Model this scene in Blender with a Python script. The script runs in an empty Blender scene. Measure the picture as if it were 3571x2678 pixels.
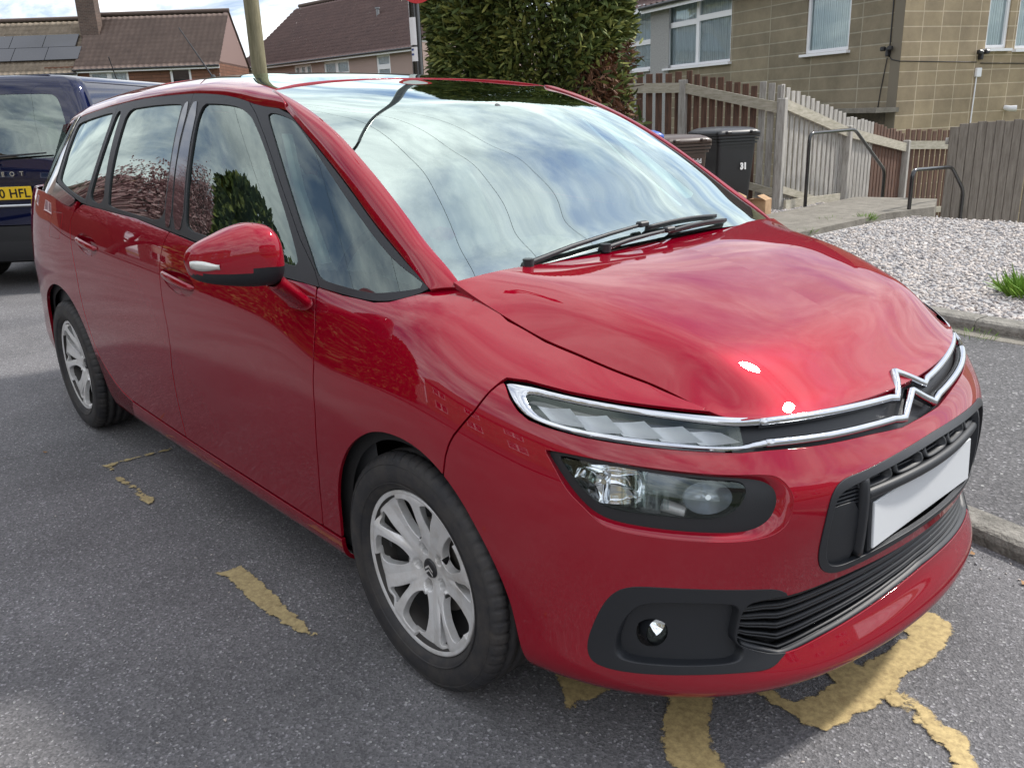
import bpy, math, random
import numpy as np
from mathutils import Vector, Matrix
R_=math.radians
sc=bpy.context.scene
# ---------------------------------------------------------------- camera
cam_d=bpy.data.cameras.new('camera');cam=bpy.data.objects.new('camera',cam_d)
sc.collection.objects.link(cam);sc.camera=cam
F_PX,IMG_W=2976.92,3571.0
cam_d.sensor_fit='HORIZONTAL';cam_d.sensor_width=36.0;cam_d.lens=36.0*F_PX/IMG_W
cam_d.clip_start=.05;cam_d.clip_end=2000
YAW,PITCH,ROLL=0.8497,0.3110,-0.0392
cam.matrix_world=Matrix.Translation((1.6244,-1.9595,1.4403))@Matrix.Rotation(YAW,4,'Z')@Matrix.Rotation(math.pi/2-PITCH,4,'X')@Matrix.Rotation(ROLL,4,'Z')
# ---------------------------------------------------------------- sun and sky
SUN=Vector((.27,.62,.73)).normalized()
sun_el=math.asin(SUN.z);sun_az=math.atan2(SUN.x,SUN.y)
ld=bpy.data.lights.new('sun','SUN');ld.energy=3.1;ld.angle=R_(5.0);ld.color=(1,.955,.89)
lo=bpy.data.objects.new('sun',ld);sc.collection.objects.link(lo)
lo.rotation_euler=(-SUN).to_track_quat('-Z','Y').to_euler()
w=bpy.data.worlds.new('World');sc.world=w;w.use_nodes=True
nt=w.node_tree;nt.nodes.clear()
def N_(tree,t,**k):
    n=tree.nodes.new(t)
    for a,b in k.items():
        if a.startswith('i_'):
            key=a[2:].replace('_',' ');n.inputs[int(key) if key.isdigit() else key].default_value=b
        else: setattr(n,a,b)
    return n
sky=N_(nt,'ShaderNodeTexSky',sky_type='NISHITA',sun_disc=False,sun_elevation=sun_el,sun_rotation=sun_az,air_density=1.0,dust_density=1.5,ozone_density=1.5)
tc=N_(nt,'ShaderNodeTexCoord');sep=N_(nt,'ShaderNodeSeparateXYZ');nt.links.new(tc.outputs['Generated'],sep.inputs[0])
mz=N_(nt,'ShaderNodeMath',operation='MAXIMUM',i_1=.0);nt.links.new(sep.outputs[2],mz.inputs[0])
ad=N_(nt,'ShaderNodeMath',operation='ADD',i_1=.16);nt.links.new(mz.outputs[0],ad.inputs[0])
dx=N_(nt,'ShaderNodeMath',operation='DIVIDE');dy=N_(nt,'ShaderNodeMath',operation='DIVIDE')
nt.links.new(sep.outputs[0],dx.inputs[0]);nt.links.new(ad.outputs[0],dx.inputs[1])
nt.links.new(sep.outputs[1],dy.inputs[0]);nt.links.new(ad.outputs[0],dy.inputs[1])
cb=N_(nt,'ShaderNodeCombineXYZ');nt.links.new(dx.outputs[0],cb.inputs[0]);nt.links.new(dy.outputs[0],cb.inputs[1])
mp=N_(nt,'ShaderNodeMapping');mp.inputs['Rotation'].default_value=(0,0,R_(25));mp.inputs['Scale'].default_value=(.8,1.25,1);nt.links.new(cb.outputs[0],mp.inputs[0])
n1=N_(nt,'ShaderNodeTexNoise',i_Scale=1.7,i_Detail=12.0,i_Roughness=.60,i_Distortion=.3);nt.links.new(mp.outputs[0],n1.inputs['Vector'])
r1=N_(nt,'ShaderNodeValToRGB');r1.color_ramp.elements[0].position=.33;r1.color_ramp.elements[1].position=.55
r1.color_ramp.elements[0].color=(.12,.12,.12,1);r1.color_ramp.elements[1].color=(1,1,1,1)
nt.links.new(n1.outputs[0],r1.inputs[0])
n2=N_(nt,'ShaderNodeTexNoise',i_Scale=3.6,i_Detail=10.0,i_Roughness=.64,i_Distortion=.5);nt.links.new(mp.outputs[0],n2.inputs['Vector'])
r2=N_(nt,'ShaderNodeValToRGB');r2.color_ramp.elements[0].position=.36;r2.color_ramp.elements[1].position=.62
r2.color_ramp.elements[0].color=(7.4,7.8,8.4,1);r2.color_ramp.elements[1].color=(13.6,13.8,14.0,1)
nt.links.new(n2.outputs[0],r2.inputs[0])
sk2=N_(nt,'ShaderNodeMixRGB',blend_type='MULTIPLY',i_Fac=1.0);sk2.inputs[2].default_value=(.8,.95,1.25,1);nt.links.new(sky.outputs[0],sk2.inputs[1])
mx=N_(nt,'ShaderNodeMixRGB');nt.links.new(r1.outputs[0],mx.inputs[0]);nt.links.new(sk2.outputs[0],mx.inputs[1]);nt.links.new(r2.outputs[0],mx.inputs[2])
bg=N_(nt,'ShaderNodeBackground',i_Strength=.10);nt.links.new(mx.outputs[0],bg.inputs[0])
wo=N_(nt,'ShaderNodeOutputWorld');nt.links.new(bg.outputs[0],wo.inputs[0])
sc.view_settings.view_transform='Standard';sc.view_settings.look='None';sc.view_settings.exposure=.45;sc.view_settings.gamma=1.0
sc.cycles.max_bounces=10;sc.cycles.transparent_max_bounces=16
# ---------------------------------------------------------------- helpers
def mat(name,col=(.5,.5,.5),rough=.5,metal=0,coat=0,coat_r=.03,spec=.5,sheen=0):
    m=bpy.data.materials.new(name);m.use_nodes=True;b=m.node_tree.nodes['Principled BSDF']
    b.inputs['Base Color'].default_value=(*col,1);b.inputs['Roughness'].default_value=rough;b.inputs['Metallic'].default_value=metal
    b.inputs['Coat Weight'].default_value=coat;b.inputs['Coat Roughness'].default_value=coat_r;b.inputs['Specular IOR Level'].default_value=spec
    return m
def nodes(m): return m.node_tree,m.node_tree.nodes['Principled BSDF']
def noise_mix(m,c1,c2,scale=5,detail=5,rough=.6,lo=.35,hi=.65,coord='Object',out='Base Color',stretch=None,dist=0):
    t,b=nodes(m);tc=N_(t,'ShaderNodeTexCoord');n=N_(t,'ShaderNodeTexNoise',i_Scale=float(scale),i_Detail=float(detail),i_Roughness=rough,i_Distortion=float(dist))
    src=tc.outputs[coord]
    if stretch:
        mp=N_(t,'ShaderNodeMapping');mp.inputs['Scale'].default_value=stretch;t.links.new(src,mp.inputs[0]);src=mp.outputs[0]
    t.links.new(src,n.inputs['Vector']);r=N_(t,'ShaderNodeValToRGB');r.color_ramp.elements[0].position=lo;r.color_ramp.elements[1].position=hi
    r.color_ramp.elements[0].color=(*c1,1);r.color_ramp.elements[1].color=(*c2,1)
    t.links.new(n.outputs[0],r.inputs[0]);t.links.new(r.outputs[0],b.inputs[out]);return r,n,tc
def bump(m,scale=50,strength=.3,dist=.01,detail=4,coord='Object',stretch=None,kind='noise'):
    t,b=nodes(m);tc=N_(t,'ShaderNodeTexCoord');src=tc.outputs[coord]
    if stretch:
        mp=N_(t,'ShaderNodeMapping');mp.inputs['Scale'].default_value=stretch;t.links.new(src,mp.inputs[0]);src=mp.outputs[0]
    n=N_(t,'ShaderNodeTexNoise',i_Scale=float(scale),i_Detail=float(detail)) if kind=='noise' else N_(t,'ShaderNodeTexVoronoi',i_Scale=float(scale))
    t.links.new(src,n.inputs['Vector']);bp=N_(t,'ShaderNodeBump',i_Strength=strength,i_Distance=dist)
    t.links.new(n.outputs[0],bp.inputs['Height']);t.links.new(bp.outputs[0],b.inputs['Normal']);return bp
def raw_mesh(name,V,Fq,nrm=None,mats=None,midx=None,smooth=True,uv=None):
    V=np.asarray(V,float);me=bpy.data.meshes.new(name)
    if isinstance(Fq,np.ndarray):
        n=Fq.shape[1];me.vertices.add(len(V));me.vertices.foreach_set('co',V.ravel())
        me.loops.add(Fq.size);me.loops.foreach_set('vertex_index',Fq.ravel().astype(np.int32))
        me.polygons.add(len(Fq));me.polygons.foreach_set('loop_start',np.arange(0,Fq.size,n,dtype=np.int32))
        me.update(calc_edges=True);me.validate()
    else:
        me.from_pydata([tuple(v) for v in V],[],Fq)
    me.polygons.foreach_set('use_smooth',np.full(len(me.polygons),smooth))
    if mats:
        for m in (mats if isinstance(mats,(list,tuple)) else [mats]): me.materials.append(m)
    if midx is not None: me.polygons.foreach_set('material_index',np.asarray(midx,np.int32))
    if nrm is not None and len(me.vertices)==len(nrm): me.normals_split_custom_set_from_vertices([tuple(x) for x in nrm])
    me.update();return me
def link(name,me,parent=None,label=None,cat=None,group=None,kind=None,loc=None,rot=None):
    o=bpy.data.objects.new(name,me);sc.collection.objects.link(o)
    if parent is not None: o.parent=parent
    if loc is not None:o.location=loc
    if rot is not None:o.rotation_euler=rot
    tag(o,label,cat,group,kind);return o
def tag(o,label=None,cat=None,group=None,kind=None):
    if label:o['label']=label
    if cat:o['category']=cat
    if group:o['group']=group
    if kind:o['kind']=kind
    return o
def empty(name,label,cat,loc=(0,0,0),rotz=0,group=None):
    o=bpy.data.objects.new(name,None);o.empty_display_size=.1;sc.collection.objects.link(o);o.location=loc;o.rotation_euler=(0,0,rotz)
    return tag(o,label,cat,group)
class MB:
    """small mesh builder: boxes, tubes, prisms collected into one mesh"""
    def __init__(s): s.v=[];s.f=[];s.m=[];s.sm=[]
    def add(s,V,F,mi=0,smooth=False):
        o=len(s.v);s.v+= [tuple(map(float,p)) for p in V];s.f+=[tuple(i+o for i in f) for f in F];s.m+=[mi]*len(F);s.sm+=[smooth]*len(F);return s
    def box(s,c,d,rz=0,mi=0,mtx=None):
        x,y,z=d[0]/2,d[1]/2,d[2]/2;V=[(-x,-y,-z),(x,-y,-z),(x,y,-z),(-x,y,-z),(-x,-y,z),(x,-y,z),(x,y,z),(-x,y,z)]
        if mtx is not None: V=[mtx@Vector(p) for p in V]
        else:
            ca,sa=math.cos(rz),math.sin(rz);V=[(p[0]*ca-p[1]*sa+c[0],p[0]*sa+p[1]*ca+c[1],p[2]+c[2]) for p in V]
        return s.add(V,[(0,3,2,1),(4,5,6,7),(0,1,5,4),(1,2,6,5),(2,3,7,6),(3,0,4,7)],mi)
    def bbox(s,c,d,b=.01,rz=0,mi=0):
        """box with bevelled edges"""
        x,y,z=d[0]/2,d[1]/2,d[2]/2;b=min(b,x*.9,y*.9,z*.9);V=[];F=[]
        rings=[(z-0,b),(z-b,0),(-z+b,0),(-z,b)]
        ca,sa=math.cos(rz),math.sin(rz)
        for h,i in rings:
            X,Y=x-i,y-i
            for px,py in ((-X+b*(i==0),-Y),(X-b*(i==0),-Y),(X,-Y+b*(i==0)),(X,Y-b*(i==0)),(X-b*(i==0),Y),(-X+b*(i==0),Y),(-X,Y-b*(i==0)),(-X,-Y+b*(i==0))):
                V.append((px*ca-py*sa+c[0],px*sa+py*ca+c[1],h+c[2]))
        for r in range(3):
            for k in range(8):
                a=r*8+k;b2=r*8+(k+1)%8;F.append((a,a+8,b2+8,b2))
        F.append(tuple(range(8)));F.append(tuple(range(31,23,-1)))
        return s.add(V,F,mi)
    def tube(s,pts,r,n=10,mi=0,caps=True):
        pts=[Vector(p) for p in pts];V=[];F=[];rr=r if hasattr(r,'__len__') else [r]*len(pts)
        up=None
        for i,p in enumerate(pts):
            t=(pts[min(i+1,len(pts)-1)]-pts[max(i-1,0)]).normalized()
            if up is None: up=Vector((0,0,1)) if abs(t.z)<.9 else Vector((1,0,0))
            a=t.cross(up).normalized();bb=a.cross(t).normalized();up=bb
            for k in range(n):
                th=2*math.pi*k/n;V.append(p+(a*math.cos(th)+bb*math.sin(th))*rr[i])
        for i in range(len(pts)-1):
            for k in range(n): F.append((i*n+k,i*n+(k+1)%n,(i+1)*n+(k+1)%n,(i+1)*n+k))
        s.add(V,F,mi,True)
        if caps: 
            s.add(V[:n],[tuple(range(n-1,-1,-1))],mi);s.add(V[-n:],[tuple(range(n))],mi)
        return s
    def prism(s,poly,z0,z1,mi=0,axis='z'):
        n=len(poly)
        def mk(p,h): return (p[0],p[1],h) if axis=='z' else ((h,p[0],p[1]) if axis=='x' else (p[0],h,p[1]))
        V=[mk(p,z0) for p in poly]+[mk(p,z1) for p in poly]
        F=[tuple(range(n-1,-1,-1)),tuple(range(n,2*n))]+[(i,(i+1)%n,n+(i+1)%n,n+i) for i in range(n)]
        return s.add(V,F,mi)
    def quad(s,a,b,c,d,mi=0): return s.add([a,b,c,d],[(0,1,2,3)],mi)
    def mesh(s,name,mats):
        me=bpy.data.meshes.new(name);me.from_pydata(s.v,[],s.f)
        for m in (mats if isinstance(mats,(list,tuple)) else [mats]): me.materials.append(m)
        me.polygons.foreach_set('material_index',np.array(s.m,np.int32));me.polygons.foreach_set('use_smooth',np.array(s.sm));me.update();return me
    def obj(s,name,mats,parent=None,**k): return link(name,s.mesh(name,mats),parent,**k)
# ---------------------------------------------------------------- car body surface
def gsmooth(a,sig,axis=0,mirror=False):
    """gaussian smoothing with linear end extrapolation (point reflection)"""
    if sig<=0: return a
    a=np.moveaxis(np.asarray(a,float),axis,0);r=int(3*sig)+1
    r=min(r,len(a)-1)
    k=np.exp(-.5*(np.arange(-r,r+1)/sig)**2);k/=k.sum()
    pre=2*a[0]-a[1:r+1][::-1];post=2*a[-1]-a[-r-1:-1][::-1]
    b=np.concatenate([pre,a,post]);o=np.zeros_like(a)
    for i,w in enumerate(k): o+=w*b[i:i+len(a)]
    return np.moveaxis(o,0,axis)
def pchip(x,y,q):
    x=np.asarray(x,float);y=np.asarray(y,float);h=np.diff(x);d=np.diff(y)/h
    m=np.zeros(len(x))
    for i in range(1,len(x)-1):
        if d[i-1]*d[i]>0:
            w1=2*h[i]+h[i-1];w2=h[i]+2*h[i-1];m[i]=(w1+w2)/(w1/d[i-1]+w2/d[i])
    m[0]=d[0];m[-1]=d[-1]
    q=np.clip(q,x[0],x[-1]);i=np.clip(np.searchsorted(x,q,side='right')-1,0,len(x)-2)
    t=(q-x[i])/h[i];return ((1+2*t)*(1-t)**2*y[i]+t*(1-t)**2*h[i]*m[i]+t*t*(3-2*t)*y[i+1]+t*t*(t-1)*h[i]*m[i+1])
# plan outline of the body at its widest, rear centre -> front centre (right-hand side, y<0)
PLAN=np.array([(-3.74,0),(-3.73,-.45),(-3.68,-.68),(-3.52,-.82),(-3.2,-.886),(-2.84,-.906),(-2.3,-.913),(-1.7,-.914),(-1.1,-.914),(-.5,-.912),(0,-.906),(.2,-.893),(.38,-.857),(.53,-.795),(.665,-.695),(.77,-.57),(.84,-.42),(.882,-.25),(.902,-.1),(.906,0)])
def plan_curve(step=.01):
    P=PLAN;Q=np.vstack([P[1]*[1,-1],P,P[-2]*[1,-1]]);out=[]
    for i in range(1,len(Q)-2):
        p0,p1,p2,p3=Q[i-1:i+3];t=np.linspace(0,1,20,endpoint=False)[:,None]
        d1=np.linalg.norm(p2-p1);a=np.linalg.norm(p1-p0);c=np.linalg.norm(p3-p2)
        m1=((p2-p1)/d1*a+(p1-p0)/a*d1)/(a+d1)*d1;m2=((p3-p2)/c*d1+(p2-p1)/d1*c)/(c+d1)*d1
        out.append((2*t**3-3*t**2+1)*p1+(t**3-2*t**2+t)*m1+(-2*t**3+3*t**2)*p2+(t**3-t**2)*m2)
    out.append(P[-1:]);c=np.vstack(out);full=np.vstack([c,c[-2::-1]*[1,-1]])
    L=np.concatenate([[0],np.cumsum(np.linalg.norm(np.diff(full,axis=0),axis=1))])
    n=int(L[-1]/2/step);ss=np.linspace(0,L[-1],2*n+1)
    f=np.stack([np.interp(ss,L,full[:,0]),np.interp(ss,L,full[:,1])],1)
    f=gsmooth(f,6/ (step/.01))
    L=np.concatenate([[0],np.cumsum(np.linalg.norm(np.diff(f,axis=0),axis=1))]);S=L-L[n]
    tg=np.gradient(f,axis=0);tg/=np.linalg.norm(tg,axis=1)[:,None];N=np.stack([tg[:,1],-tg[:,0]],1)
    if N[n][0]<0:N=-N
    return S,f,N
PS,PF,PN=plan_curve()
_h=len(PS)//2
def s_of_x(x): return float(np.interp(x,PF[:_h+1,0],PS[:_h+1]))
# stations: key s, list of (z, inset) rows from the underside up to the inner top edge
def _stations():
    sx=s_of_x
    door=[(.17,.14),(.195,.075),(.235,.032),(.285,.022),(.33,.022),(.48,.010),(.64,.0),(.76,.0),(.86,.006),(.93,.018),(1.00,.038),(1.06,.075),(1.10,.22)]
    def lift(t,dz):  # shift the upper rows
        w=[0,0,0,0,0,0,.1,.25,.45,.65,.85,1,1]
        return [(z+dz*a,d) for (z,d),a in zip(t,w)]
    st=[]
    rear=[(.25,.16),(.28,.05),(.34,.0),(.42,-.02),(.50,-.01),(.60,.01),(.70,.03),(.80,.05),(.90,.07),(1.0,.10),(1.10,.13),(1.18,.17),(1.22,.30)]
    st.append((PS[0],rear));st.append((sx(-3.60),rear))
    rc=[(.22,.16),(.25,.06),(.31,.01),(.38,.0),(.45,.0),(.56,.0),(.68,.0),(.80,.0),(.92,.012),(1.03,.03),(1.13,.055),(1.20,.10),(1.25,.24)]
    st.append((sx(-3.35),rc))
    st.append((sx(-2.84),lift([(z,d-(.006 if .3<z<.8 else 0)) for z,d in door],.165)))
    st.append((sx(-2.3),lift(door,.11)))
    st.append((sx(-1.8),lift(door,.08)))
    st.append((sx(-1.2),lift(door,.045)))
    st.append((sx(-.6),door))
    fw=[(.17,.14),(.195,.075),(.235,.030),(.285,.02),(.33,.018),(.48,.006),(.64,-.004),(.74,-.004),(.83,.010),(.90,.032),(.955,.065),(1.0,.115),(1.035,.21)]
    st.append((sx(-.3),[(z+(.012 if i>9 else 0),d-(.01 if i>9 else 0)) for i,(z,d) in enumerate(fw)]))
    st.append((sx(0),fw))
    st.append((sx(.2),[(.17,.14),(.195,.07),(.235,.025),(.285,.012),(.33,.01),(.48,.0),(.62,-.004),(.72,.0),(.80,.012),(.86,.036),(.90,.075),(.935,.13),(.972,.215)]))
    st.append((sx(.42),[(.165,.12),(.185,.06),(.22,.015),(.27,.004),(.33,.004),(.46,.0),(.60,.0),(.69,.008),(.76,.022),(.81,.045),(.85,.08),(.885,.135),(.925,.21)]))
    st.append((sx(.62),[(.165,.10),(.18,.045),(.22,-.005),(.27,-.012),(.33,.0),(.45,.0),(.57,.0),(.66,.008),(.72,.022),(.765,.042),(.805,.07),(.84,.11),(.875,.18)]))
    st.append((-.42,[(.17,.08),(.185,.03),(.225,-.025),(.27,-.012),(.33,.015),(.44,.010),(.55,-.002),(.64,.0),(.685,.018),(.725,.044),(.768,.070),(.803,.096),(.84,.155)]))
    f=[(.175,.08),(.19,.025),(.235,-.025),(.29,-.01),(.345,.018),(.44,.012),(.55,-.006),(.64,-.002),(.675,.018),(.712,.058),(.752,.082),(.790,.104),(.828,.165)]
    st.append((0,f))
    return st
def belt_grid(step=.01,nv=140,half=True):
    st=_stations();s=np.linspace(PS[0],0,int(-PS[0]/step)+1)
    s_k=np.array([a for a,_ in st]);T=np.array([r for _,r in st])  # K x R x 2
    # interpolate along s
    RZ=np.stack([np.stack([pchip(s_k,T[:,r,c],s) for c in (0,1)],-1) for r in range(T.shape[1])],1)
    full=np.concatenate([RZ,RZ[-2::-1]],0);full=gsmooth(full,.07/step);RZ=full[:len(s)]
    # along v
    R=T.shape[1];v=np.linspace(0,R-1,nv)
    G=np.zeros((len(s),nv,2))
    for c in (0,1):
        A=RZ[:,:,c];h=np.diff(A,axis=1);m=np.zeros_like(A)
        l,r=h[:,:-1],h[:,1:];ok=l*r>0
        m[:,1:-1]=np.where(ok,2*l*r/np.where(ok,l+r,1),0) if c==1 else (l+r)/2
        m[:,0]=h[:,0];m[:,-1]=h[:,-1]
        i=np.clip(v.astype(int),0,R-2);t=v-i
        G[:,:,c]=((1+2*t)*(1-t)**2)*A[:,i]+t*(1-t)**2*m[:,i]+t*t*(3-2*t)*A[:,i+1]+t*t*(t-1)*m[:,i+1]
    G=gsmooth(G,nv/R*.42,axis=1)
    px=np.interp(s,PS,PF[:,0]);py=np.interp(s,PS,PF[:,1]);nx=np.interp(s,PS,PN[:,0]);ny=np.interp(s,PS,PN[:,1])
    X=px[:,None]-nx[:,None]*G[:,:,1];Y=py[:,None]-ny[:,None]*G[:,:,1]
    Y[-1]=0
    P=np.stack([X,Y,G[:,:,0]],-1);UV=np.stack([np.repeat(s[:,None],nv,1),G[:,:,0]],-1)
    return P,UV
def grid_normals(P):
    a=np.gradient(P,axis=0);b=np.gradient(P,axis=1);n=np.cross(a,b);n/=np.linalg.norm(n,axis=-1)[...,None]+1e-12;return n
# ---------------------------------------------------------------- trimming dense surface grids with outlines
def grid_tris(m,n):
    i=np.arange(m*n).reshape(m,n);a=i[:-1,:-1].ravel();b=i[1:,:-1].ravel();c=i[1:,1:].ravel();d=i[:-1,1:].ravel()
    return np.vstack([np.stack([a,b,c],1),np.stack([a,c,d],1)])
def poly_sd(P,poly):
    """signed distance, positive inside"""
    poly=np.asarray(poly,float);A=poly;B=np.roll(poly,-1,0);d=np.full(len(P),1e9);ins=np.zeros(len(P),bool)
    for a,b in zip(A,B):
        e=b-a;L=e@e
        if L<1e-14: continue
        w=P-a;t=np.clip((w@e)/L,0,1);q=w-t[:,None]*e;d=np.minimum(d,np.einsum('ij,ij->i',q,q))
        c=(a[1]>P[:,1])!=(b[1]>P[:,1])
        if c.any():
            xi=a[0]+(P[:,1]-a[1])*(b[0]-a[0])/((b[1]-a[1]) if b[1]!=a[1] else 1e-12);ins^=c&(P[:,0]<xi)
    return np.where(ins,1,-1)*np.sqrt(d)
def chaikin(p,k=2,closed=True):
    p=np.asarray(p,float)
    for _ in range(k):
        q=np.roll(p,-1,0) if closed else p[1:];a=p if closed else p[:-1]
        n=np.empty((2*len(a),2));n[0::2]=.75*a+.25*q;n[1::2]=.25*a+.75*q
        if not closed:n=np.vstack([p[:1],n,p[-1:]])
        p=n
    return p
def cut(S,f):
    """keep f>=0 of surface S=(T,cols) where cols is vertex data [x y z nx ny nz u v]"""
    T,D=S;fv=f(D);eps=1e-7;fv=np.where(np.abs(fv)<eps,eps,fv);ft=fv[T];pos=ft>0;cnt=pos.sum(1)
    keep=T[cnt==3];new=[];T1=T[cnt==1];T2=T[cnt==2];p1=pos[cnt==1];p2=pos[cnt==2]
    edges={};V=[];base=len(D)
    def roll(TT,k): 
        r=np.arange(len(TT));return np.stack([TT[r,k],TT[r,(k+1)%3],TT[r,(k+2)%3]],1)
    out=[keep];E=[]
    if len(T1): A=roll(T1,p1.argmax(1));E.append(('1',A))
    if len(T2): A2=roll(T2,(~p2).argmax(1));E.append(('2',A2))
    pairs=[]
    for k,A in E: pairs+= [A[:,[0,1]],A[:,[0,2]]]
    if pairs:
        P=np.vstack(pairs);Ps=np.sort(P,1);U,inv=np.unique(Ps,axis=0,return_inverse=True);inv=inv.ravel()
        a,b=U[:,0],U[:,1];t=(fv[a]/(fv[a]-fv[b]))[:,None];NV=D[a]*(1-t)+D[b]*t
        nn=NV[:,3:6];NV[:,3:6]=nn/(np.linalg.norm(nn,axis=1)[:,None]+1e-12);D=np.vstack([D,NV]);o=0
        for k,A in E:
            m=len(A);i1=base+inv[o:o+m];i2=base+inv[o+m:o+2*m];o+=2*m
            if k=='1': out.append(np.stack([A[:,0],i1,i2],1))
            else: out+= [np.stack([i1,A[:,1],A[:,2]],1),np.stack([i1,A[:,2],i2],1)]
    T=np.vstack(out);u,inv=np.unique(T,return_inverse=True);return inv.reshape(T.shape),D[u]
def carve(S,inside=(),holes=(),gap=.0034,hgap=0.0):
    for p in inside: S=cut(S,lambda D,p=p:poly_sd(D[:,6:8],p)-gap)
    for p in holes: S=cut(S,lambda D,p=p:-poly_sd(D[:,6:8],p)-hgap)
    return S
def flange(S,depth=.009,r=.0014,skip=None):
    """roll the open edges inwards so panels have a rounded lip and thickness"""
    T,D=S;E=np.vstack([T[:,[0,1]],T[:,[1,2]],T[:,[2,0]]]);Es=np.sort(E,1);U,idx,cnt=np.unique(Es,axis=0,return_index=True,return_counts=True)
    B=E[idx[cnt==1]]
    if skip is not None:
        k=skip(D[B[:,0]])&skip(D[B[:,1]]);B=B[~k]
    if len(B)==0: return S
    vs,inv=np.unique(B,return_inverse=True);inv=inv.reshape(B.shape)
    # outward in-plane direction
    P=D[:,:3];out=np.zeros((len(vs),3));t=P[B[:,1]]-P[B[:,0]];n=D[B[:,0],3:6]
    o=np.cross(t,n);o/=np.linalg.norm(o,axis=1)[:,None]+1e-12
    np.add.at(out,inv[:,0],o);np.add.at(out,inv[:,1],o);out/=np.linalg.norm(out,axis=1)[:,None]+1e-12
    nv=D[vs,3:6];rings=[]
    for k,(do,dn,bl) in enumerate(((r*.7,r*.3,.7),(r,r,1.0),(r,depth,1.0))):
        R=D[vs].copy();R[:,:3]+=out*do-nv*dn;nn=nv*(1-bl)+out*bl*1.0;nn=nn/np.linalg.norm(nn,axis=1)[:,None];R[:,3:6]=nn;rings.append(R)
    base=len(D);m=len(vs);D=np.vstack([D]+rings);prev=vs
    F=[T]
    for k in range(3):
        cur=base+k*m+np.arange(m);a,b=prev[inv[:,0]],prev[inv[:,1]];c,d=cur[inv[:,0]],cur[inv[:,1]]
        F+=[np.stack([b,a,c],1),np.stack([b,c,d],1)];prev=cur
    return np.vstack(F),D
def surf_obj(name,S,mt,parent=None,flip=False,mirror=False,weld0=False,**k):
    T,D=S;V=D[:,:3].copy();Nn=D[:,3:6].copy()
    if weld0:   # add the mirrored half to the same mesh
        V2=V*[1,-1,1];N2=Nn*[1,-1,1];T=np.vstack([T,T[:,::-1]+len(V)]);V=np.vstack([V,V2]);Nn=np.vstack([Nn,N2])
    if mirror: V=V*[1,-1,1];Nn=Nn*[1,-1,1];T=T[:,::-1]
    return link(name,raw_mesh(name,V,np.ascontiguousarray(T),Nn,mt),parent,**k)
def both(name,S,mt,parent,parentR=None,labels=(None,None),**k):
    a=surf_obj(name,S,mt,parent,label=labels[0],**k);b=surf_obj(name,S,mt,parentR or parent,mirror=True,label=labels[1],**k);return a,b
def offset(S,d):
    T,D=S;D=D.copy();dd=d(D) if callable(d) else d;D[:,:3]-=D[:,3:6]*(dd[:,None] if hasattr(dd,'__len__') else dd);return T,D
def mk_surf(P,UV,outward=None):
    n=grid_normals(P);T=grid_tris(*P.shape[:2])
    D=np.concatenate([P.reshape(-1,3),n.reshape(-1,3),UV.reshape(-1,2)],1)
    if outward is not None:
        c=D[:,3:6]@np.asarray(outward) if not callable(outward) else outward(D)
        if np.sum(c)<0: D[:,3:6]*=-1
    # make the winding agree with the normals
    t=T[len(T)//3];g=np.cross(D[T[:,1],:3]-D[T[:,0],:3],D[T[:,2],:3]-D[T[:,0],:3]);s=np.einsum('ij,ij->i',g,D[T[:,0],3:6])
    if np.sum(s)<0:T=T[:,::-1]
    return T.copy(),D
# ---------------------------------------------------------------- materials for vehicles
def paint(name,col,col2,metal=.55,rough=.32):
    m=mat(name,col,rough,metal,1.0,.015);t,b=nodes(m);b.inputs['Coat IOR'].default_value=1.6;b.inputs['Specular IOR Level'].default_value=.0
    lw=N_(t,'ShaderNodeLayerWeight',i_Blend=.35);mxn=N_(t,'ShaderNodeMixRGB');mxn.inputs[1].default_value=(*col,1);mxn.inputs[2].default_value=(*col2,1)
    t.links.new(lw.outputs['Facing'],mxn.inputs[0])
    # road film: slightly dustier low on the body
    tc=N_(t,'ShaderNodeTexCoord');n=N_(t,'ShaderNodeTexNoise',i_Scale=6.0,i_Detail=8.0,i_Roughness=.7);mp=N_(t,'ShaderNodeMapping');mp.inputs['Scale'].default_value=(1,1,.35)
    t.links.new(tc.outputs['Object'],mp.inputs[0]);t.links.new(mp.outputs[0],n.inputs['Vector'])
    sp=N_(t,'ShaderNodeSeparateXYZ');t.links.new(tc.outputs['Object'],sp.inputs[0])
    mr=N_(t,'ShaderNodeMapRange');mr.inputs['From Min'].default_value=.75;mr.inputs['From Max'].default_value=.18;mr.inputs['To Min'].default_value=0;mr.inputs['To Max'].default_value=.14
    t.links.new(sp.outputs[2],mr.inputs[0]);mu=N_(t,'ShaderNodeMath',operation='MULTIPLY');t.links.new(mr.outputs[0],mu.inputs[0]);t.links.new(n.outputs[0],mu.inputs[1])
    m2=N_(t,'ShaderNodeMixRGB');m2.inputs[2].default_value=(.10,.06,.06,1);t.links.new(mu.outputs[0],m2.inputs[0]);t.links.new(mxn.outputs[0],m2.inputs[1]);t.links.new(m2.outputs[0],b.inputs['Base Color'])
    cr=N_(t,'ShaderNodeMath',operation='MULTIPLY_ADD',i_1=.45,i_2=.012);t.links.new(mu.outputs[0],cr.inputs[0]);t.links.new(cr.outputs[0],b.inputs['Coat Roughness'])
    fl=N_(t,'ShaderNodeTexVoronoi',i_Scale=1400.0);t.links.new(tc.outputs['Object'],fl.inputs['Vector'])
    bm=N_(t,'ShaderNodeBump',i_Strength=.05,i_Distance=.001);t.links.new(fl.outputs['Color'],bm.inputs['Height']);t.links.new(bm.outputs[0],b.inputs['Normal'])
    return m
M_RED=paint('red_metallic_paint',(.30,.0002,.013),(.175,.0002,.010),.12,.40)
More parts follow.
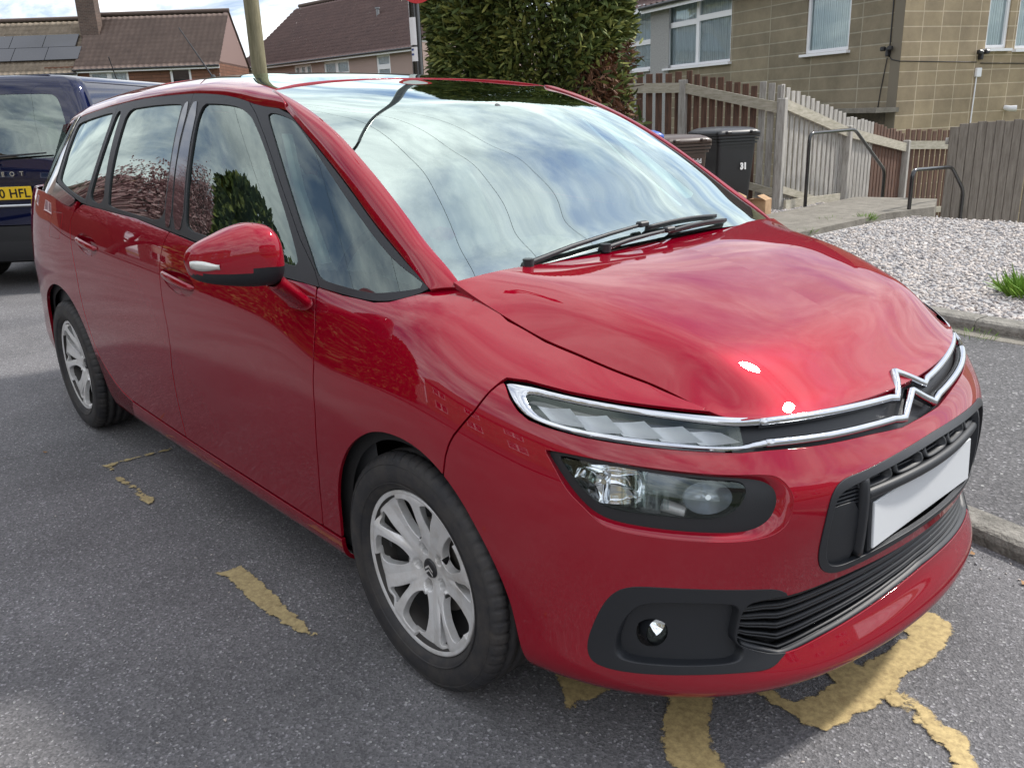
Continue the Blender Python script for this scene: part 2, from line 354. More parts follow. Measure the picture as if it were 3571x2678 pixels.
M_RED_UN=mat('red_inner_paint',(.20,.006,.015),.4,.3,.6)
M_PLA=mat('black_textured_plastic',(.014,.016,.020),.48);bump(M_PLA,420,.12,.002)
M_PLA2=mat('grey_black_plastic',(.015,.016,.019),.5);bump(M_PLA2,300,.15,.002)
M_DARK=mat('unlit_black',(.006,.006,.007),.8)
M_GLB=mat('gloss_black',(.008,.008,.009),.08,0,.8)
M_CHR=mat('chrome',(.60,.62,.65),.10,1.0);noise_mix(M_CHR,(.05,)*3,(.20,)*3,60,6,.6,.35,.7,out='Roughness')
M_SIL=mat('reflector_silver',(.93,.94,.95),.06,1.0)
M_RIM=mat('alloy_silver',(.46,.46,.46),.34,.30,.5,.08);noise_mix(M_RIM,(.74,.74,.74),(.46,.42,.37),9,8,.7,.45,.78)
M_RIMD=mat('alloy_grubby',(.16,.145,.13),.6,.5)
M_TYR=mat('tyre_rubber',(.022,.022,.023),.66);noise_mix(M_TYR,(.022,.022,.025),(.066,.058,.050),14,9,.75,.42,.8);bump(M_TYR,240,.2,.002)
M_TRM=mat('interior_charcoal',(.055,.057,.062),.75);M_TRM2=mat('interior_grey',(.26,.26,.265),.8);M_BEL=mat('belt_webbing',(.30,.32,.31),.7)
M_PLATE=mat('plate_white',(.62,.64,.66),.35);M_PLY=mat('plate_yellow',(.78,.52,.02),.35)
M_TAIL=mat('tail_lens_red',(.30,.006,.01),.08,0,1.0)
def glass(name,tint=(.55,.66,.62),ior=1.55,rough=0.0,boost=0.0):
    m=bpy.data.materials.new(name);m.use_nodes=True;t=m.node_tree;t.nodes.clear()
    tr=N_(t,'ShaderNodeBsdfTransparent');tr.inputs[0].default_value=(*tint,1);gl=N_(t,'ShaderNodeBsdfGlossy',i_Roughness=rough)
    gl.inputs[0].default_value=(.86,1.0,.945,1)
    fr=N_(t,'ShaderNodeFresnel',i_IOR=ior);ml=N_(t,'ShaderNodeMath',operation='MULTIPLY_ADD',i_1=1.0,i_2=boost);ml.use_clamp=True
    t.links.new(fr.outputs[0],ml.inputs[0]);mx=N_(t,'ShaderNodeMixShader');t.links.new(ml.outputs[0],mx.inputs[0]);t.links.new(tr.outputs[0],mx.inputs[1]);t.links.new(gl.outputs[0],mx.inputs[2])
    o=N_(t,'ShaderNodeOutputMaterial');t.links.new(mx.outputs[0],o.inputs[0]);return m
M_GWS=glass('windscreen_glass',(.60,.72,.67),1.75,0,.38)
M_GSD=glass('side_glass',(.40,.50,.47),1.65,0,.08)
M_GPR=glass('privacy_glass',(.16,.19,.19),1.65,0,.12)
M_LEN=glass('lamp_lens',(.93,.95,.96),1.5,0,.02)
# ---------------------------------------------------------------- belt surface
BP,BUV=belt_grid(step=.01,nv=132)
BELT=mk_surf(BP,BUV,lambda D:np.einsum('ij,ij->i',D[:,3:6],D[:,:3]-np.array([-1.4,0,.6])))
_bn=BELT[1][:,3:6].reshape(BP.shape)
_S=BUV[:,0,0]
def surf_at(s,z,d=0.0):
    """3D point on the body at plan distance s and height z, sunk by d; s>0 gives the far side"""
    ss=-abs(s);f=(ss-_S[0])/(_S[1]-_S[0]);i=int(min(max(f,0),len(_S)-2));t=f-i;r=[]
    for j in (i,i+1):
        zz=BP[j,:,2];r.append([np.interp(z,zz,BP[j,:,k]) for k in range(3)]+[np.interp(z,zz,_bn[j,:,k]) for k in range(3)])
    q=np.array(r[0])*(1-t)+np.array(r[1])*t;p,n=q[:3],q[3:];n=n/np.linalg.norm(n);p=p-n*d
    if s>0: p=p*[1,-1,1]
    return p
def seg(s0,s1,z0=0,z1=2):
    """sub-range of the belt for faster cutting"""
    T,D=BELT;k=(D[:,6]>=s0)&(D[:,6]<=s1)&(D[:,7]>=z0)&(D[:,7]<=z1);T=T[k[T].all(1)];u,inv=np.unique(T,return_inverse=True);return inv.reshape(T.shape),D[u]
F=dict(
 g_front=[(-1.899,1.06),(-1.893,1.012),(-1.868,.963),(-1.853,.905),(-1.842,.806),(-1.850,.673),(-1.880,.521),(-1.905,.414),(-1.92,.33),(-1.925,.296)],
 g_mid=[(-2.84,1.12),(-2.857,1.082),(-2.875,1.057),(-2.891,1.026),(-2.902,.984),(-2.905,.94),(-2.890,.828),(-2.878,.747),(-2.882,.672),(-2.908,.593),(-2.930,.478),(-2.938,.39),(-2.936,.34),(-2.934,.305)],
 g_rear=[(-3.74,1.17),(-3.806,1.125),(-3.888,1.092),(-3.928,1.051),(-3.939,1.007),(-3.932,.946),(-3.918,.89),(-3.905,.83),(-3.902,.73),(-3.895,.66),(-3.88,.585),(-3.86,.51),(-3.82,.445),(-3.76,.400),(-3.69,.362),(-3.61,.337),(-3.5,.322)],
 doorbot=[(-3.5,.322),(-3.244,.314),(-2.934,.307),(-2.527,.301),(-2.19,.298),(-1.925,.296)],
 seam=[(-1.173,.876),(-1.181,.871),(-1.193,.857),(-1.216,.817),(-1.244,.783),(-1.268,.753),(-1.281,.730),(-1.292,.70),(-1.30,.66)],
 flap=[(-4.20,1.075),(-4.05,1.078),(-4.045,1.06),(-4.10,.963),(-4.12,.955),(-4.28,.955),(-4.285,.97)],
 drl_out=[(-1.172,.877),(-1.172,.877),(-1.121,.874),(-1.009,.858),(-.892,.845),(-.740,.830),(-.627,.819),(-.575,.8135),(-.520,.8115),(-.520,.8115),(-.520,.757),(-.520,.757),(-.575,.7575),(-.62,.759),(-.66,.763),(-.712,.768),(-.847,.781),(-.951,.792),(-1.038,.805),(-1.081,.815),(-1.112,.830),(-1.141,.852)],
 drl_in=[(-1.113,.862),(-1.003,.848),(-.889,.836),(-.778,.824),(-.671,.8105),(-.628,.8045),(-.58,.7995),(-.49,.796),(-.49,.773),(-.56,.7715),(-.590,.768),(-.615,.768),(-.663,.772),(-.745,.781),(-.848,.793),(-.954,.803),(-1.027,.813),(-1.068,.824),(-1.098,.845)],
 lamp_out=[(-1.032,.757),(-1.02,.757),(-.98,.755),(-.878,.744),(-.748,.728),(-.650,.716),(-.589,.709),(-.553,.701),(-.531,.686),(-.526,.664),(-.532,.636),(-.549,.611),(-.580,.597),(-.620,.593),(-.716,.601),(-.811,.611),(-.875,.620),(-.909,.631),(-.941,.652),(-.976,.688),(-1.006,.724)],
 lamp_in=[(-1.008,.750),(-.99,.751),(-.945,.746),(-.845,.736),(-.748,.723),(-.650,.711),(-.605,.706),(-.593,.692),(-.598,.672),(-.617,.646),(-.645,.631),(-.685,.627),(-.780,.636),(-.872,.644),(-.914,.655),(-.944,.678),(-.973,.710)],
 fog_out=[(-.487,.428),(-.514,.449),(-.546,.458),(-.635,.470),(-.717,.478),(-.798,.482),(-.838,.480),(-.868,.469),(-.892,.443),(-.912,.402),(-.930,.350),(-.935,.320),(-.931,.297),(-.918,.283),(-.892,.276),(-.850,.273),(-.768,.274),(-.686,.274),(-.602,.271),(-.55,.268),(-.524,.274),(-.506,.287),(-.48,.30)],
 fog_rec=[(-.600,.430),(-.661,.442),(-.743,.447),(-.797,.446),(-.826,.438),(-.848,.418),(-.865,.390),(-.876,.356),(-.880,.327),(-.874,.306),(-.850,.296),(-.768,.293),(-.686,.291),(-.606,.290),(-.592,.305),(-.590,.319),(-.614,.339),(-.609,.373)],
 fog_lamp=[(-.829,.372),(-.818,.386),(-.792,.392),(-.766,.384),(-.757,.362),(-.764,.338),(-.786,.325),(-.812,.326),(-.828,.342)],
 lg=[(-.600,.430),(-.54,.434),(-.485,.429),(-.363,.437),(-.206,.441),(-.078,.443),(.2,.443),(.2,.345),(-.04,.336),(-.123,.331),(-.275,.315),(-.401,.302),(-.505,.288),(-.590,.319),(-.614,.339),(-.609,.373)],
 frame=[(-.378,.668),(-.352,.674),(-.303,.675),(-.182,.682),(-.05,.686),(.2,.687),(.2,.470),(-.03,.470),(-.17,.464),(-.267,.457),(-.352,.452),(-.386,.458),(-.413,.474),(-.427,.503),(-.428,.540),(-.420,.590),(-.409,.634),(-.397,.655)],
)
HEDGE=[(-.03,-.712,1.058),(.0,-.705,1.045),(.06,-.696,1.018),(.11,-.689,.998),(.170,-.681,.976),(.278,-.668,.942),(.359,-.647,.920),(.433,-.624,.897),(.511,-.593,.874),(.608,-.559,.843),(.669,-.530,.820),(.694,-.514,.809)]
hedge_sz=[(-1.58,1.08),(-1.44,1.045),(-1.38,1.018),(-1.33,.998),(-1.272,.976),(-1.140,.942),(-1.031,.920),(-.923,.897),(-.810,.874),(-.691,.843),(-.616,.820),(-.592,.813)]
belt_top=[(-1.44,1.045),(-1.50,1.05),(-1.52,1.025),(-1.60,1.0),(-1.651,.994),(-1.779,.997),(-1.899,1.010),(-2.079,1.018),(-2.38,1.044),(-2.707,1.070),(-2.857,1.082),(-3.19,1.107),(-3.51,1.117),(-3.79,1.127)]
smooth=lambda k,n=2:chaikin(F[k],n)
def xc_arch(cx,r): return lambda D:np.hypot(D[:,0]-cx,(D[:,2]-.322)*.985)-r
AFP=chaikin([(-.40,.10),(-.365,.22),(-.348,.34),(-.330,.45),(-.279,.555),(-.199,.644),(-.075,.708),(.08,.705),(.199,.635),(.285,.512),(.338,.40),(.356,.30),(.372,.20),(.385,.10)],2)
ARP=chaikin([(-3.3,.10),(-3.25,.30),(-3.22,.44),(-3.17,.545),(-3.10,.63),(-3.02,.680),(-2.884,.728),(-2.758,.736),(-2.651,.716),(-2.584,.685),(-2.529,.645),(-2.478,.587),(-2.441,.518),(-2.424,.459),(-2.40,.40),(-2.371,.313),(-2.31,.26),(-2.2,.10)],2)
ARCH_F=lambda D:-poly_sd(D[:,[0,2]],AFP)
ARCH_R=lambda D:-poly_sd(D[:,[0,2]],ARP)
car=empty('parked_car','glossy red metallic people carrier with chrome chevrons on its nose, parked in the marked bay','car')
body=None
# --- bumper
front_poly=[(p[0],p[1]) for p in F['seam']]+[(-1.33,.5),(-1.40,.30),(-1.40,.10),(.3,.10),(.3,.716),(-.10,.719),(-.23,.732),(-.39,.743),(-.53,.754),(-.60,.757)]+[(-.66,.763),(-.712,.768),(-.847,.781),(-.951,.792),(-1.038,.805),(-1.081,.815),(-1.112,.830),(-1.141,.852),(-1.168,.877)]
lamp_hole=[(x+(-.004 if x<-.95 else (.030 if x>-.60 else .004)),z+(.004 if z>.70 else (-.014 if z<.65 else -.006))) for x,z in F['lamp_out']]
S0=cut(seg(-1.6,0),ARCH_F)
bump_S=carve(S0,[front_poly],[chaikin(lamp_hole,2),smooth('fog_out'),smooth('lg'),smooth('frame')])
at0=lambda D:np.abs(D[:,1])<1e-4
bump_F=flange(bump_S,.010,.002,skip=at0)
bumper=surf_obj('front_bumper',bump_F,M_RED,car,weld0=True)
# --- wing
wing_poly=[(-.592,.812),(-.627,.8215),(-.740,.8335),(-.892,.8485),(-1.009,.8615),(-1.121,.8775),(-1.172,.8805)]+F['seam'][1:]+[(-1.33,.5),(-1.40,.298),(-1.925,.298)]+F['g_front'][::-1][1:-1]+[(-1.899,1.010),(-1.779,.997),(-1.651,.994),(-1.60,1.0),(-1.52,1.025),(-1.50,1.05)]+hedge_sz[1:]
wing_S=flange(carve(cut(seg(-2.1,-.5,.2),ARCH_F),[wing_poly]),.009)
wings=both('front_wing',wing_S,M_RED,car)
# --- doors
hf=[(-2.888,.945),(-2.866,.958),(-2.80,.970),(-2.72,.966),(-2.64,.952),(-2.605,.930),(-2.61,.905),(-2.66,.884),(-2.73,.882),(-2.82,.896),(-2.875,.920)]
hr=[(-3.858,.985),(-3.83,1.0),(-3.77,1.012),(-3.69,1.008),(-3.61,.992),(-3.578,.970),(-3.585,.945),(-3.63,.925),(-3.70,.922),(-3.79,.936),(-3.845,.960)]
fd_poly=F['g_front']+F['g_mid'][::-1][:-2]+[(-2.857,1.082),(-2.707,1.070),(-2.38,1.044),(-2.079,1.018),(-1.899,1.010)]
fd_poly=[p for p in F['g_front'][1:]]+F['g_mid'][::-1][:-1]+[(-2.707,1.070),(-2.38,1.044),(-2.079,1.018),(-1.899,1.010)]
rd_poly=F['g_mid'][1:]+F['doorbot'][::-1][3:]+F['g_rear'][::-1][1:-1]+[(-3.79,1.127),(-3.51,1.117),(-3.19,1.107)]
def door(name,poly,s0,s1,hpoly,labels=None):
    S=carve(seg(s0,s1,.2),[poly],[chaikin(hpoly,2)])
    S=flange(S,.009);L=both(name,S,M_RED,car)
    dish=carve(seg(s0,s1,.8),[chaikin(hpoly,2)],gap=-.002)
    hp=chaikin(hpoly,2)
    dish=offset(dish,lambda D:np.clip(poly_sd(D[:,6:8],hp)/.03,0,1)**.7*.028)
    for o,mir in zip(L,(False,True)): surf_obj('handle_recess',dish,M_RED,o,mirror=mir)
    # pull bar
    xs=np.array(hpoly);s_a,s_b=xs[:,0].min()+.006,xs[:,0].max()-.006;zc=lambda s:np.interp(s,[s_a,s_b],[xs[0,1]-.004,xs[5,1]-.012])
    m=MB();ring=[];n=22
    for i in range(n+1):
        t=i/n;s=s_a+(s_b-s_a)*t;p=surf_at(s,zc(s));q=surf_at(s+.01,zc(s+.01));pn=surf_at(s,zc(s),1.0);nn=Vector(p-pn);nn.normalize();tt=Vector(q-p).normalized();up=tt.cross(nn).normalized()
        if up.z<0: up=-up
        env=math.sin(math.pi*min(max(t,.0),1))**.35 if 0<t<1 else 0
        c=Vector(p)+nn*(-.002+.016*env-.006*(1-env));a,b=.0155*(.35+.65*env),.008
        ring.append([c+up*(a*math.cos(th))+nn*(b*math.sin(th)) for th in [2*math.pi*k/14 for k in range(14)]])
    V=[v for r in ring for v in r];Fq=[(i*14+k,i*14+(k+1)%14,(i+1)*14+(k+1)%14,(i+1)*14+k) for i in range(n) for k in range(14)]+[tuple(range(14)),tuple(range(n*14+13,n*14-1,-1))]
    for o,mir in zip(L,(1,-1)):
        mm=MB();mm.add([(v.x,v.y*mir,v.z) for v in V],Fq if mir<0 else [f[::-1] for f in Fq],0,True);mm.obj('handle',M_RED,o)
    return L
fdoors=door('front_door',fd_poly,-3.0,-1.8,hf)
rdoors=door('rear_door',rd_poly,-4.0,-2.8,hr)
# --- sill
sill=flange(carve(cut(cut(seg(-4.1,-1.2,.1,.6),ARCH_F),ARCH_R),[[(-1.3,.1),(-1.3,.294),(-1.925,.292),(-2.19,.294),(-2.527,.297),(-2.934,.303),(-3.244,.310),(-3.5,.318),(-3.61,.333),(-3.69,.358),(-3.76,.396),(-3.83,.46),(-4.1,.46),(-4.1,.1)]]),.012)
both('sill',sill,M_RED,car)
# --- rear quarter and tail
dpil_low=[(-3.79,1.131),(-3.86,1.138),(-3.92,1.128),(-3.95,1.117),(-4.05,1.13),(-4.2,1.150),(-4.5,1.160),(-5.0,1.160)]
tail=[(-4.86,1.10),(-4.86,1.12),(-5.6,1.12),(-5.6,.90),(-5.0,.92),(-4.90,1.0)]
q_poly=F['g_rear'][2:]+[(-3.5,.318),(-3.6,.1),(-6.2,.1),(-6.2,1.165)]+dpil_low[::-1][:-1]
quart=carve(cut(seg(-6,-3.4,.1),ARCH_R),[q_poly],[F['flap'],chaikin(tail,1)])
quart=flange(quart,.014,skip=at0)
qo=surf_obj('rear_quarter',quart,M_RED,car),surf_obj('rear_quarter',quart,M_RED,car,mirror=True)
flap=flange(carve(seg(-4.4,-3.95,.9),[F['flap']],gap=.003),.01);surf_obj('fuel_flap',flap,M_RED,qo[0])
tl=flange(carve(seg(-5.7,-4.8,.85),[chaikin(tail,1)],gap=.002),.01);both('tail_lamp',tl,M_TAIL,car)
# --- inner black shell behind every gap, with wheel openings
inner=offset(cut(cut(seg(-6,0,.18,1.06),lambda D:np.where(D[:,0]>-1.4,ARCH_F(D)+.03,1)),lambda D:np.where(D[:,0]<-1.4,ARCH_R(D)+.03,1)),.030)
inner=carve(inner,holes=[[(-.44,.43),(-.44,.70),(.3,.70),(.3,.43)],[(-1.0,.26),(-1.0,.46),(.3,.46),(.3,.26)],[(-1.1,.57),(-1.1,.78),(-.50,.78),(-.50,.57)],[(-1.14,.755),(-1.14,.87),(-.53,.84),(-.53,.755)]])
surf_obj('inner_shell',inner,M_DARK,car,weld0=True)
m=MB();m.box((-1.5,0,.26),(3.6,1.4,.05));m.box((-1.4,0,.34),(2.0,1.7,.2));m.obj('floor_pan',M_DARK,car)
# bulkhead behind the front openings
m=MB()
for y0,y1,xx in ((-.72,-.45,.46),(-.45,.45,.72),(.45,.72,.46)): m.box((xx-.05,(y0+y1)/2,.515),(.03,y1-y0,.44))
m.obj('crash_structure',M_DARK,car)
# wheel-arch liners
for cx in (.022,-2.84):
    for sgn in (-1,1):
        n=40;V=[];Fq=[]
        prof=[(.872,.388),(.84,.392),(.60,.392),(.56,.39)]
        for i in range(n+1):
            a=-.03*math.pi+1.06*math.pi*i/n
            for y,r in prof:
                xx=cx+r*math.cos(a)*(.96 if math.cos(a)>0 else 1);ymax=np.interp(xx,PF[:_h+1,0],-PF[:_h+1,1])-.05;V.append((xx,sgn*min(y,ymax),.322+r*math.sin(a)))
            V.append((cx+.02*math.cos(a),sgn*.555,.322+.02*math.sin(a)))
        k=5
        for i in range(n):
            for j in range(k-1): Fq.append((i*k+j,i*k+j+1,(i+1)*k+j+1,(i+1)*k+j))
        MB().add(V,Fq,0,True).obj('wheel_arch_liner',M_DARK,car)
# --- ring between two outlines at given depths
def ring_mesh(A,B,dA,dB,prof=None,steps=6,n=140,mir=1):
    def res(P):
        P=np.vstack([P,P[:1]]);L=np.concatenate([[0],np.cumsum(np.linalg.norm(np.diff(P,axis=0),axis=1))]);q=np.linspace(0,L[-1],n,endpoint=False)
        return np.stack([np.interp(q,L,P[:,0]),np.interp(q,L,P[:,1])],1)
    A=res(np.asarray(A,float));B0=np.asarray(B,float);Bd=res(B0);Bf=np.vstack([B0,B0[:1]])
    # nearest point on B for every A point keeps the ring untwisted
    ca=A.mean(0);cb=Bd.mean(0);best=min(range(n),key=lambda k:np.sum((np.roll(Bd,-k,0)-cb-(A-ca))**2));Bd=np.roll(Bd,-best,0)
    V=[];Fq=[]
    for j in range(steps+1):
        t=j/steps
        for i in range(n):
            q=A[i]*(1-t)+Bd[i]*t;d=dA*(1-t)+dB*t-(prof(t) if prof else 0)
            p=surf_at(q[0],q[1],d);V.append((p[0],p[1]*mir,p[2]))
    for j in range(steps):
        for i in range(n):
            f=(j*n+i,j*n+(i+1)%n,(j+1)*n+(i+1)%n,(j+1)*n+i);Fq.append(f if mir>0 else f[::-1])
    return V,Fq
def ring(name,A,B,dA,dB,mt,parents,prof=None,steps=6,n=140):
    out=[]
    for mir,par in zip((1,-1),parents):
        V,Fq=ring_mesh(A,B,dA,dB,prof,steps,n,mir);mm=MB();mm.add(V,Fq,0,True);o=mm.obj(name,mt,par);out.append(o)
    return out
def fill(name,poly,d,mt,parents,s0=-1.3,s1=.0,gap=0.0,fl=0,holes=()):
    S=carve(seg(s0,s1,.15,.95),[poly],holes,gap=gap);S=offset(S,d)
    if fl:S=flange(S,fl)
    return [surf_obj(name,S,mt,p,mirror=m_) for p,m_ in zip(parents,(False,True))]
# headlamps
hl=[empty('headlamp',None,None),empty('headlamp',None,None)]
for h in hl: h.parent=car
lo_=smooth('lamp_out');li=smooth('lamp_in');lh=chaikin(lamp_hole,2)
ring('lamp_rim',lh,lo_,.0005,.017,M_RED,(bumper,bumper),prof=lambda t:.004*math.sin(math.pi*t))
fill('lamp_surround',lo_,.017,M_PLA2,hl,holes=[li],fl=.01)
ring('lamp_bezel',li,[(c[0]*.0+x,c[1]*0+z) for c,(x,z) in zip([(0,0)]*99,li)],.017,.022,M_GLB,hl,steps=1)
S=carve(seg(-1.1,-.5,.55,.8),[li]);S=offset(S,lambda D:.012-.006*np.clip(poly_sd(D[:,6:8],li)/.03,0,1))
for p,mm_ in zip(hl,(False,True)): surf_obj('lamp_lens',S,M_LEN,p,mirror=mm_)
shr=lambda P,k,c=None:[((p[0]-(c or np.mean(P,0))[0])*k+(c or np.mean(P,0))[0],(p[1]-(c or np.mean(P,0))[1])*k+(c or np.mean(P,0))[1]) for p in P]
lin_c=list(np.mean(li,0))
ring('lamp_bowl',li,shr(li,.90,lin_c),.020,.085,M_GLB,hl,prof=lambda t:0)
fill('lamp_housing',shr(li,.92,lin_c),.085,mat('lamp_dark_chrome',(.16,.165,.17),.25,.85),hl)
def reflector(sc_,zc_,w_,h_,d0,d1,mt,name,square=False):
    for par,mir in zip(hl,(1,-1)):
        V=[];Fq=[];n=36;k=8
        for j in range(k+1):
            t=j/k;rr=math.cos(t*math.pi/2*.92);dd=d0+(d1-d0)*math.sin(t*math.pi/2*.92)
            for i in range(n):
                a=2*math.pi*i/n;ca,sa=math.cos(a),math.sin(a)
                if square: q=max(abs(ca),abs(sa));f=1/(q**.6);ca*=f;sa*=f
                p=surf_at(sc_+ca*w_*rr,zc_+sa*h_*rr,dd);V.append((p[0],p[1]*mir,p[2]))
        for j in range(k):
            for i in range(n):Fq.append((j*n+i,j*n+(i+1)%n,(j+1)*n+(i+1)%n,(j+1)*n+i))
        Fq.append(tuple(range(k*n,(k+1)*n)));MB().add(V,Fq,0,True).obj(name,mt,par)
reflector(-.890,.699,.078,.042,.020,.082,M_SIL,'reflector',True)
reflector(-.680,.674,.054,.036,.020,.066,mat('ribbed_lens_grey',(.42,.45,.48),.22,.6,.6),'indicator_reflector')
M_CLR=glass('ribbed_clear_plastic',(.80,.85,.88),1.6,.12,.12)
for sx,zx,wx,hx in ((-.835,.690,.030,.040),(-.79,.668,.030,.022)):
    for par,mir in zip(hl,(1,-1)):
        mm=MB();nn=10
        for i in range(nn):
            t0,t1=i/nn,(i+.8)/nn
            P4=[surf_at(sx-wx+2*wx*t,zx+h,.03+.03*t*0+.004*math.sin(t*9)) for t,h in ((t0,-hx),(t1,-hx),(t1,hx),(t0,hx))]
            mm.add([(p[0],p[1]*mir,p[2]) for p in P4],[(0,1,2,3)])
        mm.obj('light_guide',M_CLR,par)
for par,mir in zip(hl,(1,-1)):
    mm=MB()
    a=surf_at(-.775,.650,.05);b=surf_at(-.725,.640,.035);mm.tube([(a[0],a[1]*mir,a[2]),(b[0],b[1]*mir,b[2])],.013,12);mm.obj('indicator_bulb',M_RIM,par)
    for s_,z_ in ((-.675,.672),(-.905,.70)):
        mm=MB();a=surf_at(s_,z_,.075);b=surf_at(s_,z_,.035);mm.tube([(a[0],a[1]*mir,a[2]),(b[0],b[1]*mir,b[2])],[.008,.006],10);mm.obj('bulb',M_CHR,par)
# daytime running lamps
dl=[empty('running_lamp',None,None),empty('running_lamp',None,None)]
for h in dl: h.parent=car
do,di=smooth('drl_out'),smooth('drl_in')
def drl_frame():
    S=carve(seg(-1.25,-.48,.72,.92),[do],[di],gap=.003)
    def dd(D):
        a=poly_sd(D[:,6:8],do);b=-poly_sd(D[:,6:8],di);t=a/(a+np.maximum(b,0)+1e-6);return -.0065*np.sin(np.pi*np.clip(t,0,1))**.8+.001
    T,D=offset(S,dd)
    # recompute normals for the rounded section
    g=np.cross(D[T[:,1],:3]-D[T[:,0],:3],D[T[:,2],:3]-D[T[:,0],:3]);N0=np.zeros((len(D),3))
    for k in range(3): np.add.at(N0,T[:,k],g)
    N0/=np.linalg.norm(N0,axis=1)[:,None]+1e-12;sg=np.sign(np.einsum('ij,ij->i',N0,D[:,3:6]));D=D.copy();D[:,3:6]=N0*np.where(sg==0,1,sg)[:,None]
    return flange((T,D),.010,.001)
both('chrome_surround',drl_frame(),M_CHR,dl[0],dl[1])
S=carve(seg(-1.2,-.585,.74,.9),[di],gap=-.001)
for p,mm_ in zip(dl,(False,True)): surf_obj('lamp_lens',offset(S,.003),M_LEN,p,mirror=mm_)
DI2=chaikin([(x,z) for x,z in F['drl_in'] if x<-.52][:6]+[(-.60,.795),(-.575,.776)]+[(-.61,.773)]+[(x,z) for x,z in F['drl_in'] if x<-.63][6:],2)
fill('lamp_housing',chaikin(F['drl_in'],2),.040,M_GLB,dl,gap=-.004)
M_RFW=mat('running_lamp_reflector',(.88,.90,.93),.35,.15)
for par,mir in zip(dl,(1,-1)):
    mm=MB()
    for i in range(1,6):
        # five curved vanes leaning back, then the ribbed indicator block
        s0=-1.175+.090*i;w_=.088
        top=lambda s:np.interp(s,[-1.109,-1.003,-.889,-.778,-.671,-.600],[.855,.842,.830,.818,.804,.786]);bot=lambda s:np.interp(s,[-1.093,-1.064,-1.027,-.954,-.848,-.745,-.663,-.58],[.846,.829,.820,.810,.800,.788,.779,.774])
        n=10;V=[];Fq=[]
        for a in range(n+1):
            t=a/n
            for b in range(2):
                sl=.045
                for_top=b==1
                s=s0+w_*t+(0 if for_top else sl);s=min(max(s,-1.10),-.585);z=top(s) if for_top else bot(s)
                d=.036-.026*t**1.6
                p=surf_at(s,z,d);V.append((p[0],p[1]*mir,p[2]))
        for a in range(n):Fq.append((a*2,a*2+2,a*2+3,a*2+1))
        mm.add(V,Fq,0,True)
    mm.obj('reflector_vanes',M_RFW,par)
# fog lamp surrounds
fo,fr=smooth('fog_out'),smooth('fog_rec')
fs=fill('fog_lamp_surround',fo,-.001,M_PLA,(car,car),holes=[fr,smooth('lg')],fl=.012,s0=-1.0,s1=-.4,gap=.001)
fr_in=shr(list(map(tuple,fr)),.90,(-.72,.365))
ring('surround_recess',fr,fr_in,-.001,.022,M_PLA,fs,prof=lambda t:.008*math.sin(math.pi*t))
fill('surround_floor',np.array(fr_in),.022,M_PLA,fs,s0=-1.0,s1=-.4,gap=-.002,holes=[chaikin(F['fog_lamp'],2)])
for par,mir in zip(fs,(1,-1)):
    c=surf_at(-.793,.358,.055);o=surf_at(-.793,.358,.0);nx=Vector(o-c);nx.y*=mir;nx=Vector((.93,-.36*mir,.05)).normalized();c=Vector((c[0],c[1]*mir,c[2]))
    a=nx.cross(Vector((0,0,1))).normalized();b=nx.cross(a).normalized()
    V=[];Fq=[];n=28
    for r,h in ((.034,.035),(.034,.0),(.030,-.004),(.018,-.014),(.004,-.02)):
        for i in range(n):
            th=2*math.pi*i/n;V.append(c+(a*math.cos(th)+b*math.sin(th))*r+nx*h)
    for j in range(4):
        for i in range(n):Fq.append((j*n+i,j*n+(i+1)%n,(j+1)*n+(i+1)%n,(j+1)*n+i))
    m=MB();m.add(V[:2*n],[f for f in Fq[:n]],0,True);m.add(V[n:],[tuple(k for k in f) for f in Fq[:3*n]],1,True);fl_=m.obj('fog_lamp',[M_PLA,M_SIL],par)
    V=[c+(a*math.cos(2*math.pi*i/n)+b*math.sin(2*math.pi*i/n))*.0335*math.cos(q)+nx*(.030+.012*math.sin(q)) for q in (0,.4,.8,1.2,1.5) for i in range(n)]
    m=MB();m.add(V,Fq,0,True);m.obj('lens',M_LEN,fl_)
# lower grille: recess and slats
def lgz(s,top): s=-abs(s);return np.interp(s,[-.62,-.600,-.54,-.485,-.363,-.206,0],[.345,.428,.434,.429,.437,.441,.443]) if top else np.interp(s,[-.614,-.590,-.505,-.401,-.275,-.123,0],[.339,.319,.288,.302,.315,.331,.338])
m=MB()
S=offset(carve(seg(-.7,0,.25,.5),[[(x*1.01,z) for x,z in F['lg']]],gap=-.01),.055);g_back=surf_obj('lower_grille',S,M_DARK,car,weld0=True)
def sweep(m,path,sec,mi=0,closed_ends=True):
    """path: list of (point, out, up); sec: list of (u along out, v along up)"""
    n=len(sec);V=[];Fq=[]
    for p,o,u in path:
        for a,b in sec: V.append(Vector(p)+Vector(o)*a+Vector(u)*b)
    for i in range(len(path)-1):
        for k in range(n):Fq.append((i*n+k,i*n+(k+1)%n,(i+1)*n+(k+1)%n,(i+1)*n+k))
    Fq+=[tuple(range(n-1,-1,-1)),tuple(range((len(path)-1)*n,len(path)*n))]
    m.add(V,Fq,mi,True)
def frame_at(s,z,d):
    p=surf_at(s,z,d);q=surf_at(s,z,d-.01);o=Vector(q-p).normalized();return p,o
nr=12
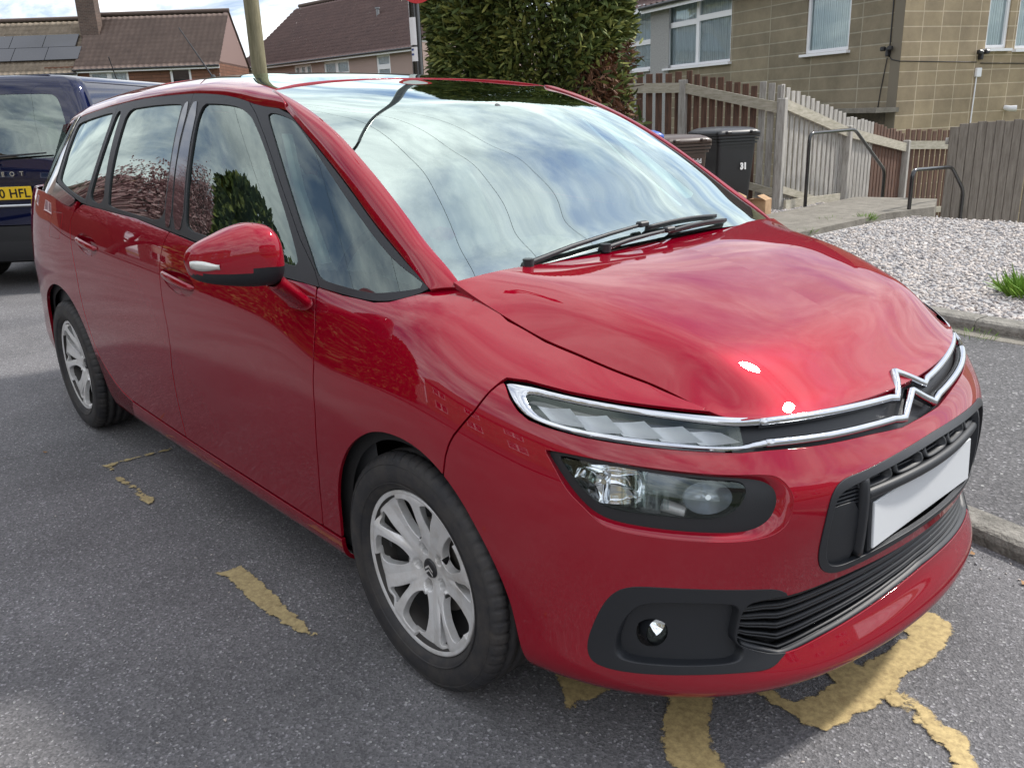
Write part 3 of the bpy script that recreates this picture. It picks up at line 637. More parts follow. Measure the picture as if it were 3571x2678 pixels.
for r in range(nr):
    zf=lambda s,r=r:.342+.094*(r//2+.5)/(nr/2)+(-.005 if r%2 else .004)
    lev=.285+.150*(r//2)/(nr/2)+(.012 if r%2 else 0)
    path=[];ss=np.linspace(-.612,.612,81)
    for s in ss:
        zt,zb=lgz(s,True),lgz(s,False);t=(r//2+.35+(.28 if r%2 else 0))/(nr/2);z=zb+(zt-zb)*t
        sm=np.interp(abs(s),[0,.45,.612],[0,0,.006])
        p,o=frame_at(s if abs(s)>1e-6 else -1e-6,z,.016+sm);path.append((p,o,Vector((0,0,1))))
    sweep(m,path,[(.004,-.0018),(.004,.0018),(-.02,.0032),(-.02,-.0032)])
m.obj('grille_slats',mat('slat_black',(.010,.011,.013),.45),g_back)
m=MB();path=[]
for s in np.linspace(-.60,.60,81):
    p,o=frame_at(s if abs(s)>1e-6 else -1e-6,lgz(s,False)+.004,.004);path.append((p,o,Vector((0,0,1))))
sweep(m,path,[(.002,-.004),(.001,.004),(-.03,.010),(-.03,-.008)]);m.obj('grille_lip',M_PLA,g_back)
# upper grille with number plate
fr_o=chaikin(F['frame'],2);gap_in=[(-.368,.652),(-.30,.660),(-.182,.667),(-.05,.672),(.2,.673),(.2,.482),(-.03,.482),(-.17,.478),(-.30,.470),(-.365,.467),(-.402,.485),(-.412,.540),(-.403,.600),(-.390,.640)]
gi=chaikin(gap_in,2)
Sf=carve(seg(-.45,0,.42,.72),[fr_o],[gi],gap=.001)
Sf=flange(offset(Sf,-.003),.012,.0015,skip=at0);ug=surf_obj('upper_grille',Sf,M_PLA,car,weld0=True)
Sb=offset(carve(seg(-.45,0,.42,.72),[gi],gap=-.003),.046)
surf_obj('grille_back',Sb,M_PLA,ug,weld0=True)
endp=[(-.308,.470),(-.365,.466),(-.403,.485),(-.413,.540),(-.405,.598),(-.398,.612),(-.308,.612)]
Se=flange(offset(carve(seg(-.45,-.25,.42,.72),[chaikin(endp,1)],gap=-.002),.008),.02,.002)
surf_obj('end_panel',Se,M_PLA,ug);surf_obj('end_panel',Se,M_PLA,ug,mirror=True)
# five slots: raised rims around dark openings, posts and vents at each end
m=MB();md=MB()
for k in range(5):
    sc0=-.256+.128*k;w2,h2=.053,.0150;n=32;V=[];Fq=[]
    for (gx,dd) in ((1.10,.021),(1.10,.010),(.93,.009),(.86,.035)):
        for i in range(n):
            a=2*math.pi*i/n;ca,sa=math.cos(a),math.sin(a);ex=4;f=(abs(ca)**ex+abs(sa)**ex)**(-1/ex)
            s=sc0+ca*f*w2*gx;z=.650+.008*(1-abs(sc0)/.3)+sa*f*(h2*gx+.0005);V.append(surf_at(s if abs(s)>1e-6 else -1e-6,z,dd))
    for j in range(3):
        for i in range(n):Fq.append((j*n+i,j*n+(i+1)%n,(j+1)*n+(i+1)%n,(j+1)*n+i))
    m.add(V,Fq,0,True);md.add(V[-n:],[tuple(range(n))],0)
    # horizontal bar inside the slot
    path=[]
    for s in np.linspace(sc0-w2*.8,sc0+w2*.5,6):
        p,o=frame_at(s if abs(s)>1e-6 else -1e-6,.651+.008*(1-abs(sc0)/.3),.022);path.append((p,o,Vector((0,0,1))))
    sweep(m,path,[(.004,-.0012),(.004,.0012),(-.01,.0012),(-.01,-.0012)])
m.obj('slot_rims',M_PLA,ug);md.obj('slot_openings',M_DARK,ug)
m=MB();path=[]
for s in np.linspace(-.295,.295,41):
    p,o=frame_at(s if abs(s)>1e-6 else -1e-6,.618+.004*(1-(s/.3)**2),.010);path.append((p,o,Vector((0,0,1))))
sweep(m,path,[(.006,-.010),(.0095,-.004),(.0095,.004),(.006,.012),(-.015,.016),(-.015,-.014)]);m.obj('shelf_bar',M_PLA,ug)
for sg in (-1,1):
    m=MB();path=[]
    for z in np.linspace(.476,.666,14):
        s=sg*(.298+.004*math.sin((z-.476)/.19*math.pi));p,o=frame_at(s,z,.009);t=Vector(surf_at(s-.01*1,z,.009)-surf_at(s+.01,z,.009)).normalized();path.append((p,o,t))
    sweep(m,path,[(.012,-.008),(.012,.006),(-.02,.014),(-.02,-.014)]);m.obj('grille_post',M_PLA,ug)
    m=MB()
    for k in range(5):
        path=[]
        for s in np.linspace(.312,.392-.002*k,8):
            p,o=frame_at(sg*s,.646-.009*k,.014);path.append((p,o,Vector((0,0,1))))
        sweep(m,path,[(.004,-.0012),(.004,.0012),(-.012,.003),(-.012,-.003)])
    m.obj('vent_fins',M_PLA,ug)
m=MB();m.bbox((0,0,0),(.007,.520,.111),.002);np_=m.obj('number_plate',M_PLATE,car);np_.location=(.874,0,.5385);np_.rotation_euler=(0,R_(-3),0)
m=MB();m.bbox((0,0,0),(.012,.54,.125),.003);o=m.obj('plate_backing',M_PLA,ug);o.location=(.866,0,.5385);o.rotation_euler=(0,R_(-3),0)
# chrome bars with the twin chevrons
def bar(pts,half_w,name,rise):
    """pts: (s,z,d) near half from the outer end to the centre"""
    full=pts+[(-s,z,d) for s,z,d in pts[::-1][(1 if abs(pts[-1][0])<1e-6 else 0):]]
    P=[];
    for s,z,d in full:
        p,o=frame_at(s if abs(s)>1e-6 else -1e-6,z,d);P.append((Vector(p),o))
    # subdivide long runs
    Q=[]
    for i in range(len(full)-1):
        n=max(1,int(abs(full[i+1][0]-full[i][0])/.02))
        for k in range(n):
            t=k/n;s=full[i][0]*(1-t)+full[i+1][0]*t;z=full[i][1]*(1-t)+full[i+1][1]*t;d=full[i][2]*(1-t)+full[i+1][2]*t
            p,o=frame_at(s if abs(s)>1e-6 else -1e-6,z,d);Q.append((Vector(p),o))
    Q.append(P[-1]);m=MB();path=[]
    for i,(p,o) in enumerate(Q):
        a=(Q[i][0]-Q[max(i-1,0)][0]);b=(Q[min(i+1,len(Q)-1)][0]-Q[i][0])
        a=a.normalized() if a.length>1e-9 else b.normalized();b=b.normalized() if b.length>1e-9 else a
        na=o.cross(a).normalized();nb=o.cross(b).normalized();mm_=(na+nb).normalized();k=1/max(mm_.dot(na),.45)
        if mm_.z<0:mm_=-mm_
        path.append((p,o,mm_*k))
    w=half_w;sweep(m,path,[(-.012,-w),(.003,-w),(.0075,-w*.62),(.0095,0),(.0075,w*.62),(.003,w),(-.012,w)]);return m.obj(name,M_CHR,car)
bar([(-.535,.8015,.001),(-.495,.800,.0),(-.349,.793,-.001),(-.200,.784,-.002),(-.105,.778,-.002),(-.078,.772,-.003),(-.004,.810,-.002),(0,.810,-.002)],.0088,'upper_chrome_chevron',0)
bar([(-.535,.7655,.002),(-.513,.764,.001),(-.382,.755,-.001),(-.224,.745,-.002),(-.125,.738,-.003),(-.082,.730,-.004),(-.004,.771,-.006),(0,.771,-.006)],.0088,'lower_chrome_chevron',0)
gb=[(-.62,.757),(-.53,.754),(-.39,.743),(-.23,.732),(-.10,.719),(.2,.716),(.2,.83),(-.1,.83),(-.62,.83)]
surf_obj('grille_band',offset(carve(seg(-.62,0,.7,.84),[gb],gap=-.008),.022),M_PLA,car,weld0=True)
# --- bonnet
def crv(P,n):
    P=np.asarray(P,float);L=np.concatenate([[0],np.cumsum(np.linalg.norm(np.diff(P,axis=0),axis=1))]);q=np.linspace(0,L[-1],n)
    return gsmooth(np.stack([pchip(L,P[:,k],q) for k in range(3)],1),n/60)
na,nw=90,64;E_=crv(HEDGE[1:],na);ww=np.linspace(0,1,nw)**.9
Fw=pchip([0,.3,.6,.78,.86,.93,1.0],[1,.975,.90,.80,.62,.33,0],ww);Fw=gsmooth(Fw,.6)
HP=np.zeros((na,nw,3))
_fs=np.linspace(-.592,-1e-6,60);_fp=np.array([surf_at(s,.792+.019*(-s/.592)**1.5,.0005) for s in _fs]);_o=np.argsort(-_fp[:,1]);_fy,_fx=-_fp[::-1,1],_fp[::-1,0]
for i in range(na):
    a=i/(na-1);bow=.045+(.122-.045)*a**2.2;y=E_[i,1]*ww;k_=a**2.2;xf=np.interp(-y,_fy,_fx);x=E_[i,0]+.045*(1-k_)*(1-ww**2.3)+k_*(xf-np.interp(-E_[-1,1],_fy,_fx))
    zc=pchip([-.1,.0,.05,.15,.25,.40,.55,.66,.73,.78,.82],[1.065,1.060,1.057,1.050,1.037,1.002,.952,.902,.865,.834,.803],x)
    zz_=E_[i,2]+(zc-E_[i,2])*Fw;kk=np.clip((a-.72)/.28,0,1)**2.6;HP[i]=np.stack([x,y,zz_*(1-kk)+(.792+.019*ww**1.5)*kk],1)
HP=gsmooth(gsmooth(HP,1.2),.8,axis=1);HP[:,0,1]=0;HP[:,:,2]+=.0015
HUV=np.stack([HP[:,:,0],HP[:,:,1]],-1)
HOOD=mk_surf(HP,HUV,(0,0,1));HOODF=flange(HOOD,.014,.002,skip=at0)
bonnet=surf_obj('bonnet',HOODF,M_RED,car,weld0=True)
# --- side of the cabin
CO=[-0.81229,0.02435,0.4078,0.04685,0.15469,0.19665,0.14718,0.38457,0.09977]
def gside(x,z):
    x0=np.maximum(x,-2.75);u=x0/1.5+.9;v=z-1.2;B=[np.ones_like(u),u,v,u*u,u*v,v*v,u**3,u*u*v,u**4];y=sum(c*b for c,b in zip(CO,B))
    e=np.maximum(-2.75-x,0);return y+.30*e**1.7
X,Zz=np.meshgrid(np.linspace(-3.62,.10,373),np.linspace(.95,1.60,66),indexing='ij')
SIDE=mk_surf(np.stack([X,gside(X,Zz),Zz],-1),np.stack([X,Zz],-1),(0,-1,0))
W=dict(
 outline=[(-2.77,1.215),(-2.753,1.2),(-2.443,1.147),(-2.315,1.126),(-2.044,1.115),(-1.725,1.104),(-1.397,1.081),(-1.208,1.070),(-.877,1.043),(-.611,1.018),(-.448,1.009),(-.305,.997),(-.24,.992),(-.193,.991),(-.140,.996),(-.085,1.012),(-.046,1.032),(-.098,1.055),(-.179,1.098),(-.303,1.166),(-.451,1.255),(-.623,1.348),(-.741,1.407),(-.859,1.466),(-1.022,1.482),(-1.136,1.506),(-1.267,1.523),(-1.471,1.536),(-1.761,1.538),(-2.036,1.533),(-2.359,1.517),(-2.65,1.500),(-2.883,1.482),(-2.905,1.45),(-2.88,1.39),(-2.83,1.32),(-2.79,1.26)],
 win_q=[(-2.835,1.455),(-2.60,1.474),(-2.337,1.491),(-2.305,1.484),(-2.300,1.35),(-2.305,1.216),(-2.303,1.147),(-2.32,1.144),(-2.495,1.168),(-2.707,1.206),(-2.730,1.225),(-2.765,1.285),(-2.822,1.374),(-2.845,1.43)],
 win_s=[(-2.262,1.492),(-2.20,1.497),(-2.19,1.40),(-2.143,1.237),(-2.083,1.132),(-2.262,1.143),(-2.266,1.218),(-2.264,1.401)],
 win_r=[(-2.126,1.497),(-1.95,1.503),(-1.792,1.506),(-1.570,1.504),(-1.565,1.49),(-1.545,1.38),(-1.500,1.224),(-1.463,1.103),(-1.73,1.116),(-2.033,1.130),(-2.048,1.15),(-2.095,1.253),(-2.124,1.4)],
 bp1=[(-1.553,1.509),(-1.503,1.509),(-1.484,1.337),(-1.385,1.090),(-1.450,1.094),(-1.494,1.251),(-1.530,1.371)],
 bp2=[(-1.486,1.509),(-1.430,1.507),(-1.386,1.33),(-1.281,1.090),(-1.370,1.090),(-1.450,1.27),(-1.475,1.38)],
 win_f=[(-1.415,1.499),(-1.30,1.496),(-1.196,1.489),(-1.12,1.478),(-1.05,1.456),(-1.007,1.434),(-.882,1.349),(-.779,1.266),(-.634,1.151),(-.539,1.068),(-.530,1.050),(-.56,1.048),(-.735,1.064),(-1.118,1.090),(-1.263,1.096),(-1.30,1.16),(-1.37,1.33)],
 win_a=[(-.945,1.458),(-.90,1.456),(-.813,1.438),(-.752,1.411),(-.597,1.320),(-.432,1.222),(-.288,1.138),(-.188,1.084),(-.085,1.045),(-.070,1.034),(-.09,1.025),(-.184,1.010),(-.228,1.008),(-.317,1.015),(-.39,1.022),(-.425,1.030),(-.455,1.050),(-.499,1.088),(-.577,1.148),(-.722,1.267),(-.866,1.385),(-.94,1.445)])
door_split=[(-1.09,1.50),(-1.015,1.458),(-.912,1.386),(-.815,1.312),(-.734,1.249),(-.646,1.182),(-.563,1.118),(-.452,1.045),(-.40,1.0)]
fr_f=[(-1.43,1.60),(-.95,1.60)]+door_split+[(-.30,.90),(-1.38,.90),(-1.383,1.096),(-1.484,1.337),(-1.499,1.54)]
fr_r=[(-1.499,1.54),(-1.484,1.337),(-1.383,1.096),(-1.38,.9),(-2.28,.9),(-2.283,1.13),(-2.283,1.51),(-2.283,1.60),(-1.50,1.60)]
fr_q=[(-2.283,1.60),(-2.283,1.51),(-2.283,.9),(-3.1,.9),(-3.1,1.6)]
fr_a=[(-.95,1.60)]+door_split+[(-.30,.90),(.2,.9),(.2,1.6)]
outl=chaikin(W['outline'],1)
wq,ws,wr,wf,wa=[chaikin(W[k],2) for k in ('win_q','win_s','win_r','win_f','win_a')]
b1,b2=chaikin(W['bp1'],1),chaikin(W['bp2'],1)
def cab(name,polys,holes,mt,parents,d=0.0,gap=.0015,fl=.012):
    S=carve(SIDE,polys,holes,gap=gap)
    if d: S=offset(S,d)
    if fl:S=flange(S,fl,.0012)
    return [surf_obj(name,S,mt,p,mirror=i==1) for i,p in enumerate(parents)]
cab('window_frame',[outl,fr_f],[wf,b2],M_PLA2,fdoors);cab('window_frame',[outl,fr_r],[ws,wr,b1],M_PLA2,rdoors)
cab('window_frame',[outl,fr_q],[wq],M_PLA2,qo);ff=cab('quarter_frame',[outl,fr_a],[wa],M_PLA2,wings)
cab('pillar_trim',[b2],[],M_GLB,fdoors,-.002);cab('pillar_trim',[b1],[],M_GLB,rdoors,-.002)
cab('window_glass',[wf],[],M_GSD,fdoors,.006,-.006,0);cab('window_glass',[wr],[],M_GPR,rdoors,.006,-.006,0);cab('window_glass',[ws],[],M_GPR,rdoors,.006,-.006,0)
cab('window_glass',[wq],[],M_GPR,qo,.006,-.006,0);cab('quarter_glass',[wa],[],M_GSD,wings,.004,-.006,0)
dp=[(-2.883,1.484),(-2.95,1.478),(-3.20,1.462),(-3.42,1.42),(-3.60,1.30),(-3.62,1.10),(-3.30,1.12),(-3.0,1.148),(-2.75,1.145),(-2.56,1.118),(-2.47,1.110),(-2.40,1.136),(-2.443,1.147),(-2.753,1.2),(-2.77,1.215),(-2.79,1.26),(-2.83,1.32),(-2.88,1.39),(-2.905,1.45)]
cab('rear_pillar_arc',[dp],[],M_GLB,qo,-.003)
def inner_strip():  # added pale wedge, its colour standing in for light seen through the windscreen
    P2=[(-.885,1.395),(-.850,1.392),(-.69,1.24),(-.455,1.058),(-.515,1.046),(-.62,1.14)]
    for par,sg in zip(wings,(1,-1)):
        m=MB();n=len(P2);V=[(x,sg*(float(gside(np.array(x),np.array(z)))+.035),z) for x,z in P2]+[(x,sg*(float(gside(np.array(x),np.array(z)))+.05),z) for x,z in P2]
        m.add(V,[tuple(range(n)),tuple(range(2*n-1,n-1,-1))]+[(i,(i+1)%n,n+(i+1)%n,n+i) for i in range(n)]);m.obj('screen_light_wedge',mat('pale_screen_light',(.95,1.0,.98),.6),par)
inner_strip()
# --- roof
RO=np.array([(-3.60,-.53,1.40),(-3.40,-.575,1.425),(-3.20,-.612,1.452),(-2.88,-.638,1.484),(-2.367,-.658,1.519),(-2.036,-.662,1.534),(-1.754,-.665,1.5385),(-1.465,-.660,1.536),(-1.265,-.656,1.523),(-1.141,-.653,1.506),(-1.038,-.650,1.483),(-.861,-.645,1.466),(-.80,-.645,1.438)])
nx_,nw=150,60;xs=np.linspace(-3.58,-.83,nx_);ye=gsmooth(np.interp(xs,RO[:,0],-RO[:,1]),2);ze=gsmooth(np.interp(xs,RO[:,0],RO[:,2]),1.2)
zc=pchip([-3.6,-3.4,-3.0,-2.5,-2.0,-1.5,-1.2,-1.0,-.83],[1.545,1.580,1.615,1.633,1.628,1.602,1.570,1.545,1.515],xs)
ex=pchip([-3.6,-2.4,-1.9,-1.35,-1.0,-.8],[.60,.60,.50,.32,.22,.20],xs)
th=np.linspace(0,1,nw)**1.0;uu=1-(1-th)**2.0   # denser near the edge (u=|y|/ye)
RP=np.zeros((nx_,nw,3))
for i in range(nx_):
    u=uu;RP[i,:,0]=xs[i];RP[i,:,1]=-ye[i]*u;RP[i,:,2]=ze[i]+(zc[i]-ze[i])*(1-u**2.2)**ex[i]
ROOF=mk_surf(RP,np.stack([RP[:,:,0],RP[:,:,1]],-1),(0,0,1))
head=[(-3.7,-.9),(-.865,-.9),(-.862,-.646),(-.90,-.635),(-.96,-.618),(-1.012,-.603),(-1.03,-.58),(-1.08,-.48),(-1.13,-.33),(-1.16,-.15),(-1.17,.1),(-3.7,.1)]
pano=chaikin([(-1.040,-.572),(-1.04,-.572),(-1.092,-.475),(-1.141,-.325),(-1.171,-.15),(-1.181,.15),(-2.35,.15),(-2.35,-.44),(-2.25,-.50),(-1.5,-.53),(-1.06,-.578)],2)
roof=surf_obj('roof',flange(carve(ROOF,[head],[pano],gap=.001),.015,.003,skip=at0),M_RED,car,weld0=True)
surf_obj('roof_glass',offset(carve(ROOF,[pano],gap=.002),.0015),M_GWS,roof,weld0=True)
# --- pillars
PI_=np.array([(-1.015,-.599,1.528),(-.865,-.606,1.488),(-.639,-.624,1.408),(-.429,-.647,1.304),(-.262,-.665,1.205),(-.14,-.678,1.126),(-.032,-.687,1.064),(.012,-.692,1.034)])
PO_=np.array([(-.858,-.646,1.468),(-.738,-.665,1.409),(-.618,-.681,1.350),(-.444,-.704,1.257),(-.308,-.719,1.170),(-.182,-.731,1.100),(-.099,-.739,1.056),(-.046,-.744,1.030)])
npi=80;A_=crv(PI_,npi);B_=crv(PO_,npi);kw=22;PP=np.zeros((npi,kw,3))
for j in range(kw):
    t=j/(kw-1);Pm=A_*(1-t)+B_*t;tg=np.gradient(Pm,axis=0);ac=B_-A_;nn=np.cross(tg,ac);nn/=np.linalg.norm(nn,axis=1)[:,None];nn*=np.sign(nn[:,2:3]);PP[:,j]=Pm+nn*(.017*(1-(2*t-1)**2)**.8)*(np.clip(np.linspace(0,1,npi)/.12,0,1)**.8*.35+.65)[:,None]*(np.clip((1-np.linspace(0,1,npi))/.14,0,1)**.7*.75+.25)[:,None]
PIL=mk_surf(PP,np.stack([PP[:,:,0],PP[:,:,2]],-1),(0,-.7,.7))
both('windscreen_pillar',flange(PIL,.016,.0025),M_RED,car)
# --- windscreen
nt_=90;E2=crv(PI_,nt_);yw=np.linspace(-1,1,61);GP=np.zeros((nt_,61,3))
for i in range(nt_):
    t=i/(nt_-1);dxx=np.interp(t,[0,.12,.3,.6,1],[-.155,-.06,.010,.035,.045]);dz=np.interp(t,[0,.12,.3,.6,1],[.040,.044,.052,.052,.040]);q=1-np.abs(yw)**2.3
    GP[i]=np.stack([E2[i,0]+dxx*q,-E2[i,1]*-1*yw*-1,E2[i,2]+dz*q],1);GP[i,:,1]=yw*(-E2[i,1]);GP[i,:,2]-=.004
GP=gsmooth(GP,2.5)
GV=np.stack([np.repeat(np.linspace(0,1,nt_)[:,None],61,1),np.repeat(yw[None],nt_,0)],-1)
WS=mk_surf(GP,GV,(.5,0,.8))
ws=surf_obj('windscreen',WS,M_GWS,car)
# black edge print inside the lower screen
fr_band=[(.90,-1.1),(.90,1.1),(1.1,1.1),(1.1,-1.1)]
surf_obj('screen_border',offset(carve(WS,[[(.89,-.985),(.915,-.93),(.932,-.7),(.945,0),(.932,.7),(.915,.93),(.89,.985),(1.1,1.1),(1.1,-1.1)]],gap=0),.004),M_GLB,ws)
m=MB()
def ws_at(t,yv,d=0.0):
    i=t*(nt_-1);i0=int(min(max(i,0),nt_-2));f=i-i0;j=(yv+1)/2*60;j0=int(min(max(j,0),59));g=j-j0
    D=WS[1].reshape(nt_,61,8);q=(D[i0,j0]*(1-f)+D[i0+1,j0]*f)*(1-g)+(D[i0,j0+1]*(1-f)+D[i0+1,j0+1]*f)*g;n=q[3:6]/np.linalg.norm(q[3:6]);return Vector(q[:3]+n*d)
M_STK=mat('pink_sticker',(.42,.10,.22),.5);M_TNT=mat('sensor_tint',(.36,.25,.32),.4)
def decal(pts,mt,nm):
    m=MB();m.add([ws_at(t,y,-.0035) for t,y in pts],[tuple(range(len(pts)))]);m.obj(nm,mt,ws)
decal([(.806,-.955),(.800,-.90),(.815,-.865),(.840,-.862),(.850,-.90),(.842,-.945),(.820,-.965)],M_STK,'round_sticker')
decal([(.446+.075*math.cos(a),-.168+.050*math.sin(a)+.045*math.cos(a)) for a in np.linspace(0,2*math.pi,24,endpoint=False)],M_TNT,'sensor_patch')
# cowl panel
m=MB();pts=[]
for yv in np.linspace(-.60,.60,25):
    pts.append((Vector((.045+.01*(1-abs(yv)/.7),yv,1.016+.014*(1-(yv/.7)**2))),Vector((.5,0,.86)),Vector((.86,0,-.5))))
sweep(m,pts,[(.006,-.075),(.012,-.02),(.006,.03),(-.02,.03),(-.02,-.075)]);m.obj('cowl',M_PLA,car)
def wiper(a0,a1,b0,b1):
    m=MB();A=[ws_at(a0[0],a0[1],.004),ws_at((a0[0]*2+a1[0])/3,(a0[1]*2+a1[1])/3,.014),ws_at((a0[0]+2*a1[0])/3,(a0[1]+2*a1[1])/3,.018),ws_at(a1[0],a1[1],.020)]
    m.tube(A,[.008,.007,.006,.005],8);m.tube([A[0]-Vector((0,0,.01)),A[0]+Vector((0,0,.012))],.015,12)
    wp=m.obj('wiper',M_PLA,car);m=MB();n=14;path=[]
    for i in range(n+1):
        t=i/n;p=ws_at(b0[0]+(b1[0]-b0[0])*t,b0[1]+(b1[1]-b0[1])*t,.010+.006*math.sin(math.pi*t));path.append((p,Vector((.5,0,.86)),Vector((.86,0,-.5))))
    sweep(m,path,[(.007,-.003),(.010,.003),(.002,.007),(-.012,.001),(-.012,-.001),(.002,-.006)]);m.obj('wiper_blade',M_PLA,wp)
    m=MB();m.bbox((0,0,0),(.022,.04,.016),.004);q=m.obj('wiper_clip',M_PLA,wp);q.location=ws_at(a1[0],a1[1],.022)
    return wp
wiper((.988,-.70),(.962,-.055),(.968,-.03),(.964,.48));wiper((1.0,-.32),(.995,.06),(.994,.08),(.984,.52))
# --- tailgate glass and lower closing panels
m=MB();n=30;V=[];Fq=[]
for i in range(n+1):
    y=-.55+1.10*i/n;u=abs(y)/.55
    a=(-3.56+.03*u**2,y,1.50-.05*u**2.5);b=(-3.70+.05*u**3,y*1.18,1.17);V+= [a,b]
for i in range(n): Fq.append((2*i,2*i+1,2*i+3,2*i+2))
m.add(V,Fq,0,True);m.obj('tailgate_glass',M_GPR,car)
m=MB();m.prism([(-3.50,1.545),(-3.64,1.522),(-3.65,1.512),(-3.5,1.49)],-.34,.34,axis='y')
m.obj('spoiler',M_RED,car)
# --- mirrors
def mirror_shell(sg):
    em=empty('wing_mirror',None,None);em.parent=car
    # cap: cross-sections across the car, outer tip to inner end
    ys=[-1.172,-1.164,-1.143,-1.108,-1.066,-1.028,-.995,-.974,-.964];n=40
    cx=[-.470,-.462,-.450,-.432,-.416,-.402,-.392,-.388,-.388]
    zt=[1.118,1.139,1.156,1.173,1.190,1.198,1.192,1.170,1.135];zb=[1.112,1.078,1.062,1.052,1.044,1.040,1.040,1.050,1.075]
    th_=[.006,.040,.062,.085,.104,.112,.106,.085,.04]
    L=np.concatenate([[0],np.cumsum(np.hypot(np.diff(ys),np.diff(zt)))]);q=np.linspace(0,L[-1],40)
    f=lambda a:gsmooth(pchip(L,a,q),1.0)
    ys_,cx_,zt_,zb_,tt=map(f,(ys,cx,zt,zb,th_));V=[];Fq=[];mi=[]
    for i in range(40):
        zc_=(zt_[i]+zb_[i])/2;hh=(zt_[i]-zb_[i])/2
        for k in range(n):
            a=2*math.pi*k/n;ca,sa=math.cos(a),math.sin(a)
            ex=2.6 if ca>0 else 5.0
            r=(abs(ca)**ex+abs(sa)**ex)**(-1/ex);xx=ca*r*(tt[i]*(.62 if ca>0 else .42));V.append((cx_[i]+xx,ys_[i]*-sg if sg<0 else -ys_[i],zc_+sa*r*hh))
    V=[(x,(y if sg<0 else y),z) for x,y,z in V]
    V=[(x,sg*abs(y),z) for x,y,z in V]
    for i in range(39):
        for k in range(n):
            Fq.append((i*n+k,i*n+(k+1)%n,(i+1)*n+(k+1)%n,(i+1)*n+k))
    lim=lambda y:1.090-.006*(abs(y)-1.0)/.15
    red,blk=[],[]
    for f_ in Fq:
        c=np.mean([V[k] for k in f_],0)
        back=c[0]<np.interp(abs(c[1]),[.94,1.0,1.1,1.17],[-.43,-.445,-.475,-.480])
        (blk if (c[2]<lim(c[1]) or back) else red).append(f_)
    blk+= [tuple(range(n-1,-1,-1)),tuple(range(39*n,40*n))]
    m=MB();m.add(V,red,0,True);m.obj('mirror_cap',M_RED,em)
    m=MB();m.add([Vector(v) for v in V],blk,0,True);m.obj('mirror_base',M_PLA,em)
    # indicator strip along the lower outer edge
    m=MB();path=[]
    for i in range(2,12):
        a0=math.radians(-18);k=[V[i*n+j] for j in range(n)]
        zz=np.interp(abs(V[i*n][1]),[1.05,1.165],[1.092,1.110]);best=max((v for v in k if v[2]>zz-.02 and v[2]<zz+.012),key=lambda v:v[0],default=None)
        if best is None: continue
        path.append((Vector((best[0],best[1],zz)),Vector((.85,sg*.5,0)).normalized(),Vector((0,0,1))))
    if len(path)>2:
        w_=[.5+.5*math.sin(math.pi*min(1,(j+.8)/len(path)*1.15)) for j in range(len(path))]
        Vs=[];
        for (p,o,u),ww_ in zip(path,w_):
            for a,b in ((.003,-.014),(.007,0),(.003,.010),(-.02,.011),(-.02,-.014)): Vs.append(p+o*a+u*b*ww_)
        Fs=[(i*5+k,i*5+(k+1)%5,(i+1)*5+(k+1)%5,(i+1)*5+k) for i in range(len(path)-1) for k in range(5)]+[(0,1,2,3,4),tuple(range(len(Vs)-1,len(Vs)-6,-1))]
        m.add(Vs,Fs,0,True);m.obj('indicator',mat('indicator_lens',(.62,.63,.60),.12,.3,1.0),em)
    m=MB();m.bbox((-.462,sg*1.055,1.115),(.008,.14,.09),.003);m.obj('mirror_glass',M_SIL,em)
    # foot
    m=MB();path=[]
    for t in np.linspace(0,1,10):
        p=Vector((-.395,sg*.985,1.052)).lerp(Vector((-.452,sg*.888,.968)),t);path.append((p,Vector((0,-sg*.55,.83)).normalized(),Vector((1,0,0))))
    Vs=[];
    for i,(p,o,u) in enumerate(path):
        for a in range(16):
            c_,s_=math.cos(2*math.pi*a/16),math.sin(2*math.pi*a/16);Vs.append(p+o*(.021*s_)+u*((.050+.022*i/9)*c_*(abs(c_)**-.3 if abs(c_)>.01 else 1)))
    Fs=[(i*16+k,i*16+(k+1)%16,(i+1)*16+(k+1)%16,(i+1)*16+k) for i in range(9) for k in range(16)]+[tuple(range(16)),tuple(range(9*16+15,9*16-1,-1))]
    m.add(Vs,Fs,0,True);m.obj('mirror_foot',M_RED,em)
mirror_shell(-1)
# aerial
m=MB();m.tube([(-2.75,-.02,1.63),(-2.77,-.02,1.655)],[.016,.011],10);m.tube([(-2.77,-.02,1.65),(-3.02,-.055,1.90)],[.004,.0028],8);m.obj('aerial',M_PLA,car)
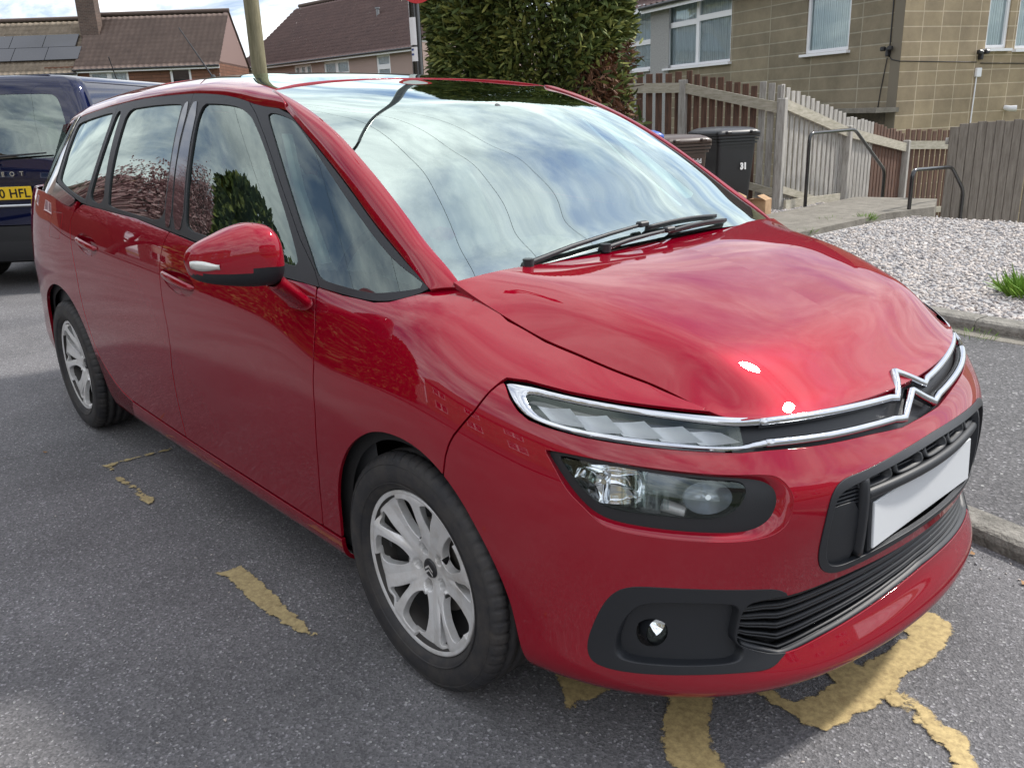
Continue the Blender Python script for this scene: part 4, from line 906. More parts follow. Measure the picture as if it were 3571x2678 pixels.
# ---------------------------------------------------------------- wheels
def revolve(prof,n,tweak=None):
    V=[];Fq=[]
    for i in range(n):
        a=2*math.pi*i/n
        for j,(r,y) in enumerate(prof):
            rr=r+(tweak(i,j) if tweak else 0);V.append((rr*math.cos(a),y,rr*math.sin(a)))
    k=len(prof)
    for i in range(n):
        for j in range(k-1):Fq.append((i*k+j,i*k+j+1,((i+1)%n)*k+j+1,((i+1)%n)*k+j))
    return V,Fq
WHEEL_A0=0
def wheel_meshes():
    # local: axis y, outer face at -y
    T=[(.222,-.078),(.228,-.089),(.240,-.099),(.262,-.1055),(.285,-.1045),(.303,-.099),(.3135,-.091),(.3195,-.080)]
    tread=[];
    for yg in (-.055,-.018,.018,.055):
        tread+= [(.3225 if abs(yg)<.04 else .3215,yg-.0055),(.3145,yg-.0045),(.3145,yg+.0045),(.3225 if abs(yg)<.04 else .3215,yg+.0055)]
    prof=T+[(.3205,-.072)]+tread+[(.3205,.072),(.3195,.080),(.31,.095),(.285,.104),(.25,.104),(.222,.085)]
    idx=[j for j,(r,y) in enumerate(prof) if y<-.059 and r>.312]
    def tw(i,j): return -.0055 if (j in idx and i%6==0) else 0
    V,Fq=revolve(prof,360,tw);m=MB();m.add(V,Fq,0,True)
    # raised sidewall ribs
    for rr in (.246,.296): 
        V,Fq=revolve([(rr-.002,-.1005 if rr<.26 else -.1015),(rr,-.1045 if rr<.26 else -.1035),(rr+.002,-.103 if rr<.26 else -.1015)],120);m.add(V,Fq,0,True)
    tyre=m.mesh('tyre',M_TYR)
    # barrel
    prof=[(.2225,-.080),(.2235,-.0865),(.219,-.0885),(.2105,-.084),(.2085,-.078),(.198,-.06),(.192,-.02),(.190,.07),(.205,.09)]
    V,Fq=revolve(prof[3:],120);m=MB();m.add(V,Fq,0,True);barrel=m.mesh('rim_barrel',[mat('dark_barrel',(.035,.032,.030),.6,.3)])  # inner barrel coloured near-black behind the spoke windows
    V,Fq=revolve(prof[:4],120);m=MB();m.add(V,Fq,0,True);lip=m.mesh('rim_lip',M_RIM)
    V,Fq=revolve([(.189,-.03),(.15,-.012),(.05,.0),(.03,.0)],64);m=MB();m.add(V,Fq,0,True)
    backing=m.mesh('backing',M_DARK)
    V,Fq=revolve([(.125,-.022),(.127,-.018),(.127,-.010),(.06,-.010),(.06,-.022),(.125,-.022)],64);m=MB();m.add(V,Fq,0,True);disc=m.mesh('brake_disc',M_RIMD)
    # face on a polar grid
    nr_,na_=56,721;rr=np.linspace(.020,.2125,nr_);aa=np.linspace(0,2*np.pi,na_)
    Rg,Ag=np.meshgrid(rr,aa,indexing='ij');per=2*np.pi/5
    ph=(Ag-math.radians(6))%per;ph=np.where(ph>per/2,ph-per,ph)  # 0 at the small windows, +-36deg at the big windows
    y=-np.interp(Rg,[.02,.035,.05,.08,.14,.19,.205,.2125],[.048,.050,.052,.058,.071,.079,.081,.080])
    # every pair is one wide blade split by a groove: upper blade flat, lower blade twists away
    tw=np.clip((Rg-.045)/.10,0,1);y+=tw*.009*np.clip(-ph/.3,-.6,1)
    gr=np.exp(-((ph-(.02))/.07)**2)*np.clip((Rg-.07)/.06,0,1);y+=gr*.008
    lug=(Ag-math.radians(42))%per;lug=np.where(lug>per/2,lug-per,lug);dl_=np.hypot(Rg*np.cos(lug)-.054,Rg*np.sin(lug));y+=.030*np.clip((.0165-dl_)/.003,0,1)+.004*np.exp(-(dl_/.030)**2)
    P=np.stack([Rg*np.cos(Ag),y,Rg*np.sin(Ag)],-1);U=np.stack([Rg*np.cos(Ag),Rg*np.sin(Ag)],-1)
    FS=mk_surf(P,U,(0,-1,0));rot=lambda pts,k:[(r*math.cos(math.radians(a)+per*k),r*math.sin(math.radians(a)+per*k)) for r,a in pts]
    bigw=[(.080,30),(.076,36),(.080,42),(.098,50),(.13,53),(.17,51.5),(.192,50),(.201,45),(.202,36),(.201,28),(.192,22.5),(.16,20.5),(.12,19),(.096,22)]
    smw=[(.112,5),(.114,7),(.150,10.5),(.180,13),(.197,13),(.202,6),(.201,-1),(.190,-1.5),(.160,1),(.130,3.5)]
    hol=[chaikin(rot(bigw,k),2) for k in range(5)]+[chaikin(rot(smw,k),2) for k in range(5)]
    FS=carve(FS,holes=hol);FS=flange(FS,.022,.0025)
    TT,DD=FS;face=raw_mesh('rim_face',DD[:,:3],np.ascontiguousarray(TT),DD[:,3:6],M_RIM)
    # cap with chevrons
    V,Fq=revolve([(.0005,-.0535),(.020,-.0535),(.0245,-.052),(.027,-.048),(.027,-.03)],40);m=MB();m.add(V,Fq,0,True)
    for dz in (.0035,-.008):
        for sx in (-1,1):
            m.add([(0,-.0545,dz+.008),(0,-.0545,dz+.002),(sx*.016,-.0545,dz-.010),(sx*.016,-.0545,dz-.004)],[(0,1,2,3)],1)
    m2=[mat('hub_cap_black',(.02,.02,.022),.3),M_RIM];cap=m.mesh('hub_cap',m2)
    V,Fq=revolve([(.0085,-.020),(.0085,-.032),(.006,-.0335),(.0005,-.0335)],6)
    m=MB();m.add(V,Fq);bolt=m.mesh('wheel_bolt',mat('dark_bolt',(.05,.048,.045),.45,.6))
    return dict(tyre=tyre,rim_lip=lip,rim_barrel=barrel,rim_face=face,hub_cap=cap,brake_disc=disc,wheel_backing=backing,wheel_bolt=bolt)
WM=wheel_meshes()
def wheel(parent,x,sg,rot,steer=0,yc=.7885,zc_=.3185,scale=1.0,names=None):
    w=bpy.data.objects.new('wheel',None);sc.collection.objects.link(w);w.parent=parent;w.location=(x,sg*yc,zc_);w.rotation_euler=(0,0,(math.pi if sg>0 else 0)+steer);w.scale=(scale,)*3
    for k in range(5):
        a=math.radians(42)+2*math.pi/5*k-rot;o=bpy.data.objects.new('wheel_bolt',WM['wheel_bolt']);sc.collection.objects.link(o);o.parent=w;o.location=(.054*math.cos(a),0,.054*math.sin(a))
    for k,me in WM.items():
        if k=='wheel_bolt': continue
        o=bpy.data.objects.new(k,me);sc.collection.objects.link(o);o.parent=w
        if k!='brake_disc': o.rotation_euler=(0,rot,0)
    return w
wheel(car,0,-1,0);wheel(car,0,1,.4);wheel(car,-2.84,-1,R_(-28),yc=.795);wheel(car,-2.84,1,1.0,yc=.795)
# ---------------------------------------------------------------- interior
def seat(x,y,sc_=1.0,rake=.22,z0=.62):
    s=empty('seat',None,None);s.parent=car
    def cushion(path,name,mt):
        V=[];n=20
        for (px,pz,hw,th,tilt) in path:
            for k in range(n):
                a=2*math.pi*k/n;ca,sa=math.cos(a),math.sin(a);f=(abs(ca)**3.5+abs(sa)**3.5)**(-1/3.5)
                dy=ca*f*hw;dn=sa*f*th;V.append((x+px+dn*math.cos(tilt),y+dy,pz+dn*math.sin(tilt)))
        Fq=[(i*n+k,i*n+(k+1)%n,(i+1)*n+(k+1)%n,(i+1)*n+k) for i in range(len(path)-1) for k in range(n)]+[tuple(range(n-1,-1,-1)),tuple(range(len(V)-n,len(V)))]
        MB().add(V,Fq,0,True).obj(name,mt,s)
    cushion([(-.02,z0,.20,.05,0),(-.03,z0+.06,.24,.085,0),(-.09,z0+.30,.25,.075,.1),(-.15,z0+.48,.22,.065,.15),(-.175,z0+.60,.17,.05,.15),(-.18,z0+.625,.13,.02,.15)],'backrest',M_TRM2)
    cushion([(.45,z0-.06,.20,.03,1.57),(.42,z0-.02,.24,.06,1.57),(.2,z0-.02,.25,.08,1.57),(0,z0-.04,.24,.08,1.57)],'seat_cushion',M_TRM)
    cushion([(-.19,z0+.66,.08,.03,.1),(-.19,z0+.68,.125,.055,.1),(-.20,z0+.78,.125,.055,.1),(-.205,z0+.83,.10,.045,.1),(-.205,z0+.845,.06,.02,.1)],'headrest',M_TRM)
    m=MB()
    for d in (-.05,.05): m.tube([(x-.175,y+d,z0+.58),(x-.19,y+d,z0+.70)],.006,6)
    m.obj('headrest_posts',M_CHR,s)
for x,y in ((-1.30,-.37),(-1.30,.37),(-2.15,-.45),(-2.15,0),(-2.15,.45)): seat(x,y,z0=.60)
for y in (-.33,.33): seat(-2.95,y,z0=.66)
m=MB();prof=[(-.62,.70),(-.66,.86),(-.62,.955),(-.50,.985),(-.30,.985),(-.10,.975),(.02,.955),(.02,.70)]
m.prism(prof,-.70,.70,axis='y');m.bbox((-.52,0,.995),(.16,.34,.035),.012);m.obj('dashboard',mat('dashboard_grey',(.15,.165,.16),.7),car)
m=MB();pts=[];cx_,cz_=-.80,.93
for i in range(37):
    a=2*math.pi*i/36;pts.append((cx_+.12*.45*math.sin(a)*1.0,-.37+.185*math.cos(a),cz_+.165*math.sin(a)))
m.tube(pts,.014,8,caps=False);m.tube([(cx_,-.37,cz_),(cx_+.2,-.37,cz_-.1)],.03,10);m.box((cx_,-.37,cz_),(.03,.33,.04));m.obj('steering_wheel',M_TRM,car)
m=MB();m.bbox((-.66,0,1.375),(.03,.24,.06),.012);m.tube([(-.66,0,1.40),(-.62,0,1.455)],.01,8);m.obj('rear_view_mirror',M_TRM,car)
m=MB()
for sy in (-1,1):
    for zz,xx in ((1.46,-1.50),):
        m.tube([(-1.46,sy*.60,1.42),(-1.40,sy*.70,1.10),(-1.30,sy*.74,.75)],.022,6)
m.obj('seat_belt',M_BEL,car)
# roof lining and door cards
LN=offset(ROOF,.035);surf_obj('roof_lining',carve(LN,[[(-3.5,-.6),(-2.35,-.6),(-2.35,.1),(-3.5,.1)]],gap=0),M_TRM2,car,weld0=True)
cards=offset(carve(seg(-5.0,-1.6,.3,1.12),[[(-5.0,.3),(-1.65,.3),(-1.65,.98),(-2.4,1.03),(-3.2,1.09),(-4.4,1.14),(-5.0,1.14)]],gap=0),.06)
for mir in (False,True): surf_obj('door_card',cards,M_TRM,car,mirror=mir)
# ================================================================ THE STREET
rng=np.random.default_rng(7)
# ---- ground materials
def asphalt(name,base,dark,scale=1.0,speck=.30):
    m=mat(name,base,.88);t,b=nodes(m);tc=N_(t,'ShaderNodeTexCoord')
    big=N_(t,'ShaderNodeTexNoise',i_Scale=.8*scale,i_Detail=6.0,i_Roughness=.6);t.links.new(tc.outputs['Object'],big.inputs['Vector'])
    v=N_(t,'ShaderNodeTexVoronoi',i_Scale=130.0*scale);v.inputs['Randomness'].default_value=1;t.links.new(tc.outputs['Object'],v.inputs['Vector'])
    sepc=N_(t,'ShaderNodeSeparateColor');t.links.new(v.outputs['Color'],sepc.inputs[0])
    r=N_(t,'ShaderNodeValToRGB');r.color_ramp.elements[0].color=(*dark,1);r.color_ramp.elements[1].color=(*base,1)
    r.color_ramp.elements[0].position=.0;r.color_ramp.elements[1].position=.92
    e=r.color_ramp.elements.new(.982);e.color=(base[0]*1.7,base[1]*1.7,base[2]*1.75,1);e2=r.color_ramp.elements.new(.9965);e2.color=(speck,speck,speck*.97,1)
    t.links.new(sepc.outputs[0],r.inputs[0])
    mr=N_(t,'ShaderNodeMapRange');mr.inputs['From Min'].default_value=.3;mr.inputs['From Max'].default_value=.7;mr.inputs['To Min'].default_value=.74;mr.inputs['To Max'].default_value=1.22;t.links.new(big.outputs[0],mr.inputs[0])
    mm=N_(t,'ShaderNodeMixRGB',blend_type='MULTIPLY',i_Fac=1.0);t.links.new(r.outputs[0],mm.inputs[1]);t.links.new(mr.outputs[0],mm.inputs[2]);t.links.new(mm.outputs[0],b.inputs['Base Color'])
    n2=N_(t,'ShaderNodeTexNoise',i_Scale=240.0*scale,i_Detail=3.0);t.links.new(tc.outputs['Object'],n2.inputs['Vector'])
    ma=N_(t,'ShaderNodeMath',operation='ADD');t.links.new(v.outputs['Distance'],ma.inputs[0]);t.links.new(n2.outputs[0],ma.inputs[1])
    bp=N_(t,'ShaderNodeBump',i_Strength=.6,i_Distance=.004);t.links.new(ma.outputs[0],bp.inputs['Height']);t.links.new(bp.outputs[0],b.inputs['Normal'])
    return m
M_ASP=asphalt('road_asphalt',(.185,.180,.185),(.090,.089,.093),1.35,.36);M_ASP2=asphalt('pavement_asphalt',(.125,.122,.124),(.055,.055,.057),.8)
M_CON=mat('weathered_concrete',(.30,.28,.25),.9);noise_mix(M_CON,(.25,.23,.195),(.115,.105,.085),5,12,.8,.38,.66);bump(M_CON,70,.8,.012)
M_KERB=mat('kerb_stone',(.16,.15,.13),.92);noise_mix(M_KERB,(.27,.255,.225),(.11,.105,.09),14,12,.8,.38,.66);bump(M_KERB,60,.9,.012)
M_GRASSG=mat('far_ground',(.07,.10,.03),.95);noise_mix(M_GRASSG,(.05,.08,.02),(.11,.12,.05),.6,8)
M_GRV=mat('gravel_bed',(.34,.33,.33),.9);noise_mix(M_GRV,(.50,.49,.485),(.24,.235,.235),26,6,.8,.40,.62);bump(M_GRV,45,1.0,.02)
def sheet(name,poly,z,mt,label=None,cat=None,kind='structure'):
    m=MB();m.add([(x,y,z) for x,y in poly],[tuple(range(len(poly)))]);return m.obj(name,mt,None,label=label,cat=cat,kind=kind)
# kerb line (road edge)
kerb=[(-60,3.2),(-14,3.0),(-9.5,2.6),(-7.5,1.7),(-6.0,1.15),(-4.0,.985),(0,.965),(.45,.935),(.70,.875),(.90,.83),(1.15,.75),(1.5,.58),(2.2,.2),(3.2,-.4),(6,-2.0),(20,-9)]
sheet('ground',[(-500,-500),(500,-500),(500,500),(-500,500)],-1.35,M_GRASSG)
sheet('road',[(-75,-7.5),(60,-7.5),(60,20),(-75,20)],-.02,M_ASP) if False else None
rd=[(-75,-7.2),(40,-7.2),(40,-9)]+[(p[0],p[1]+.03) for p in kerb[::-1]]+[(-75,3.2)]
rd=[(-75,-7.2),(45,-7.2),(45,-24)]+[(20,-24)]+[(p[0],p[1]+.03) for p in kerb[::-1]][0:]+[(-75,3.3)]
sheet('road',[(-75,-7.2),(14,-7.2)]+[(p[0],p[1]+.03) for p in kerb[::-1] if p[0]<15]+[(-75,3.3)],0,M_ASP)
m=MB()
def kerbstone(m,path,w,h,z0=0,seg_len=.9,b=.018):
    P=[Vector((x,y,0)) for x,y in path];L=[0]
    for i in range(len(P)-1):L.append(L[-1]+(P[i+1]-P[i]).length)
    q=0
    def at(d):
        d=min(max(d,0),L[-1]);i=max(k for k in range(len(L)-1) if L[k]<=d+1e-9);return P[i].lerp(P[i+1],(d-L[i])/(L[i+1]-L[i]))
    while q<L[-1]-.05:
        a,bb=q+.004,min(q+seg_len,L[-1])-.004;q+=seg_len
        sec=[(0,z0-.1),(0,z0+h-b*1.6),(b*.5,z0+h-b*.5),(b*1.6,z0+h),(w,z0+h+.002),(w,z0-.1)];V=[];nseg=3
        jit=random.uniform(-.004,.004)
        for k in range(nseg+1):
            d=a+(bb-a)*k/nseg;p=at(d);t=(at(d+.02)-at(d-.02)).normalized();n=Vector((-t.y,t.x,0))
            if n.y<0:n=-n
            for u,z in sec:V.append(p+n*u+Vector((0,0,z+jit)))
        n_=len(sec);F_=[(i*n_+k,(i+1)*n_+k,(i+1)*n_+k+1,i*n_+k+1) for i in range(nseg) for k in range(n_-1)]+[tuple(range(n_)),tuple(range(nseg*n_+n_-1,nseg*n_-1,-1))]
        m.add(V,F_)
random.seed(4)
kerbstone(m,[p for p in kerb if -16<p[0]<7],.125,.055);m.obj('kerb',M_KERB,kind='structure')
pv=[(p[0],p[1]+.10) for p in kerb if p[0]<7]
sheet('pavement',pv+[(7,3.32),(-.1,3.32),(-5,3.55),(-12,5.2),(-60,6.0)],.050,M_ASP2)
# pale channel strip and garden kerb
gk=[(7,3.25),(.6,3.40),(-.1,3.43),(-.6,3.50),(-4,3.75),(-6.5,4.3)]
m=MB();kerbstone(m,[(x,y-.12) for x,y in gk[::-1]],.14,.058,0,1.2,.006);m.obj('channel_strip',M_CON,kind='structure')
m=MB();kerbstone(m,[(x,y) for x,y in gk[::-1]],.15,.125,0,.9,.02);m.obj('garden_edging',M_KERB,None,label='low grey concrete edging between the tarmac pavement and the gravel bed',cat='edging')
# gravel garden falling away at the back
m=MB();xs=np.linspace(-9,7,65);ys=np.concatenate([[3.50],np.linspace(3.7,8.0,24),np.linspace(8.2,13,20)])
def gz(x,y):
    e=np.interp(x,[-4.1,-3.9,-2.7,-2.5],[.0,0,0,.0]);z=.105+.012*math.sin(x*1.7)*math.sin(y*1.3)
    yb=np.interp(x,[-9,-4.5,-3.0,-1.5,7],[8.9,8.9,8.1,8.0,7.9]);return z if y<yb else z-(y-yb)*.80 if y<yb+1.8 else z-1.44
V=[(x,y+(0 if y>3.6 else np.interp(x,[p[0] for p in gk[::-1]],[p[1] for p in gk[::-1]])+.10-3.5),gz(x,y)) for x in xs for y in ys];k=len(ys)
m.add(V,[(i*k+j,(i+1)*k+j,(i+1)*k+j+1,i*k+j+1) for i in range(len(xs)-1) for j in range(k-1)],0,True);m.obj('gravel_bed',M_GRV,kind='structure')
def stones(name,xr,yr,n,size,z,mt,seed=1,keep=None,**kw):
    g=np.random.default_rng(seed);ph=(1+5**.5)/2
    ico=np.array([(-1,ph,0),(1,ph,0),(-1,-ph,0),(1,-ph,0),(0,-1,ph),(0,1,ph),(0,-1,-ph),(0,1,-ph),(ph,0,-1),(ph,0,1),(-ph,0,-1),(-ph,0,1)])/1.9
    fc=np.array([(0,11,5),(0,5,1),(0,1,7),(0,7,10),(0,10,11),(1,5,9),(5,11,4),(11,10,2),(10,7,6),(7,1,8),(3,9,4),(3,4,2),(3,2,6),(3,6,8),(3,8,9),(4,9,5),(2,4,11),(6,2,10),(8,6,7),(9,8,1)])
    x=g.uniform(*xr,n);y=g.uniform(*yr,n)
    if keep is not None:
        q=keep(x,y);x,y=x[q],y[q];n=len(x)
    s=g.uniform(size[0],size[1],n);sc3=np.stack([s*g.uniform(.8,1.5,n),s*g.uniform(.6,1.0,n),s*g.uniform(.4,.7,n)],1)
    a=g.uniform(0,6.28,n);ti=g.normal(0,.35,(n,2));V=ico[None]*(1+g.normal(0,.13,(n,12,1)))*sc3[:,None]
    V[:,:,2]+=V[:,:,0]*np.sin(ti[:,:1])+V[:,:,1]*np.sin(ti[:,1:]);c,s_=np.cos(a)[:,None],np.sin(a)[:,None]
    X=V[:,:,0]*c-V[:,:,1]*s_+x[:,None];Y=V[:,:,0]*s_+V[:,:,1]*c+y[:,None];zz=np.array([z(p,q) for p,q in zip(x,y)]) if callable(z) else np.full(n,z)
    Z=V[:,:,2]+(zz+g.uniform(-.3,.9,n)*s*.5)[:,None];P=np.stack([X,Y,Z],-1).reshape(-1,3);T=(fc[None]+12*np.arange(n)[:,None,None]).reshape(-1,3)
    return link(name,raw_mesh(name,P,T,None,mt),None,**kw)
M_PEB=mat('pebble_stone',(.4,.4,.4),.8);t,b=nodes(M_PEB);gi_=N_(t,'ShaderNodeNewGeometry');r=N_(t,'ShaderNodeValToRGB')
for pos,c in ((0,(.27,.27,.285)),(.25,(.46,.46,.47)),(.55,(.60,.595,.60)),(.85,(.78,.77,.76)),(1,(.55,.49,.44))):
    if pos in (0,1): e=r.color_ramp.elements[0 if pos==0 else 1]
    else: e=r.color_ramp.elements.new(pos)
    e.position=pos;e.color=(*c,1)
t.links.new(gi_.outputs['Random Per Island'],r.inputs[0]);t.links.new(r.outputs[0],b.inputs['Base Color'])
inpath=lambda x,y:(x>-3.95)&(x<-2.75)&(y<9.3)
stones('gravel_stones',(-5.2,1.6),(3.55,6.0),26000,(.009,.020),gz,M_PEB,3,lambda x,y:~inpath(x,y)&(y>np.interp(x,[p[0] for p in gk[::-1]],[p[1] for p in gk[::-1]])+.15),kind='stuff')
stones('gravel_stones',(-5.2,.6),(6.0,9.4),22000,(.009,.020),gz,M_PEB,4,lambda x,y:~inpath(x,y),kind='stuff')
# concrete path slab
pp=[(-2.95,3.60),(-2.80,6.14),(-2.80,7.6),(-2.62,8.44),(-2.93,9.25),(-3.88,9.05),(-3.86,7.9),(-3.85,3.66)]
m=MB();m.prism(pp,-1.3,.175);m.obj('concrete_path',M_CON,kind='structure')
for i in range(5):
    m=MB();m.box((-3.4,9.30+.28*i,-.75-.19*i),(1.1,.34,1.2+.0*i));m.v=[(x,y,min(z,.0-.19*i)) for x,y,z in m.v]
    m.obj('garden_step',M_CON,None,label='concrete step number %s down from the end of the garden path'%['one','two','three','four','five'][i],cat='step',group='steps behind the path')
stones('road_grit',(-3,1.6),(-2.6,-.2),420,(.0016,.0042),.002,M_PEB,9,lambda x,y:~((abs(y+.8)<.3)&(abs(x)<.4)),kind='stuff')
# ---- road markings
def worn(name,col,lo,hi,scale=22):
    m=mat(name,col,.75);t,b=nodes(m);tc=N_(t,'ShaderNodeTexCoord');n=N_(t,'ShaderNodeTexNoise',i_Scale=float(scale),i_Detail=10.0,i_Roughness=.68,i_Distortion=.3);t.links.new(tc.outputs['Object'],n.inputs['Vector'])
    n3=N_(t,'ShaderNodeTexNoise',i_Scale=5.0,i_Detail=2.0);t.links.new(tc.outputs['Object'],n3.inputs['Vector'])
    ad=N_(t,'ShaderNodeMath',operation='MULTIPLY_ADD',i_1=.55);t.links.new(n3.outputs[0],ad.inputs[0]);t.links.new(n.outputs[0],ad.inputs[2])
    at=N_(t,'ShaderNodeAttribute',attribute_name='wear');sb=N_(t,'ShaderNodeMath',operation='SUBTRACT');t.links.new(ad.outputs[0],sb.inputs[0]);t.links.new(at.outputs['Fac'],sb.inputs[1])
    r=N_(t,'ShaderNodeValToRGB');r.color_ramp.elements[0].position=lo;r.color_ramp.elements[1].position=hi;t.links.new(sb.outputs[0],r.inputs[0]);t.links.new(r.outputs[0],b.inputs['Alpha'])
    n2=N_(t,'ShaderNodeTexNoise',i_Scale=60.0,i_Detail=8.0,i_Roughness=.75);t.links.new(tc.outputs['Object'],n2.inputs['Vector']);r2=N_(t,'ShaderNodeValToRGB');r2.color_ramp.elements[0].position=.35;r2.color_ramp.elements[1].position=.62
    r2.color_ramp.elements[0].color=(col[0]*.55,col[1]*.52,col[2]*.5,1);r2.color_ramp.elements[1].color=(*col,1);t.links.new(n2.outputs[0],r2.inputs[0]);t.links.new(r2.outputs[0],b.inputs['Base Color'])
    bp=N_(t,'ShaderNodeBump',i_Strength=.25,i_Distance=.002);t.links.new(n2.outputs[0],bp.inputs['Height']);t.links.new(bp.outputs[0],b.inputs['Normal']);return m
M_YEL=worn('worn_yellow_paint',(.56,.43,.20),.48,.58);M_PALE=worn('worn_pale_yellow_paint',(.50,.40,.20),.50,.53,30)
MZ=.004
def marking(polys,mt,label,wearf=None,name='road_marking',grow=.012):
    V=[];Fs=[];W=[]
    for poly in polys:
        p=np.array(poly);x0,y0=p.min(0)-.05;x1,y1=p.max(0)+.05;st=.012;nx=int((x1-x0)/st)+2;ny=int((y1-y0)/st)+2
        X,Y=np.meshgrid(np.linspace(x0,x1,nx),np.linspace(y0,y1,ny),indexing='ij');Q=np.stack([X.ravel(),Y.ravel()],1);sd=poly_sd(Q,poly)
        T=grid_tris(nx,ny);T=T[(sd[T]>-grow*1.6).any(1)];u,inv=np.unique(T,return_inverse=True);o=len(V)
        for q,s in zip(Q[u],sd[u]):V.append((q[0],q[1],MZ));W.append(np.interp(s,[-.018,0,.02,.06],[.62,.28,.03,-.08])+(wearf(q[0],q[1]) if wearf else 0))
        Fs+= [tuple(int(k)+o for k in f) for f in inv.reshape(T.shape)]
    m=MB();m.add(V,Fs);me=m.mesh(name,mt);at=me.attributes.new('wear','FLOAT','POINT');at.data.foreach_set('value',np.array(W,np.float32));o=link(name,me,None,kind='structure');
    return o
PA=[[.75,.267],[.773,.337],[.831,.347],[.877,.311],[.895,.251],[.892,.12],[.876,.011],[.887,-.04],[.879,-.108],[.866,-.187],[.846,-.286],[.838,-.314],[.794,-.323],[.739,-.315],[.651,-.321],[.60,-.30],[.678,-.272],[.736,-.281],[.75,-.216],[.763,-.138],[.714,-.096],[.60,-.05],[.66,-.01],[.776,-.024],[.804,.13],[.804,.202],[.771,.232]]
PB=[[.885,-.04],[.935,-.043],[1.007,-.069],[1.069,-.098],[1.1,-.125],[1.15,-.2],[1.20,-.27],[1.13,-.30],[1.092,-.23],[1.059,-.188],[.999,-.162],[.939,-.137],[.87,-.111]]
PC=[[.42,-.40],[.522,-.39],[.581,-.405],[.617,-.479],[.671,-.547],[.742,-.588],[.80,-.62],[.74,-.70],[.664,-.667],[.631,-.653],[.587,-.618],[.543,-.554],[.506,-.475]]
PD=[[.20,-.60],[.30,-.56],[.372,-.567],[.378,-.621],[.356,-.661],[.368,-.679],[.348,-.703],[.3,-.666]]
marking([PA],M_YEL,'',lambda x,y:-.06);MZ=.0055;marking([PB],M_YEL,'',lambda x,y:.06+.25*max(0,x-.95));marking([PC],M_YEL,'',lambda x,y:-.06);marking([PD],M_YEL,'',lambda x,y:.0)
marking([[[-.94,-1.045],[-.929,-.967],[-.819,-.966],[-.665,-.974],[-.545,-.977],[-.377,-.975],[-.384,-1.02],[-.571,-1.032],[-.726,-1.038],[-.879,-1.032]]],M_PALE,'',lambda x,y:np.interp(x,[-.9,-.62,-.45,-.37],[-.10,-.04,.12,.24]))
marking([[[-2.235,-1.025],[-2.238,-.94],[-2.215,-.688],[-2.17,-.695],[-2.185,-.86],[-2.19,-.951],[-2.13,-.985],[-2.13,-1.012]],[[-2.08,-1.03],[-2.04,-.985],[-1.865,-.965],[-1.718,-.970],[-1.648,-.985],[-1.63,-1.025],[-1.746,-1.030],[-1.922,-1.032]]],M_PALE,'',lambda x,y:.20+.06*math.sin(x*23))
# ================================================================ buildings
def brick_mat(name,c1,c2,mortar,bw,bh,msize=.010,offset=0.0,rough=.9,bumpd=.01,stain=None,nscale=1.2):
    m=mat(name,c1,rough);t,b=nodes(m);tc=N_(t,'ShaderNodeTexCoord');sp=N_(t,'ShaderNodeSeparateXYZ');t.links.new(tc.outputs['Object'],sp.inputs[0]);cb=N_(t,'ShaderNodeCombineXYZ')
    ns=N_(t,'ShaderNodeTexNoise',i_Scale=1.6,i_Detail=3.0);t.links.new(tc.outputs['Object'],ns.inputs['Vector'])
    w=N_(t,'ShaderNodeMath',operation='MULTIPLY_ADD',i_1=.03);t.links.new(ns.outputs[0],w.inputs[0]);t.links.new(sp.outputs[0],w.inputs[2]);t.links.new(w.outputs[0],cb.inputs[0]);t.links.new(sp.outputs[2],cb.inputs[1])
    br=N_(t,'ShaderNodeTexBrick',offset=offset,squash=1.0);br.inputs['Scale'].default_value=1;br.inputs['Brick Width'].default_value=bw;br.inputs['Row Height'].default_value=bh;br.inputs['Mortar Size'].default_value=msize;br.inputs['Mortar Smooth'].default_value=.25
    br.inputs['Color1'].default_value=(*c1,1);br.inputs['Color2'].default_value=(*c2,1);br.inputs['Mortar'].default_value=(*mortar,1);t.links.new(cb.outputs[0],br.inputs['Vector'])
    n=N_(t,'ShaderNodeTexNoise',i_Scale=nscale,i_Detail=10.0,i_Roughness=.72);t.links.new(tc.outputs['Object'],n.inputs['Vector'])
    mr=N_(t,'ShaderNodeMapRange');mr.inputs['From Min'].default_value=.3;mr.inputs['From Max'].default_value=.7;mr.inputs['To Min'].default_value=.66;mr.inputs['To Max'].default_value=1.2;t.links.new(n.outputs[0],mr.inputs[0])
    mm=N_(t,'ShaderNodeMixRGB',blend_type='MULTIPLY',i_Fac=1.0);t.links.new(br.outputs['Color'],mm.inputs[1]);t.links.new(mr.outputs[0],mm.inputs[2]);t.links.new(mm.outputs[0],b.inputs['Base Color'])
    n2=N_(t,'ShaderNodeTexNoise',i_Scale=70.0,i_Detail=4.0);t.links.new(tc.outputs['Object'],n2.inputs['Vector'])
    ad=N_(t,'ShaderNodeMath',operation='MULTIPLY_ADD',i_1=-.7);t.links.new(br.outputs['Fac'],ad.inputs[0]);t.links.new(n2.outputs[0],ad.inputs[2])
    bp=N_(t,'ShaderNodeBump',i_Strength=.6,i_Distance=bumpd);t.links.new(ad.outputs[0],bp.inputs['Height']);t.links.new(bp.outputs[0],b.inputs['Normal']);return m
M_BLK1=brick_mat('concrete_block_wide',(.275,.230,.155),(.215,.182,.125),(.37,.34,.26),1.43,.262,.013,0,bumpd=.02)
M_BLK2=brick_mat('concrete_block_square',(.40,.315,.20),(.33,.26,.17),(.60,.50,.36),.47,.262,.011,0,bumpd=.02)
